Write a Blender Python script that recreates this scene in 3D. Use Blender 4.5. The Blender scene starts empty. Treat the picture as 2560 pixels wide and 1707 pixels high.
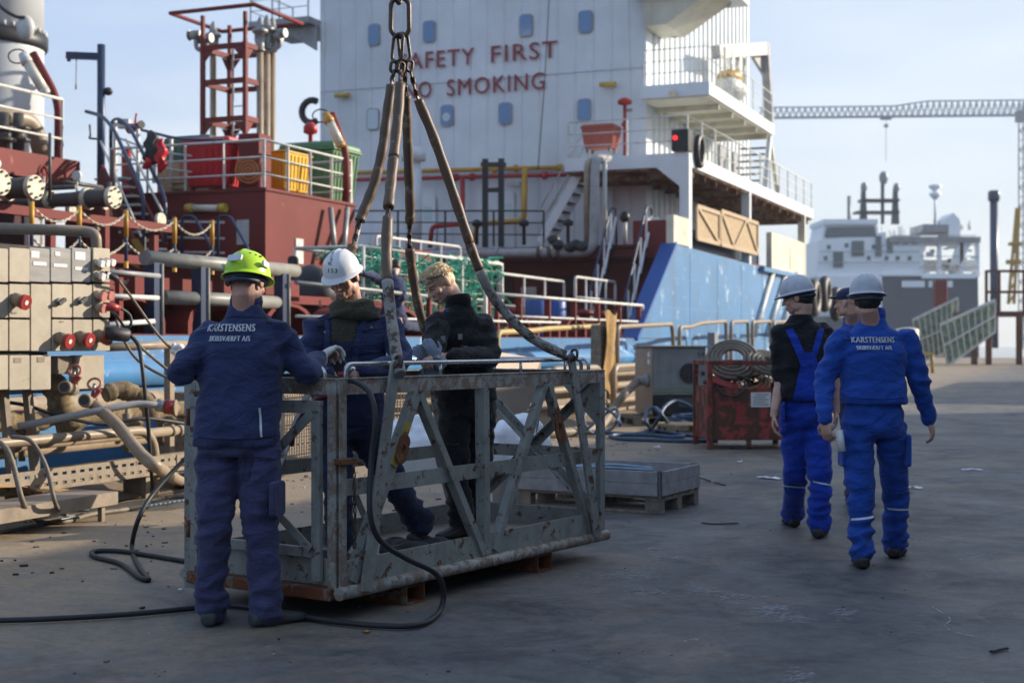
import bpy, math, random
from mathutils import Vector, Matrix, Euler, noise
from mathutils.bvhtree import BVHTree
random.seed(7)
V = Vector
R_ = math.radians
SC = bpy.context.scene
COL = SC.collection

# ------------------------------------------------------------------ camera, sky, sun, exposure
CAMH, FPX = 1.40, 3556.0
cam = bpy.data.cameras.new('camera')
cam.lens, cam.sensor_width, cam.clip_start, cam.clip_end = 50.0, 36.0, 0.1, 3000.0
cam.dof.use_dof, cam.dof.focus_distance, cam.dof.aperture_fstop = True, 8.0, 2.8
camo = bpy.data.objects.new('camera', cam)
camo.location, camo.rotation_euler = (0, 0, CAMH), (R_(90), 0, 0)
COL.objects.link(camo)
SC.camera = camo

SUN_AZ, SUN_EL = R_(68), R_(20)          # azimuth measured from +Y towards +X
world = bpy.data.worlds.new('World')
SC.world = world
world.use_nodes = True
wn = world.node_tree
for n in list(wn.nodes):
    wn.nodes.remove(n)
sky = wn.nodes.new('ShaderNodeTexSky')
sky.sky_type, sky.sun_disc = 'NISHITA', False
sky.sun_elevation, sky.sun_rotation = SUN_EL, SUN_AZ
sky.air_density, sky.dust_density, sky.ozone_density = 1.0, 0.6, 2.0
# pale northern haze towards the horizon, mixed into the physical sky
geo = wn.nodes.new('ShaderNodeTexCoord')
sepw = wn.nodes.new('ShaderNodeSeparateXYZ'); wn.links.new(geo.outputs['Generated'], sepw.inputs[0])
grad = wn.nodes.new('ShaderNodeValToRGB')
e = grad.color_ramp.elements
SKYC = [(0.0, (0.73, 0.76, 0.77)), (0.06, (0.70, 0.76, 0.82)), (0.20, (0.46, 0.595, 0.84)), (0.50, (0.31, 0.48, 0.80)), (1.0, (0.21, 0.35, 0.68))]
while len(e) < len(SKYC):
    e.new(0.5)
for i, (p_, c_) in enumerate(SKYC):
    e[i].position, e[i].color = p_, (*c_, 1)
wn.links.new(sepw.outputs[2], grad.inputs[0])
gain = wn.nodes.new('ShaderNodeVectorMath'); gain.operation = 'SCALE'; gain.inputs['Scale'].default_value = 1 / 0.13
sd_ = wn.nodes.new('ShaderNodeVectorMath'); sd_.operation = 'DOT_PRODUCT'
sd_.inputs[1].default_value = (math.sin(SUN_AZ), math.cos(SUN_AZ), 0.1); wn.links.new(geo.outputs['Generated'], sd_.inputs[0])
sm = wn.nodes.new('ShaderNodeMath'); sm.operation = 'MULTIPLY'; sm.use_clamp = True; sm.inputs[1].default_value = 0.75
wn.links.new(sd_.outputs['Value'], sm.inputs[0])
whit = wn.nodes.new('ShaderNodeMix'); whit.data_type = 'RGBA'; whit.inputs[7].default_value = (0.82, 0.86, 0.90, 1)
wn.links.new(sm.outputs[0], whit.inputs[0]); wn.links.new(grad.outputs[0], whit.inputs[6])
od_ = wn.nodes.new('ShaderNodeVectorMath'); od_.operation = 'DOT_PRODUCT'          # the deeper blue away from the sun
od_.inputs[1].default_value = (-0.65, -0.76, 0.0); wn.links.new(geo.outputs['Generated'], od_.inputs[0])
om = wn.nodes.new('ShaderNodeMath'); om.operation = 'MULTIPLY'; om.use_clamp = True; om.inputs[1].default_value = 1.3
wn.links.new(od_.outputs['Value'], om.inputs[0])
deep = wn.nodes.new('ShaderNodeMix'); deep.data_type = 'RGBA'; deep.inputs[7].default_value = (0.28, 0.43, 0.70, 1)
wn.links.new(om.outputs[0], deep.inputs[0]); wn.links.new(whit.outputs[2], deep.inputs[6])
wn.links.new(deep.outputs[2], gain.inputs[0])
cl = wn.nodes.new('ShaderNodeTexNoise'); cl.inputs['Scale'].default_value = 2.2; cl.inputs['Detail'].default_value = 6
mpw = wn.nodes.new('ShaderNodeMapping'); mpw.inputs['Scale'].default_value = (1, 1, 5); wn.links.new(geo.outputs['Generated'], mpw.inputs[0]); wn.links.new(mpw.outputs[0], cl.inputs['Vector'])
clr = wn.nodes.new('ShaderNodeValToRGB'); clr.color_ramp.elements[0].position = 0.46; clr.color_ramp.elements[1].position = 0.74
clr.color_ramp.elements[1].color = (0.42, 0.42, 0.42, 1)
wn.links.new(cl.outputs['Fac'], clr.inputs[0])
mx = wn.nodes.new('ShaderNodeMix'); mx.data_type = 'RGBA'; mx.inputs[0].default_value = 0.8
wn.links.new(sky.outputs[0], mx.inputs[6]); wn.links.new(gain.outputs[0], mx.inputs[7])
mc = wn.nodes.new('ShaderNodeMix'); mc.data_type = 'RGBA'; mc.inputs[7].default_value = (7.6, 7.9, 8.1, 1)
wn.links.new(clr.outputs[0], mc.inputs[0]); wn.links.new(mx.outputs[2], mc.inputs[6])
bg = wn.nodes.new('ShaderNodeBackground')
bg.inputs['Strength'].default_value = 0.10
wo = wn.nodes.new('ShaderNodeOutputWorld')
wn.links.new(mc.outputs[2], bg.inputs[0])
wn.links.new(bg.outputs[0], wo.inputs[0])

sun = bpy.data.lights.new('sun', 'SUN')
sun.energy, sun.angle, sun.color = 5.0, R_(0.5), (1.0, 0.88, 0.72)
suno = bpy.data.objects.new('sun', sun)
S_DIR = V((math.sin(SUN_AZ) * math.cos(SUN_EL), math.cos(SUN_AZ) * math.cos(SUN_EL), math.sin(SUN_EL)))
suno.rotation_euler = S_DIR.to_track_quat('Z', 'Y').to_euler()
suno.location = (30, 10, 30)
COL.objects.link(suno)

SC.view_settings.view_transform = 'Standard'
SC.view_settings.look = 'None'
SC.view_settings.exposure = 0.62
SC.view_settings.gamma = 1.0
SC.render.engine = 'CYCLES'
SC.cycles.use_denoising = True
SC.cycles.max_bounces = 6
SC.cycles.diffuse_bounces = 3
SC.cycles.glossy_bounces = 3
SC.cycles.transparent_max_bounces = 6
SC.cycles.volume_bounces = 0
SC.cycles.caustics_reflective = SC.cycles.caustics_refractive = False

# ------------------------------------------------------------------ places: u runs along the quay (away), w towards the water
DU, DW = V((0.3820, 0.9242, 0)), V((-0.9242, 0.3820, 0))
UP = V((0, 0, 1))
def UW(u, w, z=0.0):
    return DU * u + DW * w + UP * z
def P(x, y, Y):                     # photograph pixel at depth Y
    return V(((x - 1280) / FPX * Y, Y, CAMH - (y - 853.5) / FPX * Y))
def ray(x):
    return (x - 1280) / FPX
def PW(x, y, w):                    # photograph pixel on the upright plane at w
    return P(x, y, w / (ray(x) * DW.x + DW.y))
def PU(x, y, u):                    # ... at u
    return P(x, y, u / (ray(x) * DU.x + DU.y))
def G(x, y, z=0.0):                 # ... on a level plane
    return P(x, y, FPX * (CAMH - z) / (y - 853.5))
def uw(p):
    return p.dot(DU), p.dot(DW)

# ------------------------------------------------------------------ objects
def link(o, parent=None):
    COL.objects.link(o)
    if parent:
        o.parent = parent
    return o
WL = {}
def thing(name, label, cat, loc=(0, 0, 0), group=None):
    o = bpy.data.objects.new(name, None)
    o.empty_display_size = 0.2
    o.location = loc
    o['label'], o['category'] = label, cat
    if group:
        o['group'] = group
    COL.objects.link(o)
    WL[o.name] = V(loc)
    return o
def tag(o, label, cat, group=None):
    o['label'], o['category'] = label, cat
    if group:
        o['group'] = group
    return o
def struct(o, kind='structure'):
    o['kind'] = kind
    return o

class MB:
    def __init__(s):
        s.v, s.f, s.s = [], [], []
    def add(s, vs, fs, smooth=False):
        k = len(s.v)
        s.v += [V(p) for p in vs]
        for f in fs:
            s.f.append([i + k for i in f]); s.s.append(smooth)
        return s
    def box(s, c, d, R=None):
        c = V(c); h = [x / 2 for x in d]
        vs = []
        for x in (-1, 1):
            for y in (-1, 1):
                for z in (-1, 1):
                    p = V((x * h[0], y * h[1], z * h[2]))
                    vs.append(c + (R @ p if R is not None else p))
        return s.add(vs, [(0, 1, 3, 2), (4, 6, 7, 5), (0, 4, 5, 1), (2, 3, 7, 6), (0, 2, 6, 4), (1, 5, 7, 3)])
    def ubox(s, u0, u1, w0, w1, z0, z1):          # box square to the quay
        vs = [UW(u, w, z) for u in (u0, u1) for w in (w0, w1) for z in (z0, z1)]
        return s.add(vs, [(0, 1, 3, 2), (4, 6, 7, 5), (0, 4, 5, 1), (2, 3, 7, 6), (0, 2, 6, 4), (1, 5, 7, 3)])
    def bar(s, p, q, a, b, up=UP, ext=0.0):        # rectangular bar, a sideways, b along up
        p, q = V(p), V(q)
        d = (q - p).normalized()
        p, q = p - d * ext, q + d * ext
        sd = d.cross(V(up))
        if sd.length < 1e-4:
            sd = d.cross(V((1, 0, 0)))
        sd.normalize()
        n = sd.cross(d).normalized()
        vs = [e + sd * (i * a / 2) + n * (j * b / 2) for e in (p, q) for i, j in ((-1, -1), (1, -1), (1, 1), (-1, 1))]
        return s.add(vs, [(0, 3, 2, 1), (4, 5, 6, 7), (0, 1, 5, 4), (1, 2, 6, 5), (2, 3, 7, 6), (3, 0, 4, 7)])
    def tube(s, pts, r, n=8, closed=False, caps=True, flat=1.0):
        pts = [V(p) for p in pts]
        m = len(pts)
        rs = r if isinstance(r, (list, tuple)) else [r] * m
        tan = []
        for i in range(m):
            a = pts[(i - 1) % m] if (closed or i > 0) else pts[i]
            b = pts[(i + 1) % m] if (closed or i < m - 1) else pts[i]
            t = b - a
            tan.append(t.normalized() if t.length > 1e-9 else V((0, 0, 1)))
        nrm = tan[0].orthogonal().normalized()
        if abs(tan[0].z) < 0.9:
            nrm = (UP - tan[0] * tan[0].z).normalized()
        vs = []
        for i in range(m):
            nrm = (nrm - tan[i] * nrm.dot(tan[i]))
            if nrm.length < 1e-6:
                nrm = tan[i].orthogonal()
            nrm.normalize()
            bn = tan[i].cross(nrm)
            for k in range(n):
                a = 2 * math.pi * k / n
                vs.append(pts[i] + (nrm * math.cos(a) * flat + bn * math.sin(a)) * rs[i])
        fs = []
        for i in range(m if closed else m - 1):
            j = (i + 1) % m
            for k in range(n):
                l = (k + 1) % n
                fs.append((i * n + k, i * n + l, j * n + l, j * n + k))
        s.add(vs, fs, n > 5)
        if caps and not closed:
            k = len(s.v) - m * n
            s.f.append([k + i for i in range(n)][::-1]); s.s.append(False)
            k += (m - 1) * n
            s.f.append([k + i for i in range(n)]); s.s.append(False)
        return s
    def cyl(s, p, q, r, n=16, r2=None):
        return s.tube([p, q], [r, r if r2 is None else r2], n)
    def ell(s, c, rad, R=None, n=16, m=10):
        c = V(c)
        vs = []
        def put(x, y, z):
            p = V((x * rad[0], y * rad[1], z * rad[2]))
            vs.append(c + (R @ p if R is not None else p))
        put(0, 0, 1)
        for i in range(1, m):
            t = math.pi * i / m
            for k in range(n):
                a = 2 * math.pi * k / n
                put(math.sin(t) * math.cos(a), math.sin(t) * math.sin(a), math.cos(t))
        put(0, 0, -1)
        fs = [(0, 1 + k, 1 + (k + 1) % n) for k in range(n)]
        for i in range(m - 2):
            b = 1 + i * n
            fs += [(b + k, b + n + k, b + n + (k + 1) % n, b + (k + 1) % n) for k in range(n)]
        b = 1 + (m - 2) * n
        fs += [(b + k, len(vs) - 1, b + (k + 1) % n) for k in range(n)]
        return s.add(vs, fs, True)
    def lathe(s, o, ax, prof, n=20, ang=2 * math.pi):   # prof: (radius, height) pairs along the axis ax from o
        o, ax = V(o), V(ax).normalized()
        x = ax.orthogonal().normalized(); y = ax.cross(x)
        vs, m = [], len(prof)
        for r, h in prof:
            for k in range(n):
                a = ang * k / n
                vs.append(o + ax * h + (x * math.cos(a) + y * math.sin(a)) * max(r, 1e-4))
        fs = [(i * n + k, i * n + (k + 1) % n, (i + 1) * n + (k + 1) % n, (i + 1) * n + k) for i in range(m - 1) for k in range(n)]
        s.add(vs, fs, True)
        k = len(s.v) - m * n
        s.f.append([k + i for i in range(n)][::-1]); s.s.append(False)
        k += (m - 1) * n
        s.f.append([k + i for i in range(n)]); s.s.append(False)
        return s
    def prism(s, poly, ex, smooth=False):
        poly = [V(p) for p in poly]; ex = V(ex); n = len(poly)
        vs = poly + [p + ex for p in poly]
        fs = [list(range(n))[::-1], list(range(n, 2 * n))]
        fs += [(i, (i + 1) % n, n + (i + 1) % n, n + i) for i in range(n)]
        return s.add(vs, fs, smooth)
    def sheet(s, poly, t):                        # a flat plate: outline, thickness t along its normal
        poly = [V(p) for p in poly]
        n = V((0, 0, 0))
        for i in range(len(poly)):
            n += (poly[i] - poly[0]).cross(poly[(i + 1) % len(poly)] - poly[0])
        return s.prism(poly, n.normalized() * t)
    def loft(s, rings, smooth=True):              # rings: equal lists of points; ends closed
        n = len(rings[0]); vs = [p for r in rings for p in r]
        fs = [(i * n + k, i * n + (k + 1) % n, (i + 1) * n + (k + 1) % n, (i + 1) * n + k) for i in range(len(rings) - 1) for k in range(n)]
        s.add(vs, fs, smooth)
        k = len(s.v) - len(vs)
        s.f.append([k + i for i in range(n)][::-1]); s.s.append(False)
        k += len(vs) - n
        s.f.append([k + i for i in range(n)]); s.s.append(False)
        return s
    def grid(s, nu, nv, fn, smooth=True):
        vs = [fn(i / nu, j / nv) for i in range(nu + 1) for j in range(nv + 1)]
        w = nv + 1
        return s.add(vs, [(i * w + j, (i + 1) * w + j, (i + 1) * w + j + 1, i * w + j + 1) for i in range(nu) for j in range(nv)], smooth)
    def build(s, name, mat, parent=None, bevel=0.0, fix=True, seg=1):
        if parent is None:
            lo = V((min(v.x for v in s.v), min(v.y for v in s.v), min(v.z for v in s.v)))
            hi = V((max(v.x for v in s.v), max(v.y for v in s.v), max(v.z for v in s.v)))
            off = V(((lo.x + hi.x) / 2, (lo.y + hi.y) / 2, lo.z))
        else:
            off = WL[parent.name]
        me = bpy.data.meshes.new(name)
        me.from_pydata([v - off for v in s.v], [], s.f)
        me.polygons.foreach_set('use_smooth', s.s)
        me.update()
        if fix:
            import bmesh
            bm = bmesh.new(); bm.from_mesh(me)
            bmesh.ops.recalc_face_normals(bm, faces=bm.faces)
            bm.to_mesh(me); bm.free()
        if mat is not None:
            me.materials.append(mat)
        o = bpy.data.objects.new(name, me)
        if parent is None:
            o.location = off
        link(o, parent)
        WL[o.name] = off.copy()
        if bevel:
            b = o.modifiers.new('bevel', 'BEVEL')
            b.width, b.segments, b.limit_method, b.angle_limit = bevel, seg, 'ANGLE', R_(40)
            b.harden_normals = False
        return o

def spline(pts, k=8, closed=False):
    pts = [V(p) for p in pts]; n = len(pts); out = []
    for i in range(n if closed else n - 1):
        if closed:
            a, b, c, d = (pts[(i + j) % n] for j in (-1, 0, 1, 2))
        else:
            a, b, c, d = pts[max(i - 1, 0)], pts[i], pts[i + 1], pts[min(i + 2, n - 1)]
        for t in range(k):
            x = t / k
            out.append(0.5 * (2 * b + (c - a) * x + (2 * a - 5 * b + 4 * c - d) * x * x + (3 * b - a - 3 * c + d) * x ** 3))
    if not closed:
        out.append(pts[-1])
    return out
def rounded(pts, r, k=5):                         # polyline with rounded corners
    pts = [V(p) for p in pts]; out = [pts[0]]
    for i in range(1, len(pts) - 1):
        a, b, c = pts[i - 1], pts[i], pts[i + 1]
        rr = min(r, (a - b).length * .49, (c - b).length * .49)
        p, q = b + (a - b).normalized() * rr, b + (c - b).normalized() * rr
        for t in range(k + 1):
            x = t / k
            out.append(p * (1 - x) ** 2 + b * 2 * x * (1 - x) + q * x * x)
    out.append(pts[-1])
    return out
def chain_links(mb, pts, r, L, W, seg=5, n=10):    # steel chain along a polyline
    pts = [V(p) for p in pts]
    tot = sum((pts[i + 1] - pts[i]).length for i in range(len(pts) - 1))
    pitch = L - 2 * r * 1.15
    m = max(1, int(round(tot / pitch)))
    def at(d):
        for i in range(len(pts) - 1):
            l = (pts[i + 1] - pts[i]).length
            if d <= l or i == len(pts) - 2:
                return pts[i].lerp(pts[i + 1], d / max(l, 1e-9))
            d -= l
    for i in range(m):
        a, b = at(tot * i / m), at(tot * (i + 1) / m)
        d = (b - a).normalized()
        x = d.cross(V((0.3, 1, 0.2))).normalized()
        y = d.cross(x)
        sd = x if i % 2 else y
        c = (a + b) / 2
        h, wd = L / 2 - W / 2, W / 2 - r
        loop = []
        for k in range(n):
            t = 2 * math.pi * k / n
            loop.append(c + sd * (math.cos(t) * wd) + d * (math.sin(t) * wd + (h if math.sin(t) > 0 else -h)))
        mb.tube(loop, r, seg, closed=True)
    return mb

# ------------------------------------------------------------------ materials
class NT:
    def __init__(s, name):
        s.m = bpy.data.materials.new(name); s.m.use_nodes = True
        s.t = s.m.node_tree
        s.b = s.t.nodes['Principled BSDF']
        s.geo = None
    def n(s, kind, **kw):
        o = s.t.nodes.new('ShaderNode' + kind)
        for k, v in kw.items():
            setattr(o, k, v)
        return o
    def l(s, a, b):
        s.t.links.new(a, b)
    def pos(s, scale=(1, 1, 1), world=False):
        mp = s.n('Mapping')
        s.l(s.n('NewGeometry').outputs['Position'] if world else s.n('TexCoord').outputs['Object'], mp.inputs[0])
        mp.inputs['Scale'].default_value = scale
        return mp.outputs[0]
    def noise(s, scale, detail=4, rough=0.6, vec=None, dist=0.0):
        o = s.n('TexNoise')
        o.inputs['Scale'].default_value, o.inputs['Detail'].default_value = scale, detail
        o.inputs['Roughness'].default_value, o.inputs['Distortion'].default_value = rough, dist
        s.l(vec if vec is not None else s.pos(), o.inputs['Vector'])
        return o.outputs['Fac']
    def ramp(s, fac, stops, interp='LINEAR'):
        o = s.n('ValToRGB'); o.color_ramp.interpolation = interp
        e = o.color_ramp.elements
        while len(e) < len(stops):
            e.new(0.5)
        for i, (p, c) in enumerate(stops):
            e[i].position = p
            e[i].color = (c, c, c, 1) if isinstance(c, (int, float)) else (*c, 1)
        s.l(fac, o.inputs[0])
        return o.outputs[0]
    def mix(s, fac, a, b, mode='MIX'):
        o = s.n('Mix', data_type='RGBA', blend_type=mode)
        for sock, v in ((o.inputs[0], fac), (o.inputs[6], a), (o.inputs[7], b)):
            if isinstance(v, (int, float)):
                sock.default_value = v
            elif isinstance(v, (tuple, list)):
                sock.default_value = (*v, 1)
            else:
                s.l(v, sock)
        return o.outputs[2]
    def math(s, op, a, b=0.0, clamp=False):
        o = s.n('Math', operation=op, use_clamp=clamp)
        for sock, v in ((o.inputs[0], a), (o.inputs[1], b)):
            if isinstance(v, (int, float)):
                sock.default_value = v
            else:
                s.l(v, sock)
        return o.outputs[0]
    def out(s, col=None, rough=None, metal=None, bump=None, bstr=0.3, bdist=0.01):
        for k, v in (('Base Color', col), ('Roughness', rough), ('Metallic', metal)):
            if v is None:
                continue
            if isinstance(v, (int, float)):
                s.b.inputs[k].default_value = v
            elif isinstance(v, (tuple, list)):
                s.b.inputs[k].default_value = (*v, 1)
            else:
                s.l(v, s.b.inputs[k])
        if bump is not None:
            o = s.n('Bump')
            o.inputs['Strength'].default_value, o.inputs['Distance'].default_value = bstr, bdist
            s.l(bump, o.inputs['Height']); s.l(o.outputs[0], s.b.inputs['Normal'])
        return s.m

def paint(name, col, rust=0.12, rough=0.45, dirt=0.25, scale=6.0, rustcol=(0.10, 0.042, 0.02), streak=0.25, chip=None, dirtcol=(0.09, 0.075, 0.06), metal=0.0, bump=0.15, spec=0.35):
    """painted steel: faded patches, grime, run-down streaks, rust or bare chips"""
    t = NT(name)
    p = t.pos(); pz = t.pos((1, 1, 0.12))
    f = t.noise(scale * 0.35, 5, 0.65, p)
    c = t.mix(t.ramp(f, [(0.3, 0.0), (0.75, 1.0)]), tuple(x * 0.80 for x in col), tuple(min(1, x * 1.15 + 0.006) for x in col))
    d = t.noise(scale * 1.3, 6, 0.7, p)
    c = t.mix(t.math('MULTIPLY', t.ramp(d, [(0.45, 0.0), (0.8, 1.0)]), dirt * 1.8, True), c, dirtcol)
    if streak:
        k = t.noise(scale * 2.2, 3, 0.5, pz)
        c = t.mix(t.math('MULTIPLY', t.ramp(k, [(0.52, 0.0), (0.78, 1.0)]), streak, True), c, tuple((a + b) / 2 for a, b in zip(rustcol, dirtcol)))
    rr = rough
    if rust:
        q = t.noise(scale * 1.9, 8, 0.72, p, 0.3)
        th = 0.70 - rust * 0.75
        m = t.ramp(q, [(th, 0.0), (min(th + 0.045, 1.0), 1.0)])
        rc = t.mix(t.noise(scale * 9, 3, 0.6, p), rustcol if chip is None else chip, tuple(x * 1.9 for x in (rustcol if chip is None else chip)))
        c = t.mix(m, c, rc)
        rr = t.math('ADD', t.math('MULTIPLY', m, 0.35), rough, True)
    t.b.inputs['Specular IOR Level'].default_value = spec
    return t.out(c, rr, metal, t.noise(scale * 12, 4, 0.6, p), bump, 0.004)
def plain(name, col, rough=0.5, metal=0.0, var=0.25, scale=8.0, bump=0.1, bscale=60.0):
    t = NT(name)
    p = t.pos()
    c = t.mix(t.ramp(t.noise(scale, 5, 0.65, p), [(0.3, 0.0), (0.72, 1.0)]), tuple(x * (1 - var) for x in col), tuple(min(1, x * (1 + var)) for x in col))
    r = t.math('ADD', t.math('MULTIPLY', t.noise(scale * 1.7, 4, 0.6, p), 0.25), rough - 0.12, True)
    return t.out(c, r, metal, t.noise(bscale, 3, 0.6, p) if bump else None, bump, 0.004)
def cloth(name, col, dirt=0.25, dirtcol=(0.035, 0.03, 0.03), rough=0.85, weave=420.0, fade=0.25):
    t = NT(name)
    p = t.pos()
    c = t.mix(t.ramp(t.noise(3.2, 5, 0.65, p), [(0.3, 0.0), (0.72, 1.0)]), tuple(x * (1 - fade) for x in col), tuple(min(1, x * (1 + fade * 1.2) + 0.004) for x in col))
    c = t.mix(t.math('MULTIPLY', t.ramp(t.noise(5.5, 6, 0.75, p, 0.4), [(0.48, 0.0), (0.72, 1.0)]), dirt, True), c, dirtcol)
    w = t.noise(weave, 2, 0.5, p)
    f = t.noise(26, 3, 0.6, t.pos((1, 1, 2.2)))
    g = t.math('ABSOLUTE', t.math('SUBTRACT', t.noise(6.5, 3, 0.55, t.pos((1, 1, 1.7)), 1.1), 0.5))
    g = t.ramp(g, [(0.0, 0.0), (0.05, 0.55), (0.16, 1.0)])
    h = t.math('ADD', t.math('MULTIPLY', g, 2.2), t.math('ADD', t.math('MULTIPLY', w, 0.2), t.math('MULTIPLY', f, 0.8)))
    m = t.out(c, rough, 0.0, h, 0.34, 0.008)
    t.b.inputs['Sheen Weight'].default_value = 0.15
    t.b.inputs['Specular IOR Level'].default_value = 0.25
    return m
# ------------------------------------------------------------------ quay ground, water, unseen halls placed at the right to shade the quay
def ground_mat():
    t = NT('worn_quay_concrete')
    p = t.pos(world=True)
    pr = t.n('Mapping'); t.l(t.n('NewGeometry').outputs['Position'], pr.inputs[0])
    pr.inputs['Rotation'].default_value = (0, 0, R_(22.5)); pr.inputs['Scale'].default_value = (1.0, 0.35, 1)
    ps = pr.outputs[0]
    a = t.noise(0.55, 8, 0.62, p, 0.6)
    b = t.noise(7.0, 8, 0.75, p)
    g = t.noise(60, 4, 0.7, p)
    c = t.mix(t.ramp(a, [(0.40, 0), (0.60, 1)]), (0.048, 0.047, 0.048), (0.140, 0.135, 0.129))
    c = t.mix(t.math('MULTIPLY', t.ramp(b, [(0.38, 0), (0.70, 1)]), 0.75), c, (0.135, 0.135, 0.135))
    c = t.mix(t.math('MULTIPLY', t.ramp(t.noise(1.1, 6, 0.7, p, 1.2), [(0.52, 0), (0.60, 1)]), 0.65), c, (0.036, 0.033, 0.035))
    # tyre-polished streaks along the quay
    c = t.mix(t.math('MULTIPLY', t.ramp(t.noise(1.7, 5, 0.6, ps, 0.5), [(0.5, 0), (0.72, 1)]), 0.22), c, (0.040, 0.038, 0.041))
    # sand and rust dust that gathers towards the water side
    sep = t.n('SeparateXYZ'); t.l(p, sep.inputs[0])
    w = t.math('ADD', t.math('MULTIPLY', sep.outputs[0], DW.x), t.math('MULTIPLY', sep.outputs[1], DW.y))
    wm = t.math('MULTIPLY', t.math('SUBTRACT', w, 3.0), 0.24, True)
    dm = t.math('MULTIPLY', t.ramp(t.math('ADD', t.noise(0.9, 7, 0.68, p, 0.8), t.math('MULTIPLY', wm, 0.42)), [(0.50, 0), (0.80, 1)]), 0.95)
    dirt = t.mix(b, (0.20, 0.145, 0.09), (0.43, 0.325, 0.205))
    c = t.mix(dm, c, dirt)
    c = t.mix(t.ramp(g, [(0.62, 0), (0.80, 0.7)]), c, (0.030, 0.027, 0.025))
    c = t.mix(t.math('MULTIPLY', t.ramp(t.noise(3.1, 7, 0.8, p, 0.3), [(0.47, 0), (0.60, 1)]), 0.38), c, (0.20, 0.19, 0.175))
    c = t.mix(t.math('MULTIPLY', t.ramp(t.noise(17, 6, 0.85, p), [(0.50, 0), (0.64, 1)]), 0.42), c, (0.035, 0.035, 0.038))
    # chalky scuffs: fine strokes inside a few patches
    v2 = t.n('Mapping'); t.l(t.n('NewGeometry').outputs['Position'], v2.inputs[0])
    v2.inputs['Rotation'].default_value = (0, 0, R_(-25)); v2.inputs['Scale'].default_value = (1, 2.6, 1)
    sc = t.math('MULTIPLY', t.ramp(t.noise(0.75, 4, 0.6, t.pos(world=True), 0.4), [(0.60, 0), (0.68, 1)]), t.ramp(t.noise(26, 5, 0.8, v2.outputs[0]), [(0.575, 0), (0.61, 1)]))
    c = t.mix(t.math('MULTIPLY', sc, 0.75), c, (0.45, 0.45, 0.44))
    sp = t.ramp(t.noise(38, 2, 0.5, p), [(0.735, 0), (0.76, 1)])
    c = t.mix(t.math('MULTIPLY', sp, 0.5), c, (0.42, 0.41, 0.39))
    vor = t.n('TexVoronoi', feature='DISTANCE_TO_EDGE'); vor.inputs['Scale'].default_value = 0.42
    dv = t.n('Mix', data_type='VECTOR'); dv.inputs[0].default_value = 0.16
    nz = t.n('TexNoise'); nz.inputs['Scale'].default_value = 1.4; t.l(p, nz.inputs['Vector'])
    t.l(p, dv.inputs[4]); t.l(nz.outputs['Color'], dv.inputs[5]); t.l(dv.outputs[1], vor.inputs['Vector'])
    crack = t.ramp(vor.outputs['Distance'], [(0.0, 1), (0.010, 0)])
    c = t.mix(t.math('MULTIPLY', crack, 0.12), c, (0.025, 0.023, 0.022))
    h = t.math('ADD', t.math('MULTIPLY', b, 0.8), t.math('MULTIPLY', g, 0.5))
    r = t.math('ADD', t.math('MULTIPLY', t.noise(1.3, 5, 0.6, p), 0.35), 0.42, True)
    m = t.out(c, r, 0.0, h, 0.55, 0.02)
    t.b.inputs['Specular IOR Level'].default_value = 0.35
    return m

M = {}
M['ground'] = ground_mat()
mb = MB()
edge = 9.35
quay = [UW(-60, edge), UW(-60, -300), UW(700, -300), UW(700, -60), UW(130, -60), UW(130, 17), UW(61, 17), UW(61, edge)]
mb.prism([q + UP * -3.4 for q in quay], UP * 3.4)
struct(mb.build('ground', M['ground']))
t = NT('harbour_water')
t.out((0.03, 0.06, 0.075), 0.12, 0.0, t.noise(1.2, 6, 0.6, t.pos()), 0.35, 0.1)
struct(MB().prism([V((-500, -190, -3.9)), V((700, -190, -3.9)), V((700, 780, -3.9)), V((-500, 780, -3.9))], UP * 2.3).build('water', t.m))

# chalky paint scuffs worn into the concrete: short strokes in loose patches
sf = MB(); rnd = random.Random(31)
def stroke(p, a, l, w_):
    d = V((math.cos(a), math.sin(a), 0)); n = V((-d.y, d.x, 0)); q = p + d * l
    sf.add([p - n * w_ * .3, q - n * w_ * .5, q + n * w_ * .3 + d * w_, p + n * w_ * .5], [(0, 1, 2, 3)])
for x, y, sx_, sy_, n_ in ((1555, 1437, 70, 12, 70), (1610, 1478, 55, 9, 60), (1745, 1476, 38, 7, 34), (1830, 1492, 55, 10, 44), (1915, 1525, 58, 16, 120), (1975, 1545, 45, 8, 46), (2105, 1533, 34, 12, 44), (1630, 1373, 26, 6, 22), (1637, 1399, 24, 5, 18), (1680, 1396, 20, 5, 14), (1690, 1365, 26, 5, 14), (1990, 1690, 40, 18, 26), (1730, 1600, 20, 6, 9), (2280, 1340, 70, 30, 10), (2400, 1190, 90, 10, 16), (1440, 1440, 90, 20, 14), (700, 1620, 200, 30, 10)):
    for k in range(n_):
        p = G(x + rnd.gauss(0, sx_ * .5), y + rnd.gauss(0, sy_ * .5), .004)
        stroke(p, R_(rnd.gauss(25, 22)), rnd.uniform(.010, .045), rnd.uniform(.003, .008))
def scratch(pts, w_):
    q = spline([G(x, y, .004) for x, y in pts], 8)
    for a, b in zip(q, q[1:]):
        if rnd.random() < .55:
            stroke(a, math.atan2(b.y - a.y, b.x - a.x), (b - a).length * .9, w_ * rnd.uniform(.4, 1.3))
scratch([(2330, 1515), (2375, 1545), (2362, 1562), (2385, 1578), (2440, 1590)], .008)
scratch([(2400, 1398), (2450, 1388), (2502, 1378)], .007); 
t = NT('chalky_scuff'); t.out(t.mix(t.noise(30, 3), (0.28, 0.29, 0.30), (0.55, 0.56, 0.57)), .85)
struct(sf.build('paint_scuffs', t.m, None, fix=False), 'stuff')
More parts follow.
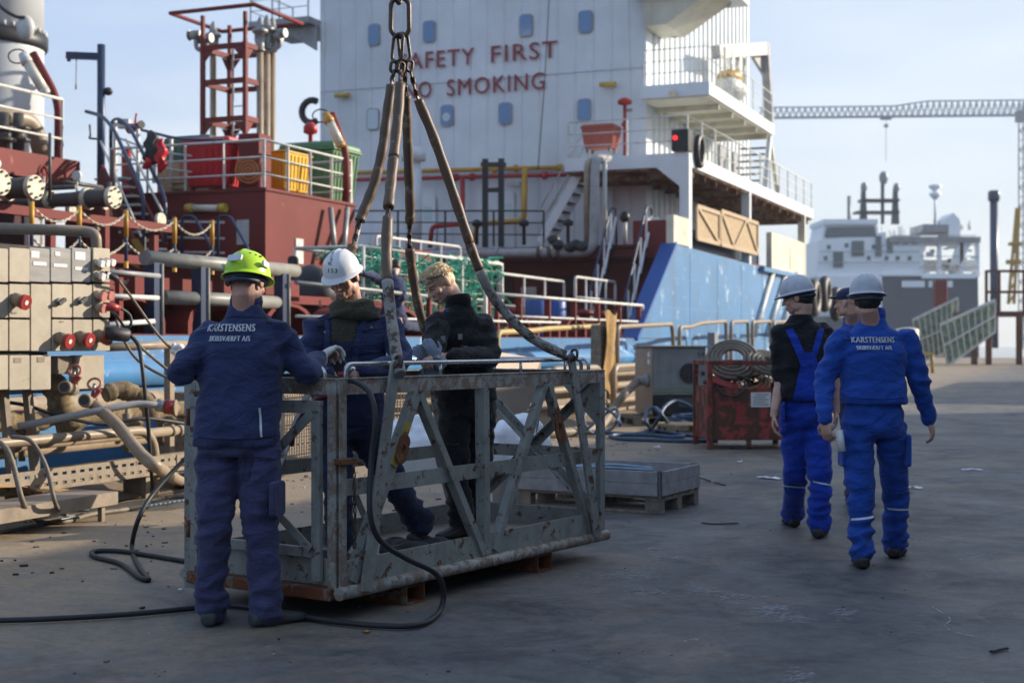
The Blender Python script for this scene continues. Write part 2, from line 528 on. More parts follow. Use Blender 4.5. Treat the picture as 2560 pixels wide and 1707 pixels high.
M['hall_sheet'] = paint('hall_steel_sheet', (0.30, 0.32, 0.33), 0.05, 0.5, 0.2, 0.6)
M['hall_trim'] = paint('hall_trim', (0.12, 0.13, 0.15), 0.05, 0.5, 0.2, 1.0)
def hall(u0, u1, w1, depth, h, label):  # out of view; position and height set by the shadow wanted on the quay
    r = thing('shade_hall', label, 'building', UW((u0 + u1) / 2, w1 - depth / 2))
    w0 = w1 - depth
    m = MB(); n = int((u1 - u0) / 0.3)
    prof = []
    for i in range(n):
        a = u0 + (u1 - u0) * i / n; st = (u1 - u0) / n
        prof += [(a, 0.0), (a + st * .4, 0.0), (a + st * .5, 0.04), (a + st * .9, 0.04)]
    prof.append((u1, 0.0))
    ring = [UW(a, w1 + b) for a, b in prof] + [UW(u1, w0), UW(u0, w0)]
    m.prism(ring, UP * h); m.build('wall', M['hall_sheet'], r)
    MB().ubox(u0 - .2, u1 + .2, w0 - .2, w1 + .06, h + .003, h + .12).build('roof', M['hall_trim'], r)
    for k in range(2):
        c = u0 + (u1 - u0) * (0.3 + 0.4 * k)
        d = MB().ubox(c - 2, c + 2, w1 + .045, w1 + .10, 0.01, 4.0).build('door', M['hall_trim'], r)
        MB().ubox(c + 1.6, c + 1.68, w1 + .102, w1 + .16, 1.0, 1.3).build('handle', M['hall_sheet'], d)
    return r
hall(-45, 17.1, -5, 16, 6.02, 'long unseen grey corrugated hall, sized to shade the basket')
hall(17.12, 36.3, -5, 14, 5.7, 'lower unseen grey corrugated hall, sized to shade the quay past the basket')
hall(42.7, 60.4, -5, 12, 4.7, 'detached unseen grey corrugated shed, placed to shade the far quay')
# ------------------------------------------------------------------ helpers for built things
def rrect(c, ax, ay, w, h, r, k=4):
    c, ax, ay = V(c), V(ax), V(ay); out = []
    for sx, sy, a0 in ((1, 1, 0), (-1, 1, 90), (-1, -1, 180), (1, -1, 270)):
        for i in range(k + 1):
            a = R_(a0 + 90 * i / k)
            out.append(c + ax * (sx * (w / 2 - r) + r * math.cos(a)) + ay * (sy * (h / 2 - r) + r * math.sin(a)))
    return out
def text_mesh(s, size, depth=0.0, bold=0.0, spacing=1.0, align='CENTER'):
    cu = bpy.data.curves.new('lettering', 'FONT')
    cu.body, cu.size, cu.extrude = s, size, depth / 2
    cu.space_character, cu.align_x, cu.resolution_u = spacing, align, 3
    o = bpy.data.objects.new('lettering', cu)
    me = bpy.data.meshes.new_from_object(o)
    vs, fs = [v.co.copy() for v in me.vertices], [list(p.vertices) for p in me.polygons]
    bpy.data.objects.remove(o); bpy.data.curves.remove(cu); bpy.data.meshes.remove(me)
    return vs, fs
def lettering(name, s, size, o, ax, ay, mat, parent, depth=0.004, bold=0.0, spacing=1.0, align='CENTER', width=None):
    vs, fs = text_mesh(s, size, depth, bold, spacing, align)
    ax, ay = V(ax).normalized(), V(ay).normalized(); az = ax.cross(ay)
    k = 1.0
    if width:
        xs = [v.x for v in vs]; k = width / (max(xs) - min(xs))
    return MB().add([V(o) + ax * v.x * k + ay * v.y + az * v.z for v in vs], fs).build(name, mat, parent, fix=False)
def railing(name, base, h, mat, parent, rows=3, r=0.021, step=1.3, post=None, closed=False, pr=None):
    m = MB(); base = [V(b) for b in base]
    for k in range(rows):
        z = h * (k + 1) / rows
        m.tube([b + UP * z for b in base], r if k == rows - 1 else r * .75, 8)
    for i in range(len(base) - 1):
        a, b = base[i], base[i + 1]; n = max(1, int(round((b - a).length / step)))
        for j in range(n + (1 if i == len(base) - 2 else 0)):
            p = a.lerp(b, j / n)
            m.bar(p, p + UP * h, pr or r * 1.9, pr and pr * .3 or r * 1.9, up=(b - a).normalized())
    return m.build(name, mat, parent)

M.update(
    hull_blue=paint('hull_blue_paint', (0.060, 0.205, 0.42), 0.15, 0.42, 0.2, 0.8, streak=0.25, chip=(0.25, 0.33, 0.42)),
    hull_dark=paint('hull_blue_shade_paint', (0.022, 0.10, 0.36), 0.05, 0.42, 0.12, 1.0, streak=0.10),
    ship_white=paint('ship_white_paint', (0.70, 0.745, 0.77), 0.0, 0.42, 0.045, 0.7, streak=0.05),
    ship_cream=paint('ship_cream_paint', (0.66, 0.63, 0.50), 0.07, 0.45, 0.15, 1.2, streak=0.25),
    maroon=paint('deck_red_paint', (0.175, 0.031, 0.027), 0.08, 0.55, 0.12, 1.2, streak=0.12, chip=(0.27, 0.13, 0.11), dirtcol=(0.07, 0.025, 0.02), spec=0.14),
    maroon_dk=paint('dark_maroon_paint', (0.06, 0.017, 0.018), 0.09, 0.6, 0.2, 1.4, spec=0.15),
    ship_red=paint('signal_red_paint', (0.42, 0.022, 0.018), 0.06, 0.42, 0.15, 2.5),
    ship_yellow=paint('pipe_yellow_paint', (0.56, 0.30, 0.025), 0.09, 0.45, 0.2, 3),
    navy=paint('navy_handrail_paint', (0.025, 0.045, 0.10), 0.05, 0.35, 0.1, 4),
    black=paint('black_steel_paint', (0.018, 0.020, 0.024), 0.05, 0.45, 0.15, 3),
    rail_white=paint('white_handrail_paint', (0.62, 0.62, 0.58), 0.11, 0.45, 0.2, 5, streak=0.15),
    rail_grey=paint('heavy_grey_rail_paint', (0.25, 0.25, 0.225), 0.08, 0.45, 0.35, 4),
    deck_grey=paint('grey_pipe_paint', (0.33, 0.335, 0.34), 0.06, 0.4, 0.25, 3),
    tan_pipe=paint('tan_pipe_paint', (0.33, 0.265, 0.19), 0.06, 0.42, 0.25, 4),
    underside=paint('rusty_deck_underside', (0.27, 0.20, 0.155), 0.30, 0.7, 0.45, 1.3),
    letter_red=plain('letter_red', (0.26, 0.028, 0.032), 0.5),
    galv=plain('galvanised_steel', (0.27, 0.275, 0.27), 0.5, 0.55, 0.2, 6),
    steel_dark=paint('oily_dark_steel', (0.075, 0.07, 0.062), 0.18, 0.45, 0.4, 6),
    flange=paint('flange_cream_paint', (0.62, 0.57, 0.42), 0.10, 0.45, 0.3, 8),
    lamp_glass=plain('frosted_lamp_glass', (0.62, 0.58, 0.47), 0.25, 0, 0.1),
    amber=plain('amber_plastic', (0.50, 0.26, 0.05), 0.4),
    yellow_cap=plain('yellow_lamp_cap', (0.52, 0.36, 0.05), 0.45),
)
t = NT('reflected_blue_glass')
t.out((0.10, 0.22, 0.42), 0.08, 0.0)  # base colour carries the blue of sky reflected in the panes
t.b.inputs['Specular IOR Level'].default_value = 0.8
M['glass_blue'] = t.m
M['far_seam'] = plain('weld_seam_paint', (0.50, 0.53, 0.55), .5)
t = NT('pale_window_blind'); t.out((0.50, 0.62, 0.66), 0.2, 0.0); M['glass_pale'] = t.m

# ------------------------------------------------------------------ the tanker alongside the quay
WH = 10.0
SHIP = thing('tanker_ship', 'blue and dark red tanker with a white deckhouse reading SAFETY FIRST NO SMOKING', 'ship', UW(30, 17, -1.6))
m = MB()
side = [(-30, 10), (50, 10), (53.5, 11.2), (56.5, 13.6), (58, 17), (56.5, 20.6), (53.5, 23.2), (50, 24.6), (-30, 24.6)]
m.prism([UW(u, w, -3.2) for u, w in side], UP * 4.67)
m.build('hull', M['hull_blue'], SHIP)
m = MB().prism([UW(u, 10.04 if w == 10 else w, 1.474) for u, w in side], UP * .012); m.build('main_deck', M['maroon'], SHIP)
# fender bead along the sheer strake
m = MB().tube([UW(u, 10, 1.05) for u in (-30, 0, 31.5)], 0.16, 12); m.build('fender_bead', M['hull_blue'], SHIP)
# raised blue bulwark aft with its raked front edge
bul = [(31.8, 1.48), (35.1, 3.88), (50, 3.72), (50, 1.48)]
m = MB().prism([UW(u, 10.0, z) for u, z in bul], DW * 0.26)
m.prism([UW(50.002, 10, 1.48), UW(53.5, 11.2, 1.48), UW(53.5, 11.2, 3.68), UW(50.002, 10, 3.72)], DW * .25)
m.build('bulwark', M['hull_blue'], SHIP)
m = MB()
for z in (1.5, 2.25, 3.0):
    m.bar(UW(32.6 + (z - 1.5) * 1.35, 9.997, z), UW(49.9, 9.997, z), .008, .016)
for u in (36.5, 39.4, 42.3, 45.2, 48.1):
    m.bar(UW(u, 9.996, 1.5), UW(u, 9.996, 3.7), .008, .014, up=DU)
m.build('weld_seams', plain('blue_weld_seam', (0.10, 0.25, 0.46), .5), SHIP)
m = MB().bar(UW(31.72, 10.14, 1.45), UW(35.05, 10.14, 3.90), 0.40, 0.08); m.build('bulwark_stem', M['hull_dark'], SHIP)
for x0, x1 in ((1932, 1885), (1966, 1918), (1996, 1950)):
    a, b = PW(x0, 682, 9.93), PW(x1, 838, 9.93)
    MB().tube([a, b], 0.085, 10).build('fender_pipe', M['rail_white'], SHIP)
m = MB().bar(PW(1905, 672, 9.9), PW(2010, 694, 9.9), .16, .14); m.build('rubbing_strake', M['hull_blue'], SHIP)

# poop deck
m = MB().ubox(35, 53, 10.28, 24.3, 3.55, 3.9); m.ubox(36.4, 53, 10.3, 24.2, 1.5, 3.55)
POOP = m.build('poop_deck', M['maroon'], SHIP)
for k, w in enumerate((13.2, 15.0, 18.4)):
    d = MB().ubox(36.34, 36.4, w, w + .75, 1.7, 3.2).build('door', M['maroon_dk'], SHIP)
m = MB().ubox(36.33, 36.40, 14.3, 14.75, 2.5, 2.9); m.build('notice_plate', M['rail_white'], SHIP)

# white deckhouse: shallow swages on the front, deep corrugation on the sides
m = MB(); ring = []
w = 12.0
while w < 22.6:                                   # front, from the quay side to the far side
    ring += [UW(39.1, w), UW(39.1, w + .44), UW(39.132, w + .475), UW(39.132, w + .505), UW(39.1, w + .54)]; w += .56
ring += [UW(39.1, 22.7)]
far = [UW(52, 22.7), UW(52, 12.0)]
sidep = []
u = 52.0
while u > 39.75:
    sidep += [UW(u, 12.0), UW(u - .26, 12.0), UW(u - .33, 12.11), UW(u - .50, 12.11), UW(u - .56, 12.0)]; u -= .56
m.prism([p + UP * 3.9 for p in ring + far + sidep], UP * 10.3)
HOUSE = m.build('deckhouse', M['ship_white'], SHIP)
for z in (6.42, 9.25):
    MB().bar(UW(39.085, 12.02, z), UW(39.085, 22.68, z), 0.02, 0.02).build('seam', M['far_seam'], SHIP)

A_R, A_U = -DW, UP                                # the front face: right and up
def window(x0, x1, y0, y1, mat='glass_blue', disc=False):
    a, b = PU(x0, y0, 39.06), PU(x1, y1, 39.06)
    c = (a + b) / 2; w_, h_ = abs((b - a).dot(DW)), abs(b.z - a.z)
    f = MB().prism(rrect(c + DU * .06, A_R, A_U, w_ + .045, h_ + .045, .11), -DU * .075).build('window', M['deck_grey'], SHIP)
    MB().prism(rrect(c - DU * .016, A_R, A_U, w_ - .02, h_ - .02, .09), -DU * .008).build('pane', M[mat], f)
    if disc:
        MB().cyl(c - DU * .035 - UP * .05, c - DU * .045 - UP * .05, .13, 20).build('fan_disc', M['glass_pale'], f)
for q in ((922, 948, 63, 112), (1059, 1086, 55, 104), (1300, 1330, 39, 89), (1448, 1479, 30, 80)):
    window(*q)
window(919, 946, 274, 323, 'glass_pale'); window(1103, 1131, 265, 314, 'glass_blue', True)
window(1248, 1278, 259, 309); window(1445, 1476, 250, 300)
for s, x0, x1, y0, y1 in (('SAFETY FIRST', 996, 1394, 172, 148), ('NO SMOKING', 1011, 1366, 242, 229)):
    a, b = PU(x0, y0, 39.03), PU(x1, y1, 39.03)
    a.z = b.z = (a.z + b.z) / 2
    wa, wb = s.split(); n_ = len(s); L_ = (b - a).length
    ca_, cb2 = (len(wa) / n_) * .97, (len(wb) / n_) * 1.0
    lettering('lettering', wa, 0.72, a + (b - a) * (ca_ / 2), A_R, A_U, M['letter_red'], SHIP, 0.03, 0.004, 1.12, 'CENTER', L_ * ca_)
    lettering('lettering', wb, 0.72, b - (b - a) * (cb2 / 2), A_R, A_U, M['letter_red'], SHIP, 0.03, 0.004, 1.12, 'CENTER', L_ * cb2 * .97)
for x0, x1, y in ((838, 874, 239), (1500, 1540, 212)):
    a, b = PU(x0, y, 38.9), PU(x1, y - 1, 38.9)
    l = MB().tube([a, b], .075, 10).build('tube_light', M['yellow_cap'], SHIP)
    MB().bar((a + b) / 2 + DU * .02, (a + b) / 2 + DU * .2, .08, .05).build('bracket', M['deck_grey'], l)
MB().tube([PU(1376, -60, 38.7), PU(1362, 200, 38.7), PU(1345, 425, 38.7)], .014, 6).build('cable', M['black'], SHIP)
# bridge wings at the top, with the sloping knee under the near one
m = MB().ubox(38.4, 41.2, 9.5, 12.3, 11.22, 11.55); m.ubox(38.4, 38.48, 9.5, 12.3, 11.55, 12.5); m.ubox(38.4, 41.2, 9.5, 9.58, 11.55, 12.5)
m.build('bridge_wing', M['ship_white'], SHIP)
m = MB().prism([UW(38.75, 11.98, 10.35), UW(38.75, 11.98, 11.21), UW(38.75, 9.9, 11.21), UW(38.75, 11.3, 10.35)], DU * 1.9)
m.build('wing_knee', M['ship_cream'], SHIP)
for u in (39.3, 40.6):
    MB().bar(UW(u, 9.9, 11.15), UW(u, 12, 11.15), .08, .12).build('wing_beam', M['ship_white'], SHIP)
m = MB().ubox(38.4, 41, 22.7, 24.9, 11.3, 11.5); m.prism([UW(38.8, 22.68, 10.5), UW(38.8, 22.68, 11.29), UW(38.8, 24.0, 11.29)], DU * .1)
m.build('far_bridge_wing', M['deck_grey'], SHIP)
railing('far_wing_railing', [UW(38.45, 22.75, 11.5), UW(38.45, 24.85, 11.5), UW(41, 24.85, 11.5)], 1.0, M['rail_white'], SHIP)
h = []
for k in range(13):
    a = R_(60 + 240 * k / 12); h.append(UW(39.6, 23.05 - .28 * math.cos(a) * 1.3 + .25, 8.75 + .36 * math.sin(a)))
MB().tube(h, .11, 10).build('black_fender_ring', M['black'], SHIP)

# upper side walkway
m = MB().ubox(38.5, 47, 10.0, 11.99, 8.24, 8.6)
m.build('upper_walkway', M['ship_white'], SHIP)
MB().ubox(38.55, 46.9, 10.06, 11.98, 8.20, 8.236).build('upper_walkway_underside', M['ship_cream'], SHIP)
for u in (40, 41.6, 43.2, 44.8, 46.4):
    MB().bar(UW(u, 10.1, 8.12), UW(u, 11.98, 8.12), .06, .15).build('deck_beam', M['ship_cream'], SHIP)
railing('upper_railing', [UW(38.55, 11.9, 8.6), UW(38.55, 10.05, 8.6), UW(46.9, 10.05, 8.6)], 1.0, M['rail_white'], SHIP, 3, .014, 1.4)
lamp = MB().ell(PU(1682, 232, 38.35), (.13, .13, .10)).build('deck_lamp', M['lamp_glass'], SHIP)
# boat deck
bd = [(36.4, 10.0), (54, 10.0), (54, 11.98), (39.06, 11.98), (39.06, 13.5), (36.4, 13.5)]
MB().prism([UW(u, w, 6.02) for u, w in bd], UP * .36).build('boat_deck', M['ship_white'], SHIP)
MB().prism([UW(u + (.06 if u < 37 else 0), w + (.06 if w < 11 else -.02), 5.97) for u, w in bd], UP * .046).build('boat_deck_underside', M['underside'], SHIP)
for u in [37.2 + 1.25 * k for k in range(14)]:
    MB().bar(UW(u, 10.1, 5.88), UW(u, 11.98 if u > 39 else 13.4, 5.88), .05, .17).build('boat_deck_beam', M['underside'], SHIP)
railing('boat_deck_railing', [UW(36.45, 13.4, 6.38), UW(36.45, 10.06, 6.38), UW(53.9, 10.06, 6.38)], .98, M['rail_white'], SHIP, 3, .022, 1.5)
for u, wd in ((36.4, .30), (43.4, .24), (52.3, .22)):
    MB().ubox(u, u + wd, 10.0, 10.0 + .26, 3.7 if u > 40 else 3.86, 6.02).build('deck_pillar', M['ship_white'] if u < 52 else M['ship_cream'], SHIP)
MB().prism([UW(36.402, 10.262, 6.018), UW(36.402, 10.9, 6.018), UW(36.402, 10.262, 5.5)], DU * .05).build('pillar_knee', M['ship_white'], SHIP)
m = MB().ubox(34.95, 36.398, 10.0, 10.2, 3.895, 4.62); m.build('cream_bulwark', M['ship_cream'], SHIP)
m = MB().ubox(46.6, 52.2, 10.0, 10.18, 3.74, 5.0); m.ubox(49.6, 49.8, 9.985, 10.0, 3.9, 4.7)
m.build('aft_bulwark', M['ship_cream'], SHIP)
MB().ubox(35.0, 36.38, 10.205, 11.1, 3.905, 4.5).build('winch_screen', M['maroon'], SHIP)
MB().ubox(37.0, 46.5, 10.4, 10.5, 3.905, 4.5).build('navy_screen', M['navy'], SHIP)
# side doors and pipe clutter on the deckhouse side
for x, y0, y1, col in ((1806, 318, 392, 'deck_grey'), (1840, 330, 402, 'deck_grey')):
    a = PW(x, y1, 11.95)
    MB().ubox(uw(a)[0] - .4, uw(a)[0] + .4, 11.92, 11.985, 6.45, 8.1).build('side_door', M[col], SHIP)
MB().tube(rounded([UW(46.2, 10.15, 6.4), UW(47.1, 10.15, 8.4)], .1), .09, 8).build('walkway_prop', M['ship_white'], SHIP)
MB().tube([UW(48.2, 10.15, 6.4), UW(47.0, 10.15, 8.25)], .07, 8).build('walkway_prop', M['ship_cream'], SHIP)
# boat davit frame
m = MB(); a, b = PW(1790, 131, 11.2), PW(1912, 123, 10.4); c = UW(uw(b)[0] + .35, 10.3, 8.6)
m.bar(a, b, .30, .42); m.bar(b + UP * .2, c, .26, .30, up=DU); m.prism([b - UP * .21, b - UP * .9 + DU * .1, b + (a - b).normalized() * .9 - UP * .21], DW * .1)
m.build('boat_davit', M['deck_grey'], SHIP)
for k in range(4):
    p = PW(1812 + k * 16, 190 + k * 8, 10.9)
    MB().cyl(p, p + UP * .9, .05).build('vent_pipe', M['ship_cream'], SHIP)
lb = PW(1826, 205, 11.0)
MB().ell(lb - UP * .25, (.95, .5, .42), Matrix.Rotation(R_(67), 3, 'Z')).build('rescue_boat', M['rail_white'], SHIP)
MB().ell(lb + UP * .12, (.75, .4, .25), Matrix.Rotation(R_(67), 3, 'Z')).build('rescue_boat_cover', M['ship_yellow'], SHIP)
st = MB()
for k in range(7):
    st.ubox(47.6 + k * .22, 47.85 + k * .22, 10.7, 11.6, 6.6 + k * .25, 6.64 + k * .25)
st.build('walkway_steps', M['black'], SHIP)
# lamp box with the red lamp, and the ring buoy on the near pillar
lb = MB().ubox(36.30, 36.75, 9.99, 10.45, 6.42, 6.98).build('lamp_box', M['black'], SHIP)
t = NT('red_lamp'); t.b.inputs['Emission Color'].default_value = (1, 0.02, 0.02, 1); t.b.inputs['Emission Strength'].default_value = 1.6
t.out((0.5, 0.01, 0.01), 0.3); M['red_lamp'] = t.m
MB().cyl(UW(36.31, 10.34, 6.76), UW(36.25, 10.34, 6.76), .06, 14).build('lamp', M['red_lamp'], lb)
MB().tube([UW(37.2 + .3 * math.cos(a), 9.93, 6.5 + .38 * math.sin(a)) for a in [2 * math.pi * k / 18 for k in range(18)]], .09, 8, closed=True).build('ring_fender', M['black'], SHIP)
# fire monitor on the boat deck, another on the deck ahead
def monitor(base, h, sc=1.0):
    o = MB().lathe(base, UP, [(.12, 0), (.12, .04), (.05, .05), (.05, h * .55), (.10, h * .56), (.10, h * .60), (.05, h * .61), (.05, h * .88), (.2 * sc, h * .9), (.2 * sc, h * .96), (.07, h)], 14).build('fire_monitor', M['ship_red'], SHIP)
    MB().tube([base + UP * h * .8, base + UP * h * .8 - DW * .22], .045, 8).build('nozzle', M['galv'], o)
    return o
p = PU(1562, 385, 37.6); p.z = 6.39; monitor(p, 1.75)
p = PU(776, 350, 28); p.z = 4.0; monitor(p, 2.35, .8)

# pipes, H-frame, vent and doors at the foot of the front wall
MB().tube([PU(745, 436, 38.85), PU(895, 432, 38.85), PU(1465, 417, 38.85)], .065, 10).build('yellow_pipe', M['ship_yellow'], SHIP)
MB().tube([PU(760, 452, 38.7), PU(1000, 447, 38.7), PU(1465, 436, 38.7)], .06, 10).build('red_pipe', M['ship_red'], SHIP)
MB().tube(rounded([PU(1156, 443, 38.6), PU(1157, 560, 38.6), PU(1080, 566, 38.4), PU(1075, 620, 38.4)], .15), .075, 10).build('red_branch_pipe', M['ship_red'], SHIP)
MB().tube(rounded([PU(1312, 420, 38.6), PU(1310, 552, 38.6), PU(1190, 560, 38.4), PU(1188, 610, 38.4)], .2), .085, 10).build('yellow_branch_pipe', M['ship_yellow'], SHIP)
for x, y in ((1290, 421), (1110, 427), (1236, 424), (1400, 419)):
    q = PU(x, y, 38.85); MB().cyl(q - DW * .05, q + DW * .05, .11, 12).build('pipe_flange', M['ship_yellow'], SHIP)
for x, y in ((1140, 444), (1180, 443), (1362, 439)):
    q = PU(x, y, 38.7); MB().cyl(q - DW * .06, q + DW * .06, .12, 12).build('pipe_flange', M['ship_red'], SHIP)
m = MB()
for x in (1213, 1253):
    q = PU(x, 600, 36.8); m.bar(q - UP * .2, q + UP * 2.28, .17, .17)
a, b = PU(1205, 412, 36.8), PU(1262, 412, 36.8); m.bar(a, b, .2, .12)
a, b = PU(1214, 476, 36.8), PU(1252, 475, 36.8); m.bar(a, b, .12, .12)
m.build('hose_gantry', M['black'], SHIP)
q = PU(1034, 600, 37.4); q.z = 3.9
MB().lathe(q, UP, [(.24, 0), (.24, 2.55), (.20, 2.56), (.20, 2.75), (.36, 2.78), (.36, 3.12), (.30, 3.16)], 20).build('mushroom_vent', M['ship_white'], SHIP)
for x0, x1 in ((1055, 1086), (1258, 1283), (1505, 1530)):
    a, b = PU(x0, 600, 39.05), PU(x1, 600, 39.05); a.z = 3.95; b.z = 3.95
    d = MB().prism(rrect((a + b) / 2 + UP * .95 + DU * .05, A_R, A_U, (b - a).length + .1, 1.9, .12), -DU * .1).build('door', M['ship_white'], SHIP)
    MB().prism(rrect((a + b) / 2 + UP * 1.35 - DU * .052, A_R, A_U, .3, .4, .06), -DU * .01).build('pane', M['glass_pale'], d)
for x0, x1, y in ((1500, 1556, 457), (1265, 1300, 460)):
    MB().bar(PU(x0, y, 38.9), PU(x1, y, 38.9), .14, .1).build('tube_light', M['rail_white'], SHIP)
MB().ell(PU(1562, 543, 37), (.14, .14, .16)).build('vent_head', M['black'], SHIP)
MB().cyl(PU(1562, 612, 37), PU(1562, 543, 37), .06).build('vent_pipe', M['rail_white'], SHIP)
for x, y0, y1 in ((1310, 570, 612), (1192, 590, 612), (1420, 555, 612), (1640, 565, 610)):
    q = PU(x, y1, 36.2); MB().lathe(q, UP, [(.05, 0), (.05, .5), (.13, .52), (.16, .62), (.05, .7)], 12).build('vent_head', M['black'] if x < 1600 else M['rail_white'], SHIP)
# railing along the poop front, stair to the boat deck
railing('poop_railing', [PU(880, 612, 35.1) * 1.0, UW(35.1, 13.6, 3.9)], .95, M['black'], SHIP, 3, .024, 1.5)
for o in ():
    pass
a, b = PU(1350, 606, 37.2), PU(1470, 396, 37.2)
m = MB()
for d in (0, .7):
    m.bar(a + DU * d, b + DU * d, .05, .24, up=UP)
m.build('stair_stringer', M['ship_white'], SHIP)
m = MB()
for k in range(9):
    q = a.lerp(b, (k + .6) / 9.5); m.box(q + DU * .35, (.26, .62, .03), Matrix.Rotation(math.atan2(-DW.y, -DW.x), 3, 'Z'))
m.build('stair_treads', M['black'], SHIP)
m = MB()
for d in (0, .7):
    m.tube([a + DU * d + UP * .95, b + DU * d + UP * .95], .022, 8); m.tube([a + DU * d + UP * .5, b + DU * d + UP * .5], .018, 8)
    for k in range(4):
        q = a.lerp(b, k / 3) + DU * d; m.tube([q, q + UP * .95], .02, 6)
m.build('stair_handrail', M['rail_white'], SHIP)
# big grey pipe along the poop front with its pair of risers
MB().tube(rounded([PU(930, 642, 34.75), PU(1200, 634, 34.75), PU(1484, 630, 34.75), PU(1488, 398, 34.9), PU(1520, 396, 36.0)], .35, 7), .125, 12).build('vent_riser', M['deck_grey'], SHIP)
MB().tube(rounded([PU(1468, 622, 34.9), PU(1468, 404, 34.9), PU(1510, 400, 35.9)], .25, 6), .09, 12).build('vent_riser', M['tan_pipe'], SHIP)
MB().tube([PU(1512, 604, 35.4), PU(1512, 402, 35.4)], .06, 10).build('vent_riser', M['rail_white'], SHIP)
for x in (1244, 1350, 1376, 1398):
    q = PU(x, 632, 34.75); MB().cyl(q - DW * .05, q + DW * .05, .17, 14).build('pipe_flange', M['steel_dark'] if x > 1300 else M['deck_grey'], SHIP)
for x, y in ((1395, 612), (1425, 618), (1440, 612), (1455, 616), (1385, 600)):
    q = PU(x, y, 34.6); MB().ell(q, (.16, .12, .14)).build('valve_body', M['black'], SHIP)
# ladder stair from main deck to poop, two braced handrails
for w in (10.75, 11.65):
    MB().bar(UW(33.2, w, 1.49), UW(35.0, w, 3.88), .05, .2).build('ladder_stringer', M['maroon_dk'], SHIP)
m = MB()
for k in range(9):
    m.ubox(33.25 + k * .2, 33.48 + k * .2, 10.78, 11.62, 1.7 + k * .265, 1.73 + k * .265)
m.build('ladder_treads', M['maroon_dk'], SHIP)
for w in (10.72, 11.68):
    m = MB(); m.tube(rounded([UW(33.1, w, 1.9), UW(33.1, w, 2.35), UW(34.95, w, 4.85), UW(35.4, w, 4.85), UW(35.4, w, 3.92)], .15), .03, 8)
    m.build('ladder_handrail', M['navy'], SHIP)
    m = MB()
    for k in range(4):
        q = UW(33.3 + k * .5, w - .04, 1.75 + k * .68)
        m.bar(q, q + UP * .9, .05, .02, up=DU); m.bar(q + UP * .02, q + UP * .85 + DU * .45, .05, .02)
    m.build('handrail_brace', M['ship_white'], SHIP)

# ---------------- main deck forward: deck edge rail, gate frames, side platform with arches
railing('deck_edge_rail', [UW(23.2, 10.1, 1.48), UW(32.6, 10.1, 1.48)], .78, M['rail_white'], SHIP, 2, .032, 99)
for k in range(7):
    MB().ubox(23.3 + k * 1.5, 23.36 + k * 1.5, 10.06, 10.18, 1.48, 2.24).build('rail_post', M['maroon'], SHIP)
m = MB()
def gate(x0, x1, yt, yb, w, mid=1, nv=4):
    g = MB(); a, b = PW(x0, yt, w), PW(x1, yt + (x1 - x0) * .13, w); zb = 1.5
    a2, b2 = V((a.x, a.y, zb)), V((b.x, b.y, zb))
    g.tube(rounded([a2, a, b, b2], .12), .034, 8)
    for k in range(mid):
        f = (k + 1) / (mid + 1); g.tube([a.lerp(a2, f), b.lerp(b2, f)], .024, 8)
    for k in range(nv):
        f = (k + 1) / (nv + 1); g.tube([a.lerp(b, f), a2.lerp(b2, f)], .024, 8)
    return g.build('deck_gate', M['rail_white'], SHIP)
gate(1438, 1538, 692, 780, 11.2, 2, 3); gate(1255, 1410, 684, 790, 12.2, 1, 2)
gate(1120, 1250, 640, 790, 13.2, 1, 2); gate(940, 1150, 590, 790, 14.0, 1, 3)
for x, w in ((1340, 12.0), (1385, 12.0)):
    a = PW(x, 790, w); a.z = 1.5
    MB().lathe(a, UP, [(.27, 0), (.29, .05), (.29, .82), (.27, .86), (.24, .86)], 18).build('drum', M['hull_dark'], SHIP)
for x, w in ((1283, 11.6), (1500, 10.9), (1462, 10.8)):
    a = PW(x, 800, w); a.z = 1.48
    MB().lathe(a, UP, [(.16, 0), (.16, .3), (.13, .32), (.13, .5), (.2, .52), (.2, .6), (.12, .64)], 16).build('mooring_bollard', M['maroon'], SHIP)
# mooring chocks: rounded openings at the deck edge
def arch(u0, u1, w, z0, z1, name='chock', d=.34):
    c = []; r = min(.36, (u1 - u0) / 2, z1 - z0)
    for k in range(9):
        a = R_(180 - 180 * k / 8)
        c.append(((u0 + u1) / 2 + math.cos(a) * (u1 - u0) / 2, z0 + (z1 - z0) * (.35 + .65 * math.sin(a))))
    c = [(u0, z0)] + c + [(u1, z0)]
    inn = [((u0 + u1) / 2 + (x - (u0 + u1) / 2) * .86, z0 + (z - z0) * .9) for x, z in c]
    g = MB()
    for i in range(len(c) - 1):
        q = [c[i], c[i + 1], inn[i + 1], inn[i]]
        g.prism([UW(a, w, b) for a, b in q], DW * d)
    return g.build(name, M['maroon'], SHIP)
for u in (9.2, 10.9, 12.6, 14.3, 16.0, 17.7, 19.4, 21.1, 24.2, 25.8, 27.4, 29.4):
    arch(u, u + 1.25, 10.12, 1.48, 1.92)
MB().ubox(3, 17.2, 10.32, 11.35, 1.93, 2.24).build('side_platform', M['maroon'], SHIP)
MB().ubox(17.4, 23.0, 10.5, 11.35, 1.93, 2.05).build('side_platform', M['maroon'], SHIP)
MB().ubox(3, 24, 11.2, 11.3, 1.49, 1.925).build('coaming', M['maroon_dk'], SHIP)
a = PW(306, 704, 10.3)
lettering('lettering', '33 m³', .10, a - UP * .03, DU, UP, M['rail_white'], SHIP, .006, .004)
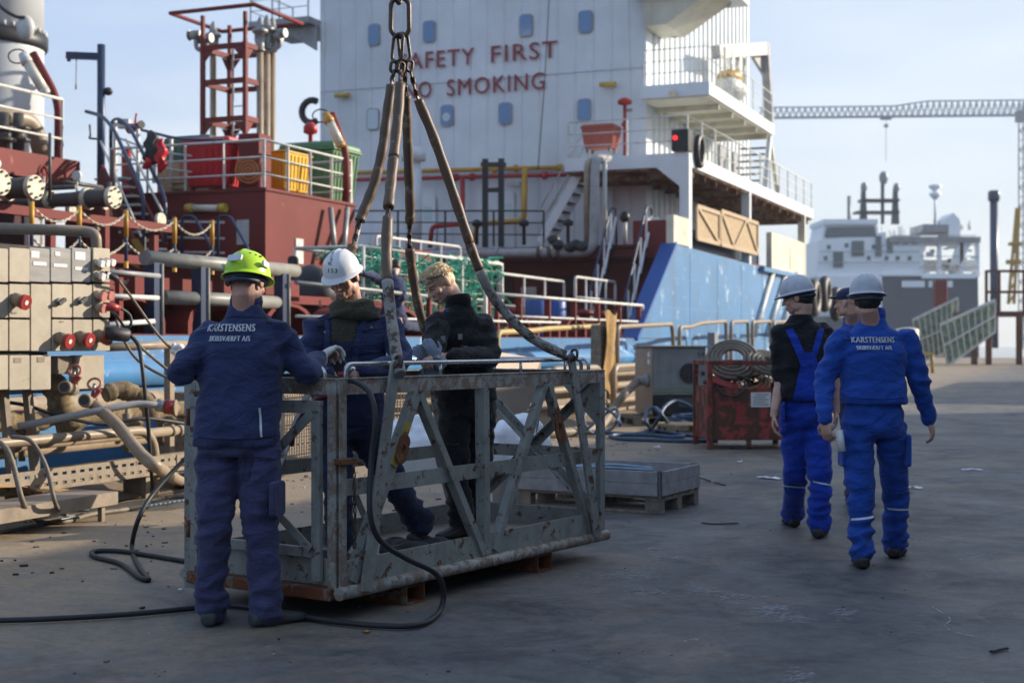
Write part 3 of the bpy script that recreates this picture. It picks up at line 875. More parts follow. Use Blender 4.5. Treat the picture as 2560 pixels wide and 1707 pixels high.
# heavy grey fence of pipes
a, b = PW(362, 646, 10.12), PW(740, 681, 10.12)
ua, ub = uw(a)[0], uw(b)[0]
m = MB().tube([UW(ua, 10.12, 2.36), UW(ub, 10.12, 2.36)], .088, 14); m.build('heavy_top_rail', M['rail_grey'], SHIP)
m = MB().tube([UW(ua + .35, 10.14, 1.92), UW(ub - .3, 10.14, 1.92)], .085, 14); m.build('heavy_mid_rail', M['rail_grey'], SHIP)
for x in (381, 498, 702, 600):
    q = uw(PW(x, 700, 10.12))[0]
    MB().ubox(q - .06, q + .07, 10.05, 10.19, 1.48, 2.32).build('heavy_rail_post', M['navy'], SHIP)
    MB().tube([UW(q + .075, 10.04, 1.48), UW(q + .075, 10.04, 2.3)], .02, 8).build('lit_post_edge', M['rail_grey'], SHIP)  # pale tube stands for the sunlit edge of the post
for y0, y1, x1, mt in ((678, 690, 398, 'deck_grey'), (739, 745, 395, 'rail_white'), (812, 803, 385, 'rail_white')):
    MB().tube([PW(262, y0, 9.95), PW(x1, y1, 9.95)], .028, 8).build('short_rail', M[mt], SHIP)
MB().ubox(uw(PW(300, 700, 9.97))[0], uw(PW(300, 700, 9.97))[0] + .07, 9.98, 10.04, 1.48, 2.2).build('rail_post', M['maroon'], SHIP)
MB().tube([PW(740, 706, 9.95), PW(900, 722, 9.95), PW(1085, 742, 9.95)], .03, 8).build('deck_edge_rail', M['galv'], SHIP)
for x in (1003, 1076, 1246, 862):
    q = uw(PW(x, 740, 10.0))[0]
    MB().ubox(q - .035, q + .035, 9.99, 10.06, 1.48, 2.15).build('rail_post', M['maroon'], SHIP)
MB().tube([PW(740, 790, 9.98), PW(1100, 800, 9.98), PW(1400, 806, 9.98)], .022, 8).build('deck_edge_rail', M['rail_white'], SHIP)

# ---------------- the red deck block with bins
B0, B1, BW, BZ = 20.57, 23.67, 13.0, 3.945
MB().ubox(B0, B1, BW, 17.2, 1.49, BZ).build('deck_block', M['maroon'], SHIP)
MB().ubox(B0 - .03, B1 + .03, BW - .03, 17.2, BZ + .002, BZ + .05).build('deck_block_edge', M['maroon'], SHIP)
railing('block_railing', [UW(B0 - .0, 16.2, BZ), UW(B0 + .03, BW + .05, BZ), UW(B1 - .03, BW + .05, BZ), UW(B1 - .03, 15, BZ)], .86, M['rail_white'], SHIP, 3, .023, .85, pr=.055)
tl = MB().tube([PU(478, 520, B0 - .12), PU(552, 521, B0 - .12)], .062, 12).build('tube_light', M['lamp_glass'], SHIP)
for x in (474, 556):
    q = PU(x, 520.5, B0 - .12); MB().cyl(q - DW * .07, q + DW * .07, .078, 12).build('lamp_cap', M['yellow_cap'], tl)
q = PU(607, 582, B0 - .01); MB().ubox(B0 - .02, B0 - .003, uw(q)[1] - .12, uw(q)[1] + .12, q.z - .2, q.z + .22).build('notice_plate', M['rail_white'], SHIP)
q = PW(748, 628, BW - .01); MB().ubox(uw(q)[0] - .12, uw(q)[0] + .13, BW - .02, BW - .003, q.z - .22, q.z + .22).build('notice_plate', M['rail_white'], SHIP)
MB().ubox(24.4, 25.8, 12.4, 13.4, 1.49, 3.2).build('deck_locker', M['maroon'], SHIP)
for x0, x1 in ((826, 838), (868, 858), (905, 880)):
    MB().tube([PW(x0, 520, 12.9), PW(x1, 640, 12.7)], .05, 8).build('block_prop', M['galv'], SHIP)
# navy handrails of the short ladder before the block
for x0 in (455, 545):
    m = MB().tube(rounded([PU(x0, 640, 19.9), PU(x0, 540, 19.9), PU(x0 + 30, 540, 19.9), PU(x0 + 75, 620, 19.4), PU(x0 + 75, 700, 19.4)], .12), .028, 8); m.build('ladder_handrail', M['navy'], SHIP)
m = MB()
for y in (552, 592, 628):
    m.bar(PU(380, y, 20.2), PU(560, y + 4, 20.2), .04, .035)
m.build('ladder_rungs', M['rail_white'], SHIP)
# long red trunk beam, its rail and the stair that comes down to the right
MB().ubox(-8, 20.0, 16.4, 17.9, 4.12, 4.53).build('trunk_beam', M['maroon'], SHIP)
MB().ubox(-8, 22, 16.3, 20, 1.49, 2.6).build('cargo_trunk', M['maroon_dk'], SHIP)
MB().ubox(-8, 21, 18.5, 18.7, 2.6, 4.6).build('trunk_screen', M['maroon_dk'], SHIP)
railing('trunk_railing', [UW(4, 16.45, 4.53), UW(19.6, 16.45, 4.53)], 1.02, M['rail_white'], SHIP, 3, .026, 1.9, pr=.05)
for pts in ([(215, 279, 25.8), (256, 290, 25.2), (284, 322, 24.7), (350, 466, 23.5), (358, 492, 23.3), (358, 602, 23.3)], [(277, 372, 25.8), (277, 303, 25.8), (298, 296, 25.5), (326, 322, 25.1), (405, 476, 23.8), (413, 502, 23.6), (413, 606, 23.6)]):
    m = MB().tube(rounded([P(*q) for q in pts], .28), .034, 8); m.build('stair_handrail', M['navy'], SHIP)
for o_ in ((0, 0, 0), (62, -6, .4)):
    a, b = P(252 + o_[0], 432 + o_[1], 24.9 + o_[2]), P(352 + o_[0], 668 + o_[1] - (40 if o_[0] else 0), 23.2 + o_[2])
    MB().bar(a, b, .05, .34 if not o_[0] else .2, up=UP).build('stair_stringer', M['maroon'], SHIP)
    MB().tube([a + UP * .55, b + UP * .5], .022, 8).build('stair_midrail', M['rail_white'], SHIP)
for k in range(10):
    q = P(283 + 10.5 * k, 448 + 22 * k, 25.0 - .18 * k); MB().box(q, (.66, .2, .035), Matrix.Rotation(math.atan2(-DW.y, -DW.x), 3, 'Z')).build('stair_tread', M['rail_white'], SHIP)
MB().tube(rounded([P(288, 302, 25.8), P(338, 321, 25.6), P(432, 345, 25.0), P(478, 350, 24.7), P(560, 350, 24.6)], .3), .026, 8).build('landing_rail', M['navy'], SHIP)
for yy in (40, 80):
    MB().tube([P(288, 302 + yy, 25.8), P(338, 321 + yy, 25.6), P(432, 345 + yy, 25.0), P(478, 350 + yy, 24.7)], .018, 8).build('landing_midrail', M['rail_white'], SHIP)
for x, y in ((288, 302), (345, 323), (385, 333), (428, 344)):
    MB().bar(P(x, y, 25.3), P(x, y + 125, 25.3), .05, .05, up=DU).build('landing_post', M['rail_white'], SHIP)
t = NT('hazard_stripes')
wv = t.n('TexWave'); wv.inputs['Scale'].default_value = 1.35
mp = t.n('Mapping'); t.l(t.n('TexCoord').outputs['Object'], mp.inputs[0]); mp.inputs['Rotation'].default_value = (0, R_(35), 0); t.l(mp.outputs[0], wv.inputs['Vector'])
t.out(t.ramp(wv.outputs['Fac'], [(0.5, (0.02, 0.02, 0.022)), (0.52, (0.36, 0.22, 0.04))]), 0.5); M['hazard'] = t.m
a, b = PU(322, 598, 18.3), PU(352, 664, 18.3)
MB().sheet([PU(328, 598, 18.3), PU(362, 592, 18.3), PU(362, 660, 18.3), PU(350, 672, 18.3), PU(326, 662, 18.3)], .03).build('hazard_plate', M['hazard'], SHIP)
# pink lit post, dark recess
q = PU(262, 640, 17.6); q.z = 1.49
MB().bar(q, V((q.x, q.y, 3.5)), .1, .1, up=DU).build('support_post', M['maroon'], SHIP)

# cargo manifold: three pipes across the deck ending in blind flanges
def flange(c, r, mat='flange'):
    f = MB().cyl(c + DW * .035, c - DW * .035, r, 22)
    f = f.build('flange', M[mat], SHIP)
    b = MB()
    for k in range(8):
        a = 2 * math.pi * k / 8; p = c + DU * math.cos(a) * r * .8 + UP * math.sin(a) * r * .8
        b.cyl(p + DW * .06, p - DW * .06, r * .11, 6)
    b.build('bolts', M['steel_dark'], f)
for x, y, r in ((282, 494, .15), (84, 469, .155), (-2, 456, .16)):
    c = PW(x, y, 12.3); u, _ = uw(c); z = c.z
    MB().tube([UW(u, w, z) for w in (12.3, 12.75, 12.95, 13.5, 16.4)], [r * .86, r * .86, r * .68, r * .6, r * .6], 14).build('manifold_pipe', M['steel_dark'], SHIP)
    for w in (12.3, 12.72, 13.35, 13.6, 14.2):
        flange(UW(u, w, z), r * (1.0 if w < 12.9 else .88))
    vb = MB().ell(UW(u, 13.48, z), (.16, .16, .17)).build('valve', M['steel_dark'], SHIP)
    MB().cyl(UW(u, 13.48, z), UW(u, 13.48, z + .34), .03, 8).build('stem', M['galv'], vb)
    hw = [UW(u + .15 * math.cos(a), 13.48 + .05 * math.cos(a), z + .36 + .13 * math.sin(a)) for a in [2 * math.pi * k / 16 for k in range(16)]]
    g = MB().tube(hw, .018, 6, closed=True)
    for k in (0, 5, 10):
        g.tube([hw[k], UW(u, 13.48, z + .36)], .012, 5)
    g.build('handwheel', M['maroon'], vb)
    MB().cyl(UW(u - .02, 12.9, z + .32), UW(u + .02, 12.9, z + .32), .07, 14).build('gauge', M['rail_white'], SHIP)
    MB().cyl(UW(u, 12.9, z + .05), UW(u, 12.9, z + .3), .015, 6).build('gauge_stem', M['galv'], SHIP)
m = MB(); rnd = random.Random(3)
for k in range(26):
    u, w, z = rnd.uniform(10.5, 18), rnd.uniform(12.6, 15.8), rnd.uniform(2.2, 3.9)
    d = [DU, DW, UP][k % 3] * rnd.uniform(.3, 1.2)
    m.tube([UW(u, w, z), UW(u, w, z) + d], rnd.uniform(.02, .06), 8)
m.build('small_bore_pipes', M['steel_dark'], SHIP)
m = MB()
for k in range(16):
    u, w, z = rnd.uniform(10.5, 18), rnd.uniform(12.4, 14.5), rnd.uniform(2.0, 3.6)
    m.cyl(UW(u, w, z), UW(u, w - .05, z), rnd.uniform(.06, .12), 12)
m.build('small_flanges', M['flange'], SHIP)
for z in (2.55, 3.05):
    MB().bar(UW(9, 12.6, z), UW(17.4, 12.6, z), .1, .12).build('manifold_support', M['maroon'], SHIP)
for u in (10.4, 12.4, 14.9, 17.1):
    MB().bar(UW(u, 12.7, 1.49), UW(u, 12.7, 3.1), .1, .1, up=DU).build('manifold_support', M['maroon'], SHIP)
MB().ubox(6, 18.5, 11.6, 15.9, 1.49, 1.9).build('drip_tray', M['maroon_dk'], SHIP)
# tan vapour line with its elbow behind the beam
MB().tube(rounded([PW(-60, 285, 17.5), PW(82, 300, 17.5), PW(108, 400, 17.5)], 1.0, 8), .16, 14).build('vapour_pipe', M['tan_pipe'], SHIP)
for x in (10, 46):
    q = PW(x, 385, 17.2); MB().lathe(q - UP * .1, UP, [(.1, 0), (.1, .3), (.2, .31), (.2, .36), (.12, .37), (.12, .5), (.2, .51), (.2, .56), (.09, .57), (.09, .8)], 14).build('vent_valve', M['steel_dark'], SHIP)
# chain stanchions on the side platform
prev = None
for x, y in ((79, 500), (198, 511), (315, 521), (436, 541), (530, 548)):
    a = PW(x, y, 11.25); u = uw(a)[0]; top = a.z
    st = MB().cyl(UW(u, 11.25, 2.06 if u > 17.2 else 2.2), UW(u, 11.25, top), .024, 8).build('stanchion', M['navy'], SHIP)
    MB().cyl(UW(u, 11.25, top - .36), UW(u, 11.25, top - .02), .031, 8).build('yellow_sleeve', M['ship_yellow'], st)
    MB().cyl(UW(u, 11.25, 2.07 if u > 17.2 else 2.21), UW(u, 11.25, 2.4), .03, 8).build('yellow_sleeve', M['ship_yellow'], st)
    if prev:
        for dz in (.06, .42):
            p, q = UW(prev[0], 11.25, prev[1] - dz), UW(u, 11.25, top - dz)
            c = [p.lerp(q, k / 12) - UP * (.17 * (1 - (2 * k / 12 - 1) ** 2)) for k in range(13)]
            chain_links(MB(), c, .008, .062, .036, 4, 8).build('guard_chain', M['flange'], SHIP)
    prev = (u, top)

# crane pedestal, davit, floodlights, valve tower
c = V((-11.05, 30, 0)); 
m = MB().lathe(c, UP, [(1.12, 1.5), (1.12, 7.5), (1.14, 7.55)], 40); m.build('crane_pedestal', M['ship_white'], SHIP)
m = MB().lathe(c, UP, [(1.18, 7.56), (1.21, 7.60), (1.21, 7.84), (1.14, 7.86)], 40); m.build('pedestal_ring', M['black'], SHIP)
m = MB().lathe(c, UP, [(1.12, 7.87), (1.12, 14)], 40); m.build('crane_house', M['ship_white'], SHIP)
m = MB()
for k in range(40):
    a = 2 * math.pi * k / 40; q = c + V((math.cos(a) * 1.16, math.sin(a) * 1.16, 7.86)); m.cyl(q, q + UP * .1, .03, 6)
m.build('ring_bolts', M['rail_white'], SHIP)
MB().tube(spline([P(-6, 8, 28.6), P(10, 25, 28.6), P(40, 42, 28.6), P(62, 44, 28.6)], 5), .035, 6).build('crane_cable', M['black'], SHIP)
MB().ell(P(64, 70, 28.7), (.18, .12, .25)).build('crane_motor', M['rail_white'], SHIP)
q = P(252, 400, 27)
m = MB().tube([V((q.x, q.y, 3.95)), P(253, 112, 27)], .075, 14); m.build('davit_post', M['navy'], SHIP)
MB().tube([V((q.x, q.y, 1.5)), V((q.x, q.y, 3.96))], .085, 14).build('davit_foot', M['maroon'], SHIP)
m = MB().bar(P(246, 142, 27), P(166, 139, 27), .1, .13); m.bar(P(172, 146, 27), P(172, 154, 27), .06, .06); m.build('davit_arm', M['navy'], SHIP)
m = MB().tube([P(191, 128, 27), P(190, 205, 27)], .01, 5); m.tube([P(190, 205, 27), P(188, 224, 27), P(192, 224, 27), P(190, 205, 27)], .01, 5); m.build('davit_rope', M['black'], SHIP)
MB().ell(P(270, 229, 27), (.09, .09, .08)).build('davit_horn', M['black'], SHIP)
m = MB().tube(rounded([P(224, 312, 26.8), P(226, 340, 26.8), P(222, 346, 26.8), P(246, 348, 26.8)], .05), .02, 6); m.build('davit_crank', M['black'], SHIP)
def floodlight(pts, a, b, Y, cap):
    o = MB().tube(rounded([P(x, y, Y) for x, y in pts], .3), .068, 10).build('floodlight_pole', M['maroon'], SHIP)
    A, B = P(*a, Y - .1), P(*b, Y - .1)
    MB().tube([A, B], .092, 14).build('lamp_tube', M['lamp_glass'], o)
    d = (B - A).normalized()
    MB().tube([A - d * .16, A - d * .02, A + d * .04], [.06, .105, .105], 12).build('lamp_cap', M[cap], o)
    MB().tube([B - d * .05, B + d * .04], [.1, .08], 12).build('lamp_cap', M[cap], o)
    c = A - d * .1
    MB().tube([c + V((math.cos(k / 14 * 6.28) * .16 - .1, 0, math.sin(k / 14 * 6.28) * .12)) for k in range(14)], .014, 5, closed=True).build('lamp_cable', M['black'], o)
floodlight([(82, 133), (146, 250), (144, 440)], (66, 154), (113, 232), 24.5, 'rail_white')
floodlight([(828, 283), (866, 378), (864, 520)], (822, 302), (852, 364), 26.6, 'amber')
TY = 30.0
m = MB(); base = P(568, 350, TY)
tx, ty = -DW, DU
o0 = P(507, 350, TY)
legs = [V((o0.x, o0.y, 0)) + tx * (1.05 * i) + ty * (1.0 * j) for i, j in ((0, 0), (1, 0), (1, 1), (0, 1))]
zt = P(507, 113, TY).z; zr = P(507, 40, TY).z
for q in legs:
    m.bar(q + UP * 1.5, q + UP * zt, .085, .085, up=ty)
for q in legs[:2] + [legs[3]]:
    m.bar(q + UP * zt, q + UP * zr, .07, .07, up=ty)
for y in (113, 200, 294):
    z = P(507, y, TY).z
    for i in range(4):
        a, b = legs[i] + UP * (z - .07), legs[(i + 1) % 4] + UP * (z - .07)
        m.bar(a, b, .06, .11)
        d = (b - a).normalized()
        if y != 200:
            for e, s in ((a, 1), (b, -1)):
                m.prism([e - UP * .07 + d * s * .06, e - UP * .07 + d * s * .26, e - UP * .30 + d * s * .06], d.cross(UP) * .03)
TOWER = m.build('valve_tower', M['maroon'], SHIP)
cx = sum(legs, V((0, 0, 0))) / 4
m = MB().tube([cx + tx * i * 1.02 + ty * j * .95 + UP * zr for i, j in ((-1, -1), (1, -1), (1, 1), (-1, 1))], .045, 8, closed=True); m.build('top_ring', M['maroon'], TOWER)
m = MB()
for s in (0, .3):
    m.bar(legs[0] + tx * (.42 + s) + ty * .5 + UP * 2, legs[0] + tx * (.42 + s) + ty * .5 + UP * zt, .035, .035)
for k in range(16):
    z = 2.2 + k * .3; m.tube([legs[0] + tx * .42 + ty * .5 + UP * z, legs[0] + tx * .72 + ty * .5 + UP * z], .014, 6)
m.build('ladder', M['rail_white'], TOWER)
for x, yt, dY in ((533, 70, .9), (650, 60, .1), (667, 55, .3), (681, 60, .5)):
    q = P(x, 350, TY + dY); zt2 = P(x, yt + 40, TY + dY).z
    pv = MB().cyl(V((q.x, q.y, 1.5)), V((q.x, q.y, zt2)), .072, 12).build('vent_pipe', M['tan_pipe'], TOWER)
    MB().lathe(V((q.x, q.y, zt2 - .25)), UP, [(.11, 0), (.11, .05), (.08, .06), (.12, .25), (.12, .38), (.17, .4), (.17, .46), (.09, .5), (.06, .66), (.015, .74)], 14).build('relief_valve', M['galv'], pv)
for x, y in ((490, 88), (515, 96), (700, 84), (690, 92)):
    q = P(x, y, TY + .3)
    v_ = MB().cyl(q - tx * .14, q + tx * .14, .10, 14).build('relief_valve', M['galv'], TOWER)
    MB().cyl(q - tx * .17, q - tx * .14, .115, 14).build('flange', M['galv'], v_)
    MB().tube(rounded([q, q - UP * .3, V((legs[0].x if x < 600 else legs[1].x, q.y, q.z - .35))], .1), .05, 8).build('stub_pipe', M['galv'], v_)
# red hydrant, monitor and grey cabinets behind the stair rail
q = P(316, 450, 26.0); q.z = 1.5
o = MB().lathe(q, UP, [(.09, 0), (.09, 2.6), (.13, 2.62), (.13, 2.7), (.09, 2.72), (.09, 3.4), (.11, 3.45)], 14).build('hydrant', M['ship_red'], SHIP)
MB().tube([P(322, 322, 26), P(344, 318, 25.9)], [.1, .06], 10).build('nozzle', M['ship_red'], o)
MB().tube([P(336, 318, 26), P(341, 284, 26)], .022, 6).build('lever', M['ship_red'], o)
MB().tube([P(344, 316, 25.9), P(354, 311, 25.8)], [.06, .075], 10).build('nozzle_tip', M['steel_dark'], o)
q = P(310, 310, 26.4); MB().box(q, (.22, .2, .16)).build('cabinet', M['rail_white'], SHIP)
# ------------------------------------------------------------------ things on the quay edge and further down the quay
M.update(
    tan=paint('dusty_tan_pipe', (0.31, 0.24, 0.165), 0.07, 0.45, 0.3, 5),
    dusty=paint('dusty_steel', (0.27, 0.215, 0.155), 0.12, 0.6, 0.4, 5),
    mudlag=paint('flaking_lagging', (0.30, 0.23, 0.15), 0.35, 0.9, 0.5, 7, rustcol=(0.12, 0.09, 0.05), bump=0.8),
    box_beige=paint('beige_cabinet_paint', (0.43, 0.375, 0.285), 0.02, 0.5, 0.15, 5, streak=0.08),
    seam_dark=plain('dark_gasket', (0.03, 0.026, 0.022), 0.7),
    rubber=plain('black_rubber', (0.020, 0.020, 0.022), 0.55, 0, 0.3, 10),
    hose_brown=plain('dusty_hose', (0.16, 0.13, 0.095), 0.6, 0, 0.3, 12),
    hose_blue=plain('blue_hose', (0.045, 0.085, 0.15), 0.5, 0, 0.25, 12),
    cord_blue=plain('pale_blue_cord', (0.26, 0.36, 0.44), 0.7),
    red_plug=plain('red_plastic', (0.30, 0.028, 0.022), 0.4),
    pink_plug=plain('faded_red_plastic', (0.50, 0.20, 0.16), 0.5),
    white_plastic=plain('white_plastic', (0.72, 0.71, 0.68), 0.4, 0, 0.08),
    wood=plain('weathered_wood', (0.24, 0.20, 0.155), 0.8, 0, 0.4, 14, 0.5, 30),
    wood_grey=plain('grey_board', (0.33, 0.32, 0.32), 0.75, 0, 0.25, 9, 0.4, 24),
    wood_new=plain('fresh_pallet_wood', (0.42, 0.31, 0.18), 0.8, 0, 0.25, 9, 0.3, 24),
    sack=plain('white_woven_sack', (0.80, 0.82, 0.86), 0.6, 0, 0.12, 5, 0.3, 160),
    grey_gen=paint('generator_grey_paint', (0.24, 0.255, 0.255), 0.05, 0.5, 0.25, 3),
    tan_gen=paint('tan_generator_side', (0.36, 0.29, 0.24), 0.05, 0.55, 0.3, 2.5),  # side panel in tan, warmer than the grey housing
    bin_red=paint('scraped_red_paint', (0.38, 0.052, 0.046), 0.33, 0.5, 0.35, 3.2, rustcol=(0.075, 0.035, 0.022)),
    ochre=plain('ochre_cloth', (0.40, 0.235, 0.075), 0.8),
    orange=plain('orange_hose', (0.40, 0.13, 0.03), 0.5),
)
t = NT('checker_plate')
br = t.n('TexBrick'); br.offset = 0.5
mp = t.n('Mapping'); t.l(t.n('TexCoord').outputs['Object'], mp.inputs[0]); mp.inputs['Rotation'].default_value = (R_(90), 0, R_(35)); mp.inputs['Scale'].default_value = (18, 18, 18)
t.l(mp.outputs[0], br.inputs['Vector'])
br.inputs['Mortar Size'].default_value = 0.12; br.inputs['Scale'].default_value = 1.0
t.out(t.mix(t.noise(4, 5), (0.20, 0.155, 0.125), (0.33, 0.27, 0.22)), 0.5, 0.3, br.outputs['Fac'], 0.6, 0.01)
M['checker'] = t.m

# ---- electrical distribution panel
PR = P(266, 750, 12.4); PT = V((.5, .866, 0)); PNn = V((.866, -.5, 0))
def PN(x, y, off=0.0):
    o, d = V((0, 0, CAMH)), (P(x, y, 1.0) - V((0, 0, CAMH)))
    k = (PR + PNn * off - o).dot(PNn) / d.dot(PNn)
    return o + d * k
def pbox(x0, y0, x1, y1, off, th, rr=.012):
    a, b = PN(x0, y0), PN(x1, y1); c = (a + b) / 2
    zc = (PN((x0 + x1) / 2, y0).z + PN((x0 + x1) / 2, y1).z) / 2
    c = V((c.x, c.y, zc)); h = PN((x0 + x1) / 2, y0).z - PN((x0 + x1) / 2, y1).z
    return MB().prism(rrect(c + PNn * off, PT, UP, (b - a).dot(PT), h, rr), PNn * th)
PANEL = thing('distribution_panel', 'wide beige electrical distribution panel with red sockets and black switches on legs', 'electrical panel', V((PR.x - .6, PR.y - 1.0, 0)))
z0, z1 = PN(130, 878).z, PN(130, 618).z
q0, q1 = PN(-150, 750), PN(267, 750)
MB().prism([V((q0.x, q0.y, z0)), V((q1.x, q1.y, z0)), V((q1.x, q1.y, z1)), V((q0.x, q0.y, z1))], -PNn * .26).build('back_box', M['seam_dark'], PANEL, .006)
q1b = PN(120, 930); z00 = PN(60, 976).z
MB().prism([V((q0.x, q0.y, z00)), V((q1b.x, q1b.y, z00)), V((q1b.x, q1b.y, z0 - .002)), V((q0.x, q0.y, z0 - .002))], -PNn * .24).build('lower_box', M['seam_dark'], PANEL, .006)
t = NT('scratched_clear_cover'); t.out(t.mix(t.noise(3, 5, .6, t.pos((1, 1, 6))), (0.24, 0.235, 0.22), (0.50, 0.48, 0.45)), 0.18); M['cover'] = t.m
cols = [-140, -95, -42, 11, 65, 118, 171, 221, 266]
for i in range(8):
    x0, x1 = cols[i] + 1.5, cols[i + 1] - 1.5
    for r, (ya, yb) in enumerate(((621, 705), (711, 794), (799, 877), (888, 974))):
        if r == 3 and (i > 4 or i == 4 and False):
            continue
        if i == 4 and r == 2:
            continue
        if i == 4 and r == 1:
            yb = 877
        g = r == 0 and i in (4, 5, 6)
        MB().add([], [])
        c = pbox(x0, ya, x1, yb, 0.0, .05 if not g else .035)
        c.build('cover', M['cover' if g else 'box_beige'], PANEL, .004, seg=2)
def socket(x, y, r, mat, L=.09, base='dusty', lab=True):
    c = PN(x, y, .05)
    d = (PNn * 1 - UP * .25 + PT * .15).normalized()
    o = MB().cyl(c, c + d * L, r * 1.05, 18).build('socket', M[base], PANEL)
    MB().cyl(c + d * L, c + d * (L + .035), r * 1.2, 18).build('socket_lid', M[mat], o)
    if lab:
        MB().cyl(c + d * (L + .0355), c + d * (L + .038), r * .4, 10).build('label_plate', M['white_plastic'], o)
    return c + d * (L + .03), d
for x, y in ((36, 748), (146, 845), (197, 842), (244, 838)):
    socket(x, y, .052, 'red_plug')
for x, y in ((146, 754), (199, 751)):
    c = PN(x, y, .05)
    k = MB().cyl(c, c + PNn * .03, .032, 14).build('rotary_switch', M['deck_grey'], PANEL)
    MB().bar(c + PNn * .04 - PT * .035 - UP * .02, c + PNn * .04 + PT * .035 + UP * .02, .03, .035, up=PNn).build('switch_handle', M['rubber'], k)
for k, (x, y) in enumerate(((238, 655), (252, 653), (265, 652), (240, 687), (254, 685))):
    socket(x, y, .026, 'white_plastic', .05, 'box_beige', False)
for x, y in ((240, 736), (258, 734), (240, 766)):
    socket(x, y, .034, 'pink_plug', .06, 'box_beige', False)
for x0, x1 in ((8, 40), (68, 96)):
    a = PN(x0, 976, -.1); MB().bar(a, V((a.x + PT.x * .12, a.y + PT.y * .12, 0)), .06, .06, up=DU).build('leg', M['dusty'], PANEL)
for xk in (-110, -50):
    a = PN(xk, 976, -.1); MB().bar(a, V((a.x, a.y, 0)), .06, .06, up=DU).build('leg', M['dusty'], PANEL)
pbox(196, 888, 263, 972, -.12, .11).build('lower_cabinet', M['box_beige'], PANEL, .006)
pbox(152, 890, 190, 935, -.14, .1).build('lower_cabinet', M['dusty'], PANEL, .006)
for x0, y0, x1, y1 in ((18, 780, 30, 785), (138, 802, 148, 806), (24, 894, 42, 906), (82, 892, 100, 905), (130, 630, 142, 640), (70, 628, 90, 645), (180, 630, 205, 650), (75, 655, 108, 664), (126, 660, 160, 668), (180, 668, 212, 676)):
    pbox(x0, y0, x1, y1, .052 if y0 > 700 else .037, .002, .002).build('label_plate', M['dusty' if y0 > 700 else 'white_plastic'], PANEL)
# plugs and their cables hang out of the panel
def cable(name, pts, r, mat, label, cat='cable', k=8, n=8, group=None):
    return tag(MB().tube(spline(pts, k), r, n).build(name, M[mat], None, fix=False), label, cat, group)
pl = thing('power_plug', 'thick black plug pushed into the lowest red socket of the beige panel', 'plug', PN(285, 832, .2))
MB().tube([PN(262, 832, .16), PN(280, 834, .2), PN(318, 838, .24), PN(326, 839, .26)], [.05, .062, .058, .04], 12).build('plug_body', M['rubber'], pl)
pl = thing('power_plug', 'red plug with a black tail in the side of the panel', 'plug', PN(275, 767, .12))
MB().tube([PN(258, 766, .11), PN(283, 768, .15), PN(300, 770, .17)], [.036, .04, .022], 12).build('plug_body', M['red_plug'], pl)
pl = thing('power_plug', 'slim black plug in the upper round sockets of the panel', 'plug', PN(280, 690, .12))
MB().tube([PN(262, 684, .10), PN(290, 696, .14), PN(296, 700, .15)], [.026, .03, .018], 10).build('plug_body', M['rubber'], pl)
pe = PN(326, 839, .26)
cable('power_cable', [pe, P(345, 862, 12.3), P(354, 907, 12.2), P(363, 990, 12.2), P(371, 1075, 12.3), P(376, 1150, 12.4), G(384, 1240, .02)], .018, 'rubber', 'black cable dropping straight from the thick plug beside the panel')
cable('power_cable', [PN(296, 700, .15), P(330, 745, 12.6), P(390, 830, 12.8), P(425, 868, 12.9), P(441, 878, 12.9)], .012, 'hose_brown', 'thin cable slanting down from the panel to the tied bundle on the rail')
cable('power_cable', [PN(300, 770, .17), P(322, 785, 12.4), P(328, 806, 12.4), P(316, 822, 12.4), P(292, 790, 12.4), P(280, 780, 12.5)], .013, 'rubber', 'short black cable loop hanging below the red plug')
cable('power_cable', [P(336, 845, 12.5), P(360, 875, 12.6), P(420, 925, 12.7), P(480, 968, 12.8)], .014, 'hose_brown', 'brown cable running behind the man in the green helmet')
rag = MB()
for k in range(9):
    rag.ell(P(441 + random.uniform(-9, 9), 876 + random.uniform(-10, 12), 12.9) , (random.uniform(.02, .045),) * 2 + (random.uniform(.02, .05),), None, 8, 6)
tag(rag.build('rag', M['sack'], None, fix=False), 'pale rag knotted round the rail next to the panel', 'rag')
# rail posts between panel and worker
r = thing('quay_rail', 'tan quay rail with a tied rag beside the beige panel', 'railing', G(425, 1100))
a, b = PW(268, 868, 8.9), PW(470, 860, 8.9)
MB().tube([a, b], .042, 12).build('top_rail', M['tan'], r)
q = PW(423, 868, 8.9); MB().bar(q, V((q.x, q.y, 0)), .075, .075, up=DU).build('post', M['tan'], r)
# pipes along the edge
def pipe(label, pts, r, mat, rad=.25, name='pipe'):
    return tag(MB().tube(rounded(pts, rad, 7), r, 14).build(name, M[mat], None, fix=False), label, 'pipe')
u1 = 10.75
pipe('tan pipe barrier that bends down to the ground near the green helmeted man', [UW(-4, 7.97, .60), UW(u1, 7.97, .60), UW(u1, 7.97, 0)], .043, 'tan', .28, 'barrier_pipe')
p_ = tag(MB().tube([UW(-4, 8.35, .53), UW(14.6, 8.35, .53)], .045, 14).build('pipe', M['tan'], None, fix=False), 'straight tan pipe running behind the bent barrier pipe', 'pipe')
for u in (9.2, 9.35, 11.5, 11.62, 13.0):
    MB().cyl(UW(u, 8.35, .53), UW(u + .05, 8.35, .53), .055, 14).build('coupling', M['dusty'], p_)
pipe('thin tan pipe with small valves low behind the barrier', [UW(9.5, 8.3, .30), UW(16.5, 8.3, .30)], .026, 'tan', .1)
lag = MB(); pts = [UW(5 + .12 * k, 8.75, .70 + .012 * math.sin(k * 1.3)) for k in range(64)]
lag.tube(pts, [.075 + .012 * math.sin(k * 2.1) + .014 * random.random() for k in range(64)], 14)
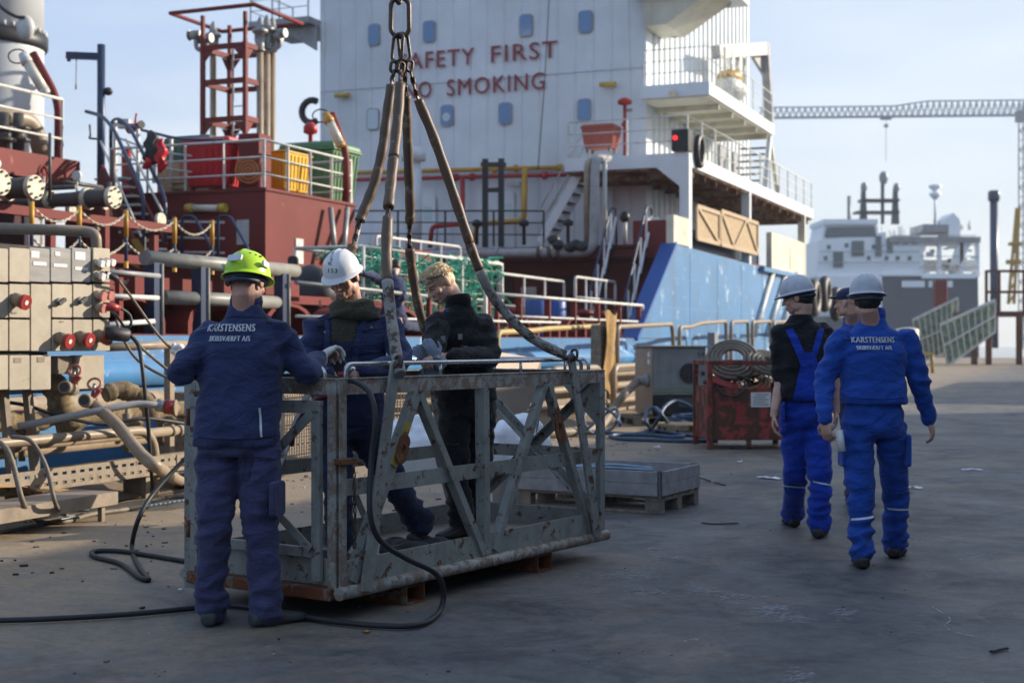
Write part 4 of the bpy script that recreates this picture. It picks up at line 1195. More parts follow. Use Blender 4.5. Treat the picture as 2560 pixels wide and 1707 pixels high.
tag(lag.build('lagged_pipe', M['mudlag'], None, fix=False), 'thick pipe wrapped in flaking muddy lagging under the panel', 'pipe')
lag = MB(); pts = spline([P(262, 985, 12.9), P(300, 975, 13.0), P(345, 990, 13.1), P(372, 1015, 13.1), P(380, 1050, 13.1)], 8)
lag.tube(pts, [.075 + .02 * random.random() for k in pts], 12)
tag(lag.build('lagged_pipe', M['mudlag'], None, fix=False), 'muddy lagged elbow pipe in front of the blue hull', 'pipe')
lag = MB(); pts = spline([P(118, 955, 12.2), P(142, 968, 12.2), P(150, 1010, 12.2), P(165, 1050, 12.2), P(190, 1080, 12.2)], 8)
lag.tube(pts, [.10 + .025 * random.random() for k in pts], 12)
tag(lag.build('lagged_pipe', M['mudlag'], None, fix=False), 'fat crumbling lagged pipe below the corner of the panel', 'pipe')
pipe('slim grey pipe ending in a red fitting before the blue hull', [P(45, 1066, 11.6), P(300, 1016, 12.0), P(345, 1008, 12.1), P(420, 1016, 12.2)], .030, 'deck_grey', .3)
fit = thing('pipe_fitting', 'red capped pipe fitting between the panel and the basket', 'fitting', P(425, 1017, 12.2))
MB().tube([P(392, 1012, 12.2), P(415, 1016, 12.2)], .055, 14).build('socket', M['deck_grey'], fit)
MB().tube([P(413, 1016, 12.2), P(438, 1019, 12.2)], .064, 14).build('red_ring', M['red_plug'], fit)
MB().tube([P(437, 1019, 12.2), P(441, 1019, 12.2)], .07, 14).build('cap', M['tan'], fit)
for (x, y, lab) in ((162, 968, 'open hose coupling with red lever under the corner of the panel'), (212, 1001, 'lower open hose coupling feeding the tan hose')):
    h = thing('hose_coupling', lab, 'coupling', P(x, y, 11.9))
    d = (P(x, y, 11.85) - P(x + 26, y + 6, 12.1)).normalized() * .16
    c = P(x, y, 11.9)
    MB().lathe(c, -d, [(.052, -.02), (.058, 0), (.058, .03), (.05, .05), (.055, .1), (.055, .2)], 18).build('body', M['dusty'], h)
    MB().cyl(c + d.normalized() * .021, c + d.normalized() * .024, .04, 16).build('bore', M['rubber'], h)
    MB().bar(c - d * .7, c - d * .7 + V((.09, 0, .10)), .05, .03).build('lever', M['red_plug'], h)
    hw = [P(x + 24, y - 42, 12.0) + V((.055 * math.cos(a), .02 * math.sin(a), .045 * math.sin(a))) for a in [6.283 * k / 12 for k in range(12)]]
    MB().tube(hw, .012, 6, closed=True).build('handwheel', M['pink_plug'], h)
    MB().tube([P(x + 24, y - 42, 12.0), c - d * .9], .014, 6).build('spindle', M['galv'], h)
tag(MB().tube(spline([P(236, 1012, 12.0), P(255, 1029, 11.95), P(297, 1067, 11.8), P(354, 1137, 11.6), P(400, 1172, 11.6), G(455, 1205, .06), G(520, 1222, .05)], 8), .052, 14).build('hose', M['tan'], None, fix=False), 'tan hose sloping down from the coupling to the ground', 'hose')
# cable tray, plank step
def tray(u0, u1, w, z, h, label):
    t_ = thing('cable_tray', label, 'cable tray', UW((u0 + u1) / 2, w, 0))
    m = MB(); n = int((u1 - u0) / .11)
    m.ubox(u0, u1, w, w + .012, z, z + .035); m.ubox(u0, u1, w, w + .012, z + .06, z + h - .06); m.ubox(u0, u1, w, w + .012, z + h - .035, z + h)
    for k in range(n):
        for zz in (z + .0352, z + h - .0598):
            m.ubox(u0 + k * .11, u0 + k * .11 + .055, w, w + .012, zz, zz + .0246)
    m.ubox(u0, u1, w + .0122, w + .3, z + .04, z + .05)
    m.build('side', M['dusty'], t_)
    for k in range(int((u1 - u0) / 1.5) + 1):
        MB().ubox(u0 + k * 1.5, u0 + k * 1.5 + .06, w + .03, w + .28, 0, z + .038).build('foot', M['dusty'], t_)
tray(6.0, 10.9, 7.85, .20, .17, 'perforated tan cable tray behind the tread plank')
tray(11.2, 19.0, 8.05, .18, .15, 'further perforated cable tray beyond the barrier pipe')
st = thing('tread_plank', 'low tan expanded metal step with a front lip beside the black hoses', 'step', G(200, 1280))
a0, a1 = G(-60, 1290, .2), G(292, 1234, .2)
MB().sheet([a0, a1, a1 + DW * .42, a0 + DW * .42], .02).build('tread', M['checker'], st)
MB().prism([a0 - UP * .08, a1 - UP * .08, a1 + UP * .018, a0 + UP * .018], -DW * .012).build('lip', M['dusty'], st)
for q in (a1 - DU * .15 + DW * .03, a1 - DU * 1.4 + DW * .03, a1 - DU * 2.6 + DW * .03):
    MB().bar(q - UP * .01, V((q.x, q.y, 0)), .04, .04, up=DU).build('leg', M['dusty'], st)
# ragged edge: broken boards and muck between tray and hull
for k, (u, w, l) in enumerate(((8.5, 8.45, 3.0), (9.8, 8.62, 2.6), (12.4, 8.5, 2.2))):
    tag(MB().ubox(u, u + l, w, w + .12, .02, .06).build('plank', M['wood'], None, .004), ('long grey plank lying behind the cable tray', 'second plank against the lagged pipe', 'short plank beyond the bent barrier pipe')[k], 'plank')
# muck heaped between the pipes, extra lines and stubs
mk = MB()
mk.grid(90, 10, lambda a, b: UW(3 + a * 22, 7.9 + b * 1.42, .006 + (.10 + .13 * b) * max(0, noise.noise(V((a * 26, b * 3.2, 2))) + .42) * math.sin(math.pi * min(1, b * 1.05 + .04)) + .03 * noise.noise(V((a * 120, b * 14, 5))) * math.sin(math.pi * b)))
t = NT('quay_muck'); t.out(t.mix(t.noise(5, 8, .75), (0.10, 0.07, 0.045), (0.30, 0.225, 0.15)), .9, 0, t.noise(40, 6, .8), .8, .02); M['muck'] = t.m
struct(mk.build('debris', M['muck'], None), 'stuff')
pipe('large dusty pipe hugging the hull behind the lagged pipe', [UW(2, 9.12, .80), UW(12.4, 9.12, .80)], .095, 'dusty', .2)
pipe('dusty pipe low against the hull side under the panel', [UW(2, 9.05, .42), UW(12.4, 9.05, .42)], .07, 'tan', .2)
for k, u in enumerate((8.9, 9.9, 11.1, 11.9, 13.4, 14.8)):
    vs_ = thing('hydrant_stub', 'dusty valve stub with a small red wheel on the quay pipes', 'valve', UW(u, 8.6, .5), 'valve stubs on the quay pipes')
    w_ = 8.55 + .2 * (k % 2)
    MB().lathe(UW(u, w_, .35), UP, [(.03, 0), (.03, .22), (.06, .23), (.06, .27), (.035, .28), (.045, .36), (.02, .37), (.02, .44)], 12).build('stem', M['dusty'], vs_)
    MB().tube([UW(u, w_, .79) + V((.06 * math.cos(a), .06 * math.sin(a), .0)) for a in [6.283 * i / 12 for i in range(12)]], .011, 6, closed=True).build('handwheel', M['pink_plug'], vs_)
    MB().tube([UW(u, w_, .62), UW(u, w_ - .14, .62), UW(u, w_ - .16, .60)], [.03, .035, .04], 10).build('outlet', M['mudlag'], vs_)
cable('power_cable', [P(-30, 1000, 11.9), P(60, 1012, 11.9), P(150, 1040, 12.0), P(260, 1060, 12.2), P(360, 1046, 12.4), P(470, 1060, 12.8)], .016, 'rubber', 'black cable sagging along the lagged pipe')
cable('power_cable', [P(290, 800, 12.9), P(315, 860, 12.9), P(350, 905, 12.9), P(420, 945, 12.9), P(520, 985, 12.9)], .014, 'hose_brown', 'brown rope slung from the rail towards the basket')
# loose things on the ground
cl_ = MB()
cl_.grid(14, 10, lambda a, b: UW(8.2 + a * 1.1, 7.72 + b * .4, .245 + .05 * noise.noise(V((a * 4, b * 3, 1))) + .05 * math.sin(a * 5)))
tag(cl_.build('cloth', M['ochre'], None), 'crumpled ochre cloth lying on the tread plank', 'cloth')
cable('cord', [G(-60, 1345, .012), G(0, 1331, .012), G(150, 1300, .012), G(300, 1275, .012), G(460, 1250, .012), G(560, 1236, .012)], .012, 'cord_blue', 'pale blue cord stretched along the quay before the pipes', 'cord')
cable('hose', [P(-20, 1095, 10.4), P(15, 1120, 10.3), P(35, 1170, 10.25), P(60, 1262, 10.2), G(100, 1303, .02), G(160, 1304, .02), G(230, 1285, .02), G(330, 1270, .02), G(400, 1245, .02), G(470, 1240, .02)], .020, 'hose_brown', 'long dusty hose curling over the tread plank onto the ground', 'hose')
cable('hose', [P(30, 1092, 10.6), P(70, 1098, 10.5), P(95, 1125, 10.5), P(120, 1180, 10.45), P(140, 1262, 10.4), G(170, 1290, .018), G(215, 1286, .018)], .017, 'hose_brown', 'shorter dusty hose arching over the bent barrier pipe', 'hose')
cable('power_cable', [G(520, 1090, .75), P(459, 1150, 9.8), P(383, 1233, 9.6), P(345, 1300, 9.4), G(330, 1372, .016), G(350, 1420, .016), G(372, 1448, .016), G(345, 1440, .016), G(300, 1408, .016), G(240, 1392, .016), G(234, 1378, .016), G(300, 1377, .016), G(400, 1392, .016), G(500, 1408, .016)], .016, 'rubber', 'black cable looping on the ground to the side of the basket gate')
cable('power_cable', [G(-1500, 1590, .02), G(-500, 1566, .02), G(-80, 1552, .02), G(100, 1547, .02), G(300, 1536, .02), G(460, 1522, .02), G(560, 1512, .02), G(660, 1522, .02), G(800, 1548, .02), G(950, 1563, .02), G(1050, 1560, .02), G(1100, 1525, .02), P(1108, 1470, 7.35), P(1085, 1430, 7.2), P(1015, 1395, 7.05), P(950, 1350, 6.95), P(925, 1280, 6.9), P(928, 1150, 6.95), P(938, 1050, 6.95), P(925, 985, 7.0), P(890, 955, 7.1), P(845, 948, 7.3), P(810, 935, 7.5)], .0145, 'rubber', 'thick black cable from the gloved hand over the basket and along the ground', 'cable', 8, 10)
# scraps of paper, straps
def scrap(x, y, w_, h_, mat, lab, name='paper_scrap', cat='litter'):
    c = G(x, y, .006); a = random.uniform(0, 3); m = MB()
    m.grid(6, 5, lambda i, j: c + V((math.cos(a), math.sin(a), 0)) * (i - .5) * w_ + V((-math.sin(a), math.cos(a), 0)) * (j - .5) * h_ + UP * (.03 * abs(noise.noise(V((i * 5 + x, j * 4, y)))) + .004))
    return tag(m.build(name, M[mat], None), lab, cat)
scrap(210, 1274, .14, .12, 'white_plastic', 'white carton scrap below the tread plank')
scrap(1925, 1195, .28, .10, 'sack', 'crumpled white paper on the ground beside the walking men')
scrap(1850, 1155, .12, .05, 'sack', 'small white paper shred before the red skip')
scrap(1640, 1118, .10, .08, 'sack', 'white paper ball near the blue hoses')
scrap(2290, 1220, .13, .06, 'sack', 'flat white scrap lying out on the open quay')
scrap(2430, 1175, .22, .05, 'sack', 'long pale paper strip far out on the open quay')
for pts, lab in (([(1755, 1306), (1790, 1309), (1845, 1307)], 'black rubber strip lying beyond the timber frame'), ([(1735, 1192), (1760, 1196), (1775, 1202)], 'short dark strap near the corner of the timber frame'), ([(2478, 1628), (2500, 1622), (2518, 1619)], 'thin black strip alone on the dark concrete'), ([(1785, 1205), (1800, 1208), (1812, 1212)], 'stubby dark strap beside the white paper')):
    tag(MB().tube(spline([G(x, y, .01) for x, y in pts], 5), .012, 6, flat=.5).build('strip', M['rubber'], None, fix=False), lab, 'litter')
tag(MB().grid(6, 4, lambda a, b: G(908 + 18 * a, 1572 + 7 * b * math.sin(math.pi * (a * .9 + .05)), .006 + .012 * abs(b - .5))).build('leaf', M['ochre'], None), 'dry brown leaf beside the black cable', 'leaf')
dm = MB(); rnd = random.Random(11)
for k in range(1500):
    u = rnd.uniform(4, 40) ; w = min(8.9, 8.9 - abs(rnd.gauss(0, 1.9)))
    p = UW(u, w, .004); s = rnd.uniform(.006, .022) * (1.4 if rnd.random() < .1 else 1)
    dm.box(p, (s * rnd.uniform(.6, 2.4), s, s * .6), Matrix.Rotation(rnd.uniform(0, 3), 3, 'Z'))
for k in range(130):
    p = G(rnd.uniform(100, 2500), rnd.uniform(1180, 1690), .002); s = rnd.uniform(.003, .009)
    dm.box(p, (s * rnd.uniform(.6, 2), s, s * .5), Matrix.Rotation(rnd.uniform(0, 3), 3, 'Z'))
t = NT('grit'); oi = t.n('NewGeometry'); t.out(t.ramp(oi.outputs['Random Per Island'], [(0, (0.05, 0.04, 0.03)), (.6, (0.20, 0.16, 0.11)), (.93, (0.12, 0.10, 0.09)), (.96, (0.55, 0.54, 0.5))], 'CONSTANT'), .8); M['grit'] = t.m
struct(dm.build('debris', M['grit'], None, fix=False), 'stuff')

pipe('tan pipe with an elbow running along the top of the beige panel', [P(-90, 568, 12.6), P(212, 578, 13.0), P(240, 586, 13.0), P(243, 700, 13.0)], .050, 'tan', .22)
# ---- behind the basket: grating, checker plate, sacks, bucket
gr = thing('steel_grating', 'tan steel grating panel leaning upright behind the basket gate', 'grating', G(745, 1165))
gm = MB(); a, b, c = P(704, 1165, 10.9), P(778, 1152, 11.3), P(706, 985, 11.3)
ax, ay = b - a, c - a
for k in range(13):
    gm.bar(a + ax * (k / 12), a + ax * (k / 12) + ay, .012, .03)
for k in range(22):
    gm.bar(a + ay * (k / 21), a + ay * (k / 21) + ax, .012, .012)
gm.build('bars', M['tan'], gr)
fr = MB()
for p, q in ((a, b), (a, c), (b, b + ay), (c, c + ax)):
    fr.bar(p, q, .03, .04)
fr.build('frame', M['dusty'], gr)
gr = thing('steel_grating', 'second dusty grating standing against the pipes behind the long rail', 'grating', G(905, 1150))
gm = MB(); a, b, c = P(880, 1090, 12.4), P(1030, 1080, 13.4), P(882, 985, 12.5); ax, ay = b - a, c - a
for k in range(20):
    gm.bar(a + ax * (k / 19), a + ax * (k / 19) + ay, .012, .03)
for k in range(7):
    gm.bar(a + ay * (k / 6), a + ay * (k / 6) + ax, .012, .012)
gm.build('bars', M['tan'], gr)
ck = [P(1222, 1090, 11.0), P(1285, 1070, 11.4), P(1347, 965, 11.9), P(1347, 898, 11.9), P(1238, 880, 11.3)]
tag(MB().sheet(ck, .02).build('checker_plate_sheet', M['checker'], None), 'tan checker plate sheet with a cut corner leaning behind the dark haired basket rail', 'steel sheet')['label'] = 'tan checker plate sheet with a cut corner leaning behind the basket'
def sack(c, rad, seed, label, stripe=True):
    c = V(c); s = thing('woven_sack', label, 'sack', c - UP * rad[2])
    def shape(v, g=0.0):
        d = v - c
        q = c + d * (1 + g + .38 * noise.noise(d * 4.2 + V((seed, 0, 0))) + .14 * noise.noise(d * 11 + V((seed, 3, 0))) + .035 * noise.noise(d * 34 + V((0, seed, 0))))
        return V((q.x, q.y, max(q.z, c.z - rad[2] * .8)))
    m = MB().ell(c, rad, None, 64, 40); m.v = [shape(v) for v in m.v]
    m.build('sack_body', M['sack'], s)
    if stripe:
        for k in range(3):
            R0 = Matrix.Rotation(R_(-30 + 34 * k), 3, 'Z'); pts = []
            for j in range(20):
                a = R_(20 + 140 * j / 19)
                pts.append(shape(c + R0 @ V((math.cos(a) * rad[0] * .4, -rad[1] * (.75 + .1 * k) * math.sin(a) ** .5, math.cos(a) * rad[2] * .9)), .03))
            MB().tube(pts, .006, 5).build('stripe', M['hose_blue'], s)
    return s
sack(P(1048, 1105, 10.8), (.32, .22, .22), 1.0, 'slumped white sack showing between the slanted basket bars', False)
sack(P(1290, 1110, 10.6), (.24, .2, .20), 5.0, 'white sack with blue stripes by the trousers of the blond man')
bx = thing('white_carton', 'low white corrugated carton under the slumped sack', 'carton', P(1045, 1185, 10.5))
bm_ = MB().box(P(1055, 1168, 10.4), (.46, .4, .18), Matrix.Rotation(R_(12), 3, 'Z')); bm_.build('box', M['white_plastic'], bx, .01)
for k in range(9):
    pass
q = P(1262, 1262, 10.3)
bk = thing('bucket', 'open white plastic bucket standing behind the basket bars', 'bucket', q)
MB().lathe(q, UP, [(.085, 0), (.10, .22), (.107, .225), (.107, .24), (.095, .24), (.085, .03)], 24).build('body', M['white_plastic'], bk)
MB().tube([q + V((.105 * math.cos(a), .105 * math.sin(a), .20 - .06 * math.sin(a / 1))) for a in [math.pi * k / 12 for k in range(13)]], .004, 6).build('handle', M['galv'], bk)
rb = thing('red_jerrycan', 'red jerrycan half hidden behind the trousers of the blond man', 'jerrycan', P(1225, 1225, 10.7))
MB().box(P(1228, 1160, 10.7), (.17, .14, .24), Matrix.Rotation(R_(15), 3, 'Z')).build('body', M['red_plug'], rb, .03, seg=3)
MB().tube(rounded([P(1215, 1128, 10.7), P(1218, 1112, 10.7), P(1240, 1112, 10.7), P(1243, 1128, 10.7)], .03), .014, 8).build('handle', M['red_plug'], rb)
MB().cyl(P(1246, 1122, 10.7), P(1246, 1110, 10.7), .022, 12).build('cap', M['rubber'], rb)

# ---- pallets
def pallet(n, ex, ey, label, lx=1.2, ly=.8, mat='wood', group='wooden pallets on the quay'):
    """n: a bottom corner on the ground; ex, ey: unit directions of the long and short side"""
    p = thing('pallet', label, 'pallet', n + ex * lx / 2 + ey * ly / 2, group)
    def bx(x0, x1, y0, y1, z0, z1, name):
        m = MB(); vs = [n + ex * x + ey * y + UP * z for x in (x0, x1) for y in (y0, y1) for z in (z0, z1)]
        m.add(vs, [(0, 1, 3, 2), (4, 6, 7, 5), (0, 4, 5, 1), (2, 3, 7, 6), (0, 2, 6, 4), (1, 5, 7, 3)]); m.build(name, M[mat], p, .003)
    for i in range(3):
        y = (0, ly / 2 - .05, ly - .1)[i]
        bx(0, lx, y, y + .1, 0, .02, 'bottom_board')
        for j in range(3):
            x = (0, lx / 2 - .07, lx - .14)[j]
            bx(x + .002, x + .138, y + .001, y + .099, .0205, .099, 'block')
    for j in range(3):
        x = (0, lx / 2 - .07, lx - .14)[j]; bx(x, x + .14, 0, ly, .0995, .1215, 'cross_board')
    for i in range(5):
        y = i * (ly - .12) / 4; bx(0, lx, y, y + .12, .122, .144, 'top_board')
    return p
def rot(a):
    return V((math.cos(R_(a)), math.sin(R_(a)), 0))
pn = G(1651, 1286); ex, ey = rot(152), rot(62)
pallet(pn, ex, ey, 'dark pallet carrying the grey timber frame', 1.32, .88)
cf = thing('pallet_collar', 'grey timber pallet collar with steel corner hinges on the dark pallet', 'pallet collar', pn + ex * .66 + ey * .44 + UP * .146)
def board(p, q, z0, z1, th, name='board'):
    p, q = V(p), V(q); d = (q - p).normalized(); nn = d.cross(UP)
    return MB().prism([p + UP * z0, q + UP * z0, q + UP * z1, p + UP * z1], nn * th).build(name, M['wood_grey'], cf, .003)
c4 = [pn, pn + ex * 1.32, pn + ex * 1.32 + ey * .88, pn + ey * .88]
for i in range(4):
    p, q = c4[i], c4[(i + 1) % 4]
    d = (q - p).normalized()
    for z in (.146, .247):
        board(p + d * .022, q - d * .022, z, z + .099, -.02 if True else .02)
    m = MB(); o_ = (d.cross(UP)) * .004
    m.prism([p + d * .0 + UP * .13 + o_, p + d * .075 + UP * .13 + o_, p + d * .075 + UP * .352 + o_, p + UP * .352 + o_], d.cross(UP) * .004)
    pd = (c4[(i - 1) % 4] - p).normalized(); o2 = UP.cross(pd) * .004 * 1
    m.prism([p + UP * .13 + o2, p + pd * .075 + UP * .13 + o2, p + pd * .075 + UP * .352 + o2, p + UP * .352 + o2], UP.cross(pd) * .004)
    m.build('corner_hinge', M['galv'], cf)
MB().tube([pn + ex * (.5 + .26 * math.cos(a)) + ey * (.45 + .22 * math.sin(a)) + UP * .27 for a in [6.283 * k / 24 for k in range(24)]], .03, 8, closed=True)
tag(MB().tube([pn + ex * (.62 + .3 * math.cos(a)) + ey * (.42 + .22 * math.sin(a)) + UP * (.20 + .0011 * k) for k, a in enumerate([6.283 * k / 24 for k in range(60)])], .026, 8).build('coiled_hose', M['rubber'], None, fix=False), 'black hose coiled inside the grey timber frame', 'hose')
lc = MB()
for j in range(7):
    a = pn + ex * (.1 + .02 * j) + ey * (.12 + .03 * j) + UP * (.345 + .012 * math.sin(j * 2)); b = pn + ex * (1.25 - .1 * (j % 3)) + ey * (.10 + .045 * j) + UP * (.35 + .01 * math.cos(j))
    lc.tube(spline([a, a.lerp(b, .35) + UP * .02 * math.sin(j), a.lerp(b, .7) - UP * .012, b], 5), .011, 6)
tag(lc.build('plastic_strips', M['cord_blue'], None, fix=False), 'pale plastic strips lying across the grey timber frame', 'strips')
gx, gy = rot(8), rot(98)
gq = G(1588, 1064)
pallet(gq - gx * .02, gx, gy, 'dusty pallet under the grey generator', 1.25, 1.3, 'dusty')
pallet(G(1668, 1086), rot(6), rot(96), 'pale pallet half hidden by the red skip', 1.15, .8, 'wood_new')
rp = MB(); rnd = random.Random(5)
for k in range(26):
    c = G(1735, 1070) + UP * (.16 + .012 * (k % 5)); R = rnd.uniform(.18, .42); ph = rnd.uniform(0, 6)
    rp.tube([c + V((R * math.cos(ph + i * .5), R * .7 * math.sin(ph + i * .5), .02 * math.sin(i + k))) for i in range(10)], .012, 5)
tag(rp.build('rope_heap', M['hose_blue'], None, fix=False), 'tangled blue green rope heaped on the pale pallet', 'rope')

# ---- generator
gen = thing('generator', 'boxy grey generator numbered 14 with a round fan grille and green line', 'generator', gq + gx * .6 + gy * .6 + UP * .146)
def gp(x, y, z):
    return gq + gx * x + gy * y + UP * z
def gbox(x0, x1, y0, y1, z0, z1, name, mat, bev=.012, par=None):
    vs = [gp(x, y, z) for x in (x0, x1) for y in (y0, y1) for z in (z0, z1)]
    return MB().add(vs, [(0, 1, 3, 2), (4, 6, 7, 5), (0, 4, 5, 1), (2, 3, 7, 6), (0, 2, 6, 4), (1, 5, 7, 3)]).build(name, M[mat], par or gen, bev)
X0, X1 = .30, 1.27
gbox(X0, X1, 0, 1.25, .16, .50, 'base_tank', 'black', .02)
m = MB(); prof = [(X0 + .0, .505), (X0 + .0, 1.30), (X1 - .05, 1.30), (X1, .505)]
m.prism([gp(x, 0, z) for x, z in prof], gy * 1.25); m.build('housing', M['grey_gen'], gen, .015)
m = MB().prism([gp(X0 - .004, .0, .17), gp(X0 - .004, 1.25, .17), gp(X0 - .004, 1.25, 1.29), gp(X0 - .004, .0, 1.29)], -gx * .012); m.build('side_panel', M['tan_gen'], gen, .004)
gbox(X0 - .05, X1, -.04, 1.28, 1.302, 1.33, 'lid', 'dusty', .008)
fan = MB().cyl(gp(.92, -.002, .87), gp(.92, -.02, .87), .165, 28).build('fan_grille', M['rubber'], gen)
f2 = MB()
for r_ in (.05, .09, .13, .165):
    f2.tube([gp(.92 + r_ * math.cos(a), -.024, .87 + r_ * math.sin(a)) for a in [6.283 * k / 28 for k in range(28)]], .005, 5, closed=True)
for k in range(4):
    f2.tube([gp(.92, -.024, .87), gp(.92 + .165 * math.cos(k * 1.5708), -.024, .87 + .165 * math.sin(k * 1.5708))], .008, 5)
f2.build('guard_ring', M['steel_dark'], fan)
for z, mt in ((.60, 'green'), (.575, 'pink_plug'), (.55, 'green')):
    if 'green' not in M:
        M['green'] = plain('green_line_paint', (0.03, 0.28, 0.13), .5)
    gbox(X0 + .01, X1 - .01, -.006, -.001, z, z + .016, 'stripe', mt, 0)
lettering('lettering', '14', .13, gp(1.12, -.004, 1.14), gx, UP, M['rubber'], gen, .004, .002)
gbox(1.13, 1.19, -.01, -.001, .83, .90, 'lock', 'rubber', 0)
gbox(.74, .98, -.012, -.001, .30, .46, 'hatch', 'steel_dark', .004)
for y_, z_ in ((.16, 1.22), (.16, 1.10)):
    m = MB().prism([gp(X0 - .017, y_, z_), gp(X0 - .017, y_ + .14, z_), gp(X0 - .017, y_ + .14, z_ - .08), gp(X0 - .017, y_, z_ - .08)], -gx * .003); m.build('label_plate', M['white_plastic'], gen)
v0 = P(1580, 950, 23.4)
MB().lathe(gp(X0 - .018, .25, .74), -gx, [(.11, 0), (.11, .05), (.08, .06), (.08, .2)], 16).build('hose_outlet', M['deck_grey'], gen)
tag(MB().tube(spline([gp(X0 - .2, .25, .74), P(1562, 985, 23.3), P(1530, 1025, 23.2), G(1500, 1065, .07), G(1440, 1078, .07), G(1350, 1085, .07)], 8), .07, 12).build('hose', M['dusty'], None, fix=False), 'thick grey hose from the side of the generator to the ground', 'hose')
# ---- blue hoses lying in loops
def hose(pts, label, r=.028, mat='hose_blue'):
    q = []
    for x, y, *k in pts:
        X, Y_ = 1450 + x * .2551, 780 + y * .2551
        q.append(G(X, Y_, .03) if not k else P(X, Y_, k[0]))
    return tag(MB().tube(spline(q, 8), r, 8).build('hose', M[mat], None, fix=False), label, 'hose')
hose([(-150, 1170), (0, 1165), (300, 1185), (640, 1190), (820, 1130), (1000, 1060), (1300, 1035)], 'blue hose running level from the basket towards the pale pallet')
hose([(1350, 1262), (1000, 1262), (700, 1252), (400, 1240), (295, 1212), (420, 1200), (700, 1205), (900, 1222), (1020, 1212), (900, 1185), (760, 1170)], 'blue hose in a flat hairpin before the generator')
hose([(560, 1190), (690, 1150), (760, 1060, 21.0), (830, 930, 21.2), (930, 872, 21.4), (1050, 905, 21.4), (1200, 985, 21.3), (1330, 1020, 21.2)], 'blue hose standing up in a high arch before the generator base')
hose([(720, 1160), (660, 1100, 20.8), (640, 1030, 21.0), (665, 960, 21.2), (740, 940, 21.2), (820, 1030, 21.0), (900, 1125), (1000, 1190), (1280, 1230)], 'blue hose with a small upright loop under the generator')
hose([(-60, 1195), (60, 1150, 21.0), (170, 1060, 21.2), (270, 985, 21.4), (350, 950, 21.4), (380, 1010, 21.2), (350, 1090, 21.0), (300, 1150), (120, 1180), (50, 1110, 21.0), (45, 1010, 21.2), (110, 935, 21.4), (240, 940, 21.4), (370, 1040, 21.2), (390, 1110, 21)], 'pale blue hose in two upright loops beyond the basket', .022)
# ---- red skip with hoses
sx, sy = rot(3), rot(93); so = G(1769, 1124)
skip = thing('steel_skip', 'rusty red steel skip with a white notice and hoses piled inside', 'skip', so + sx * .55 + sy * .5)
def sp(x, y, z):
    return so + sx * x + sy * y + UP * z
def sbox(x0, x1, y0, y1, z0, z1, name, mat='bin_red', bev=.004):
    vs = [sp(x, y, z) for x in (x0, x1) for y in (y0, y1) for z in (z0, z1)]
    return MB().add(vs, [(0, 1, 3, 2), (4, 6, 7, 5), (0, 4, 5, 1), (2, 3, 7, 6), (0, 2, 6, 4), (1, 5, 7, 3)]).build(name, M[mat], skip, bev)
for x, y in ((0, 0), (1.1, 0), (0, 1.0), (1.1, 1.0)):
    sbox(x, x + .07, y, y + .07, 0, 1.15, 'corner_post')
for y in (.0, 1.0):
    sbox(.072, 1.098, y + .01, y + .06, 1.09, 1.15, 'top_rail')
for x in (.01, 1.11):
    sbox(x, x + .05, .072, .998, 1.09, 1.15, 'top_rail')
sbox(.071, 1.099, .02, .04, .12, .80, 'front_panel'); sbox(.071, 1.099, 1.02, 1.04, .12, .80, 'back_panel')
sbox(.02, .04, .071, .999, .12, .80, 'side_panel'); sbox(1.12, 1.14, .071, .999, .12, .80, 'side_panel')
sbox(.041, 1.119, .041, 1.019, .12, .15, 'floor')
MB().cyl(sp(.55, .05, 0), sp(.55, .05, .12), .035, 10).build('foot', M['bin_red'], skip)
nb = sbox(.57, .83, .012, .018, .55, .74, 'notice', 'white_plastic', 0)
tx_ = MB()
for k in range(5):
    tx_.prism([sp(.60 + .02 * (k == 0) * 3, .0105, .705 - k * .032), sp(.80 - .03 * (k % 2), .0105, .705 - k * .032), sp(.80 - .03 * (k % 2), .0105, .715 - k * .032), sp(.60, .0105, .715 - k * .032)], sy * .001)
tx_.build('notice_lines', M['steel_dark'], nb)
rnd = random.Random(8)
def coil(c, R, n, r, mat, label, tilt=(0, 0, 1), name='hose_coil'):
    ax = V(tilt).normalized(); x = ax.orthogonal().normalized(); y = ax.cross(x); m = MB()
    for k in range(n):
        cc = c + ax * (k * r * .4) ; RR = R - (k % 4) * r * 2.0
        m.tube([cc + (x * math.cos(a) + y * math.sin(a)) * RR for a in [6.283 * i / 24 for i in range(24)]], r, 8, closed=True)
    return tag(m.build(name, M[mat], None, fix=False), label, 'hose')
coil(sp(.42, .45, 1.16), .33, 4, .028, 'hose_brown', 'grey brown hose coil slumped over the rim of the red skip', (-.1, -.75, .7))
coil(sp(.85, .35, 1.12), .24, 4, .028, 'hose_brown', 'smaller grey hose coil on top of the red skip', (.2, -.6, .8))
coil(sp(.55, .35, .86), .33, 3, .026, 'orange', 'orange hose coil inside the red skip', (0, -.45, .9))
coil(sp(.30, .30, .88), .2, 3, .022, 'red_plug', 'red hose coil in the front corner of the red skip', (.2, -.35, .9))
hm = MB()
for k in range(28):
    p = sp(rnd.uniform(.12, 1.0), rnd.uniform(.1, .8), rnd.uniform(.76, .93)); d = V((rnd.uniform(-1, 1), rnd.uniform(-1, 1), rnd.uniform(-.3, .5))).normalized() * rnd.uniform(.1, .25)
    hm.tube(spline([p - d, p + V((0, 0, .04)), p + d], 4), rnd.uniform(.012, .035), 7)
tag(hm.build('hose_tangle', M['steel_dark'], None, fix=False), 'dark tangle of fittings and hose ends filling the red skip', 'hose')
cable('hose', [sp(.1, -.02, .83), sp(.2, -.04, .72), sp(.35, -.05, .69), sp(.45, -.04, .76), sp(.5, .06, .87)], .014, 'rubber', 'black hose end hanging over the front of the red skip', 'hose')

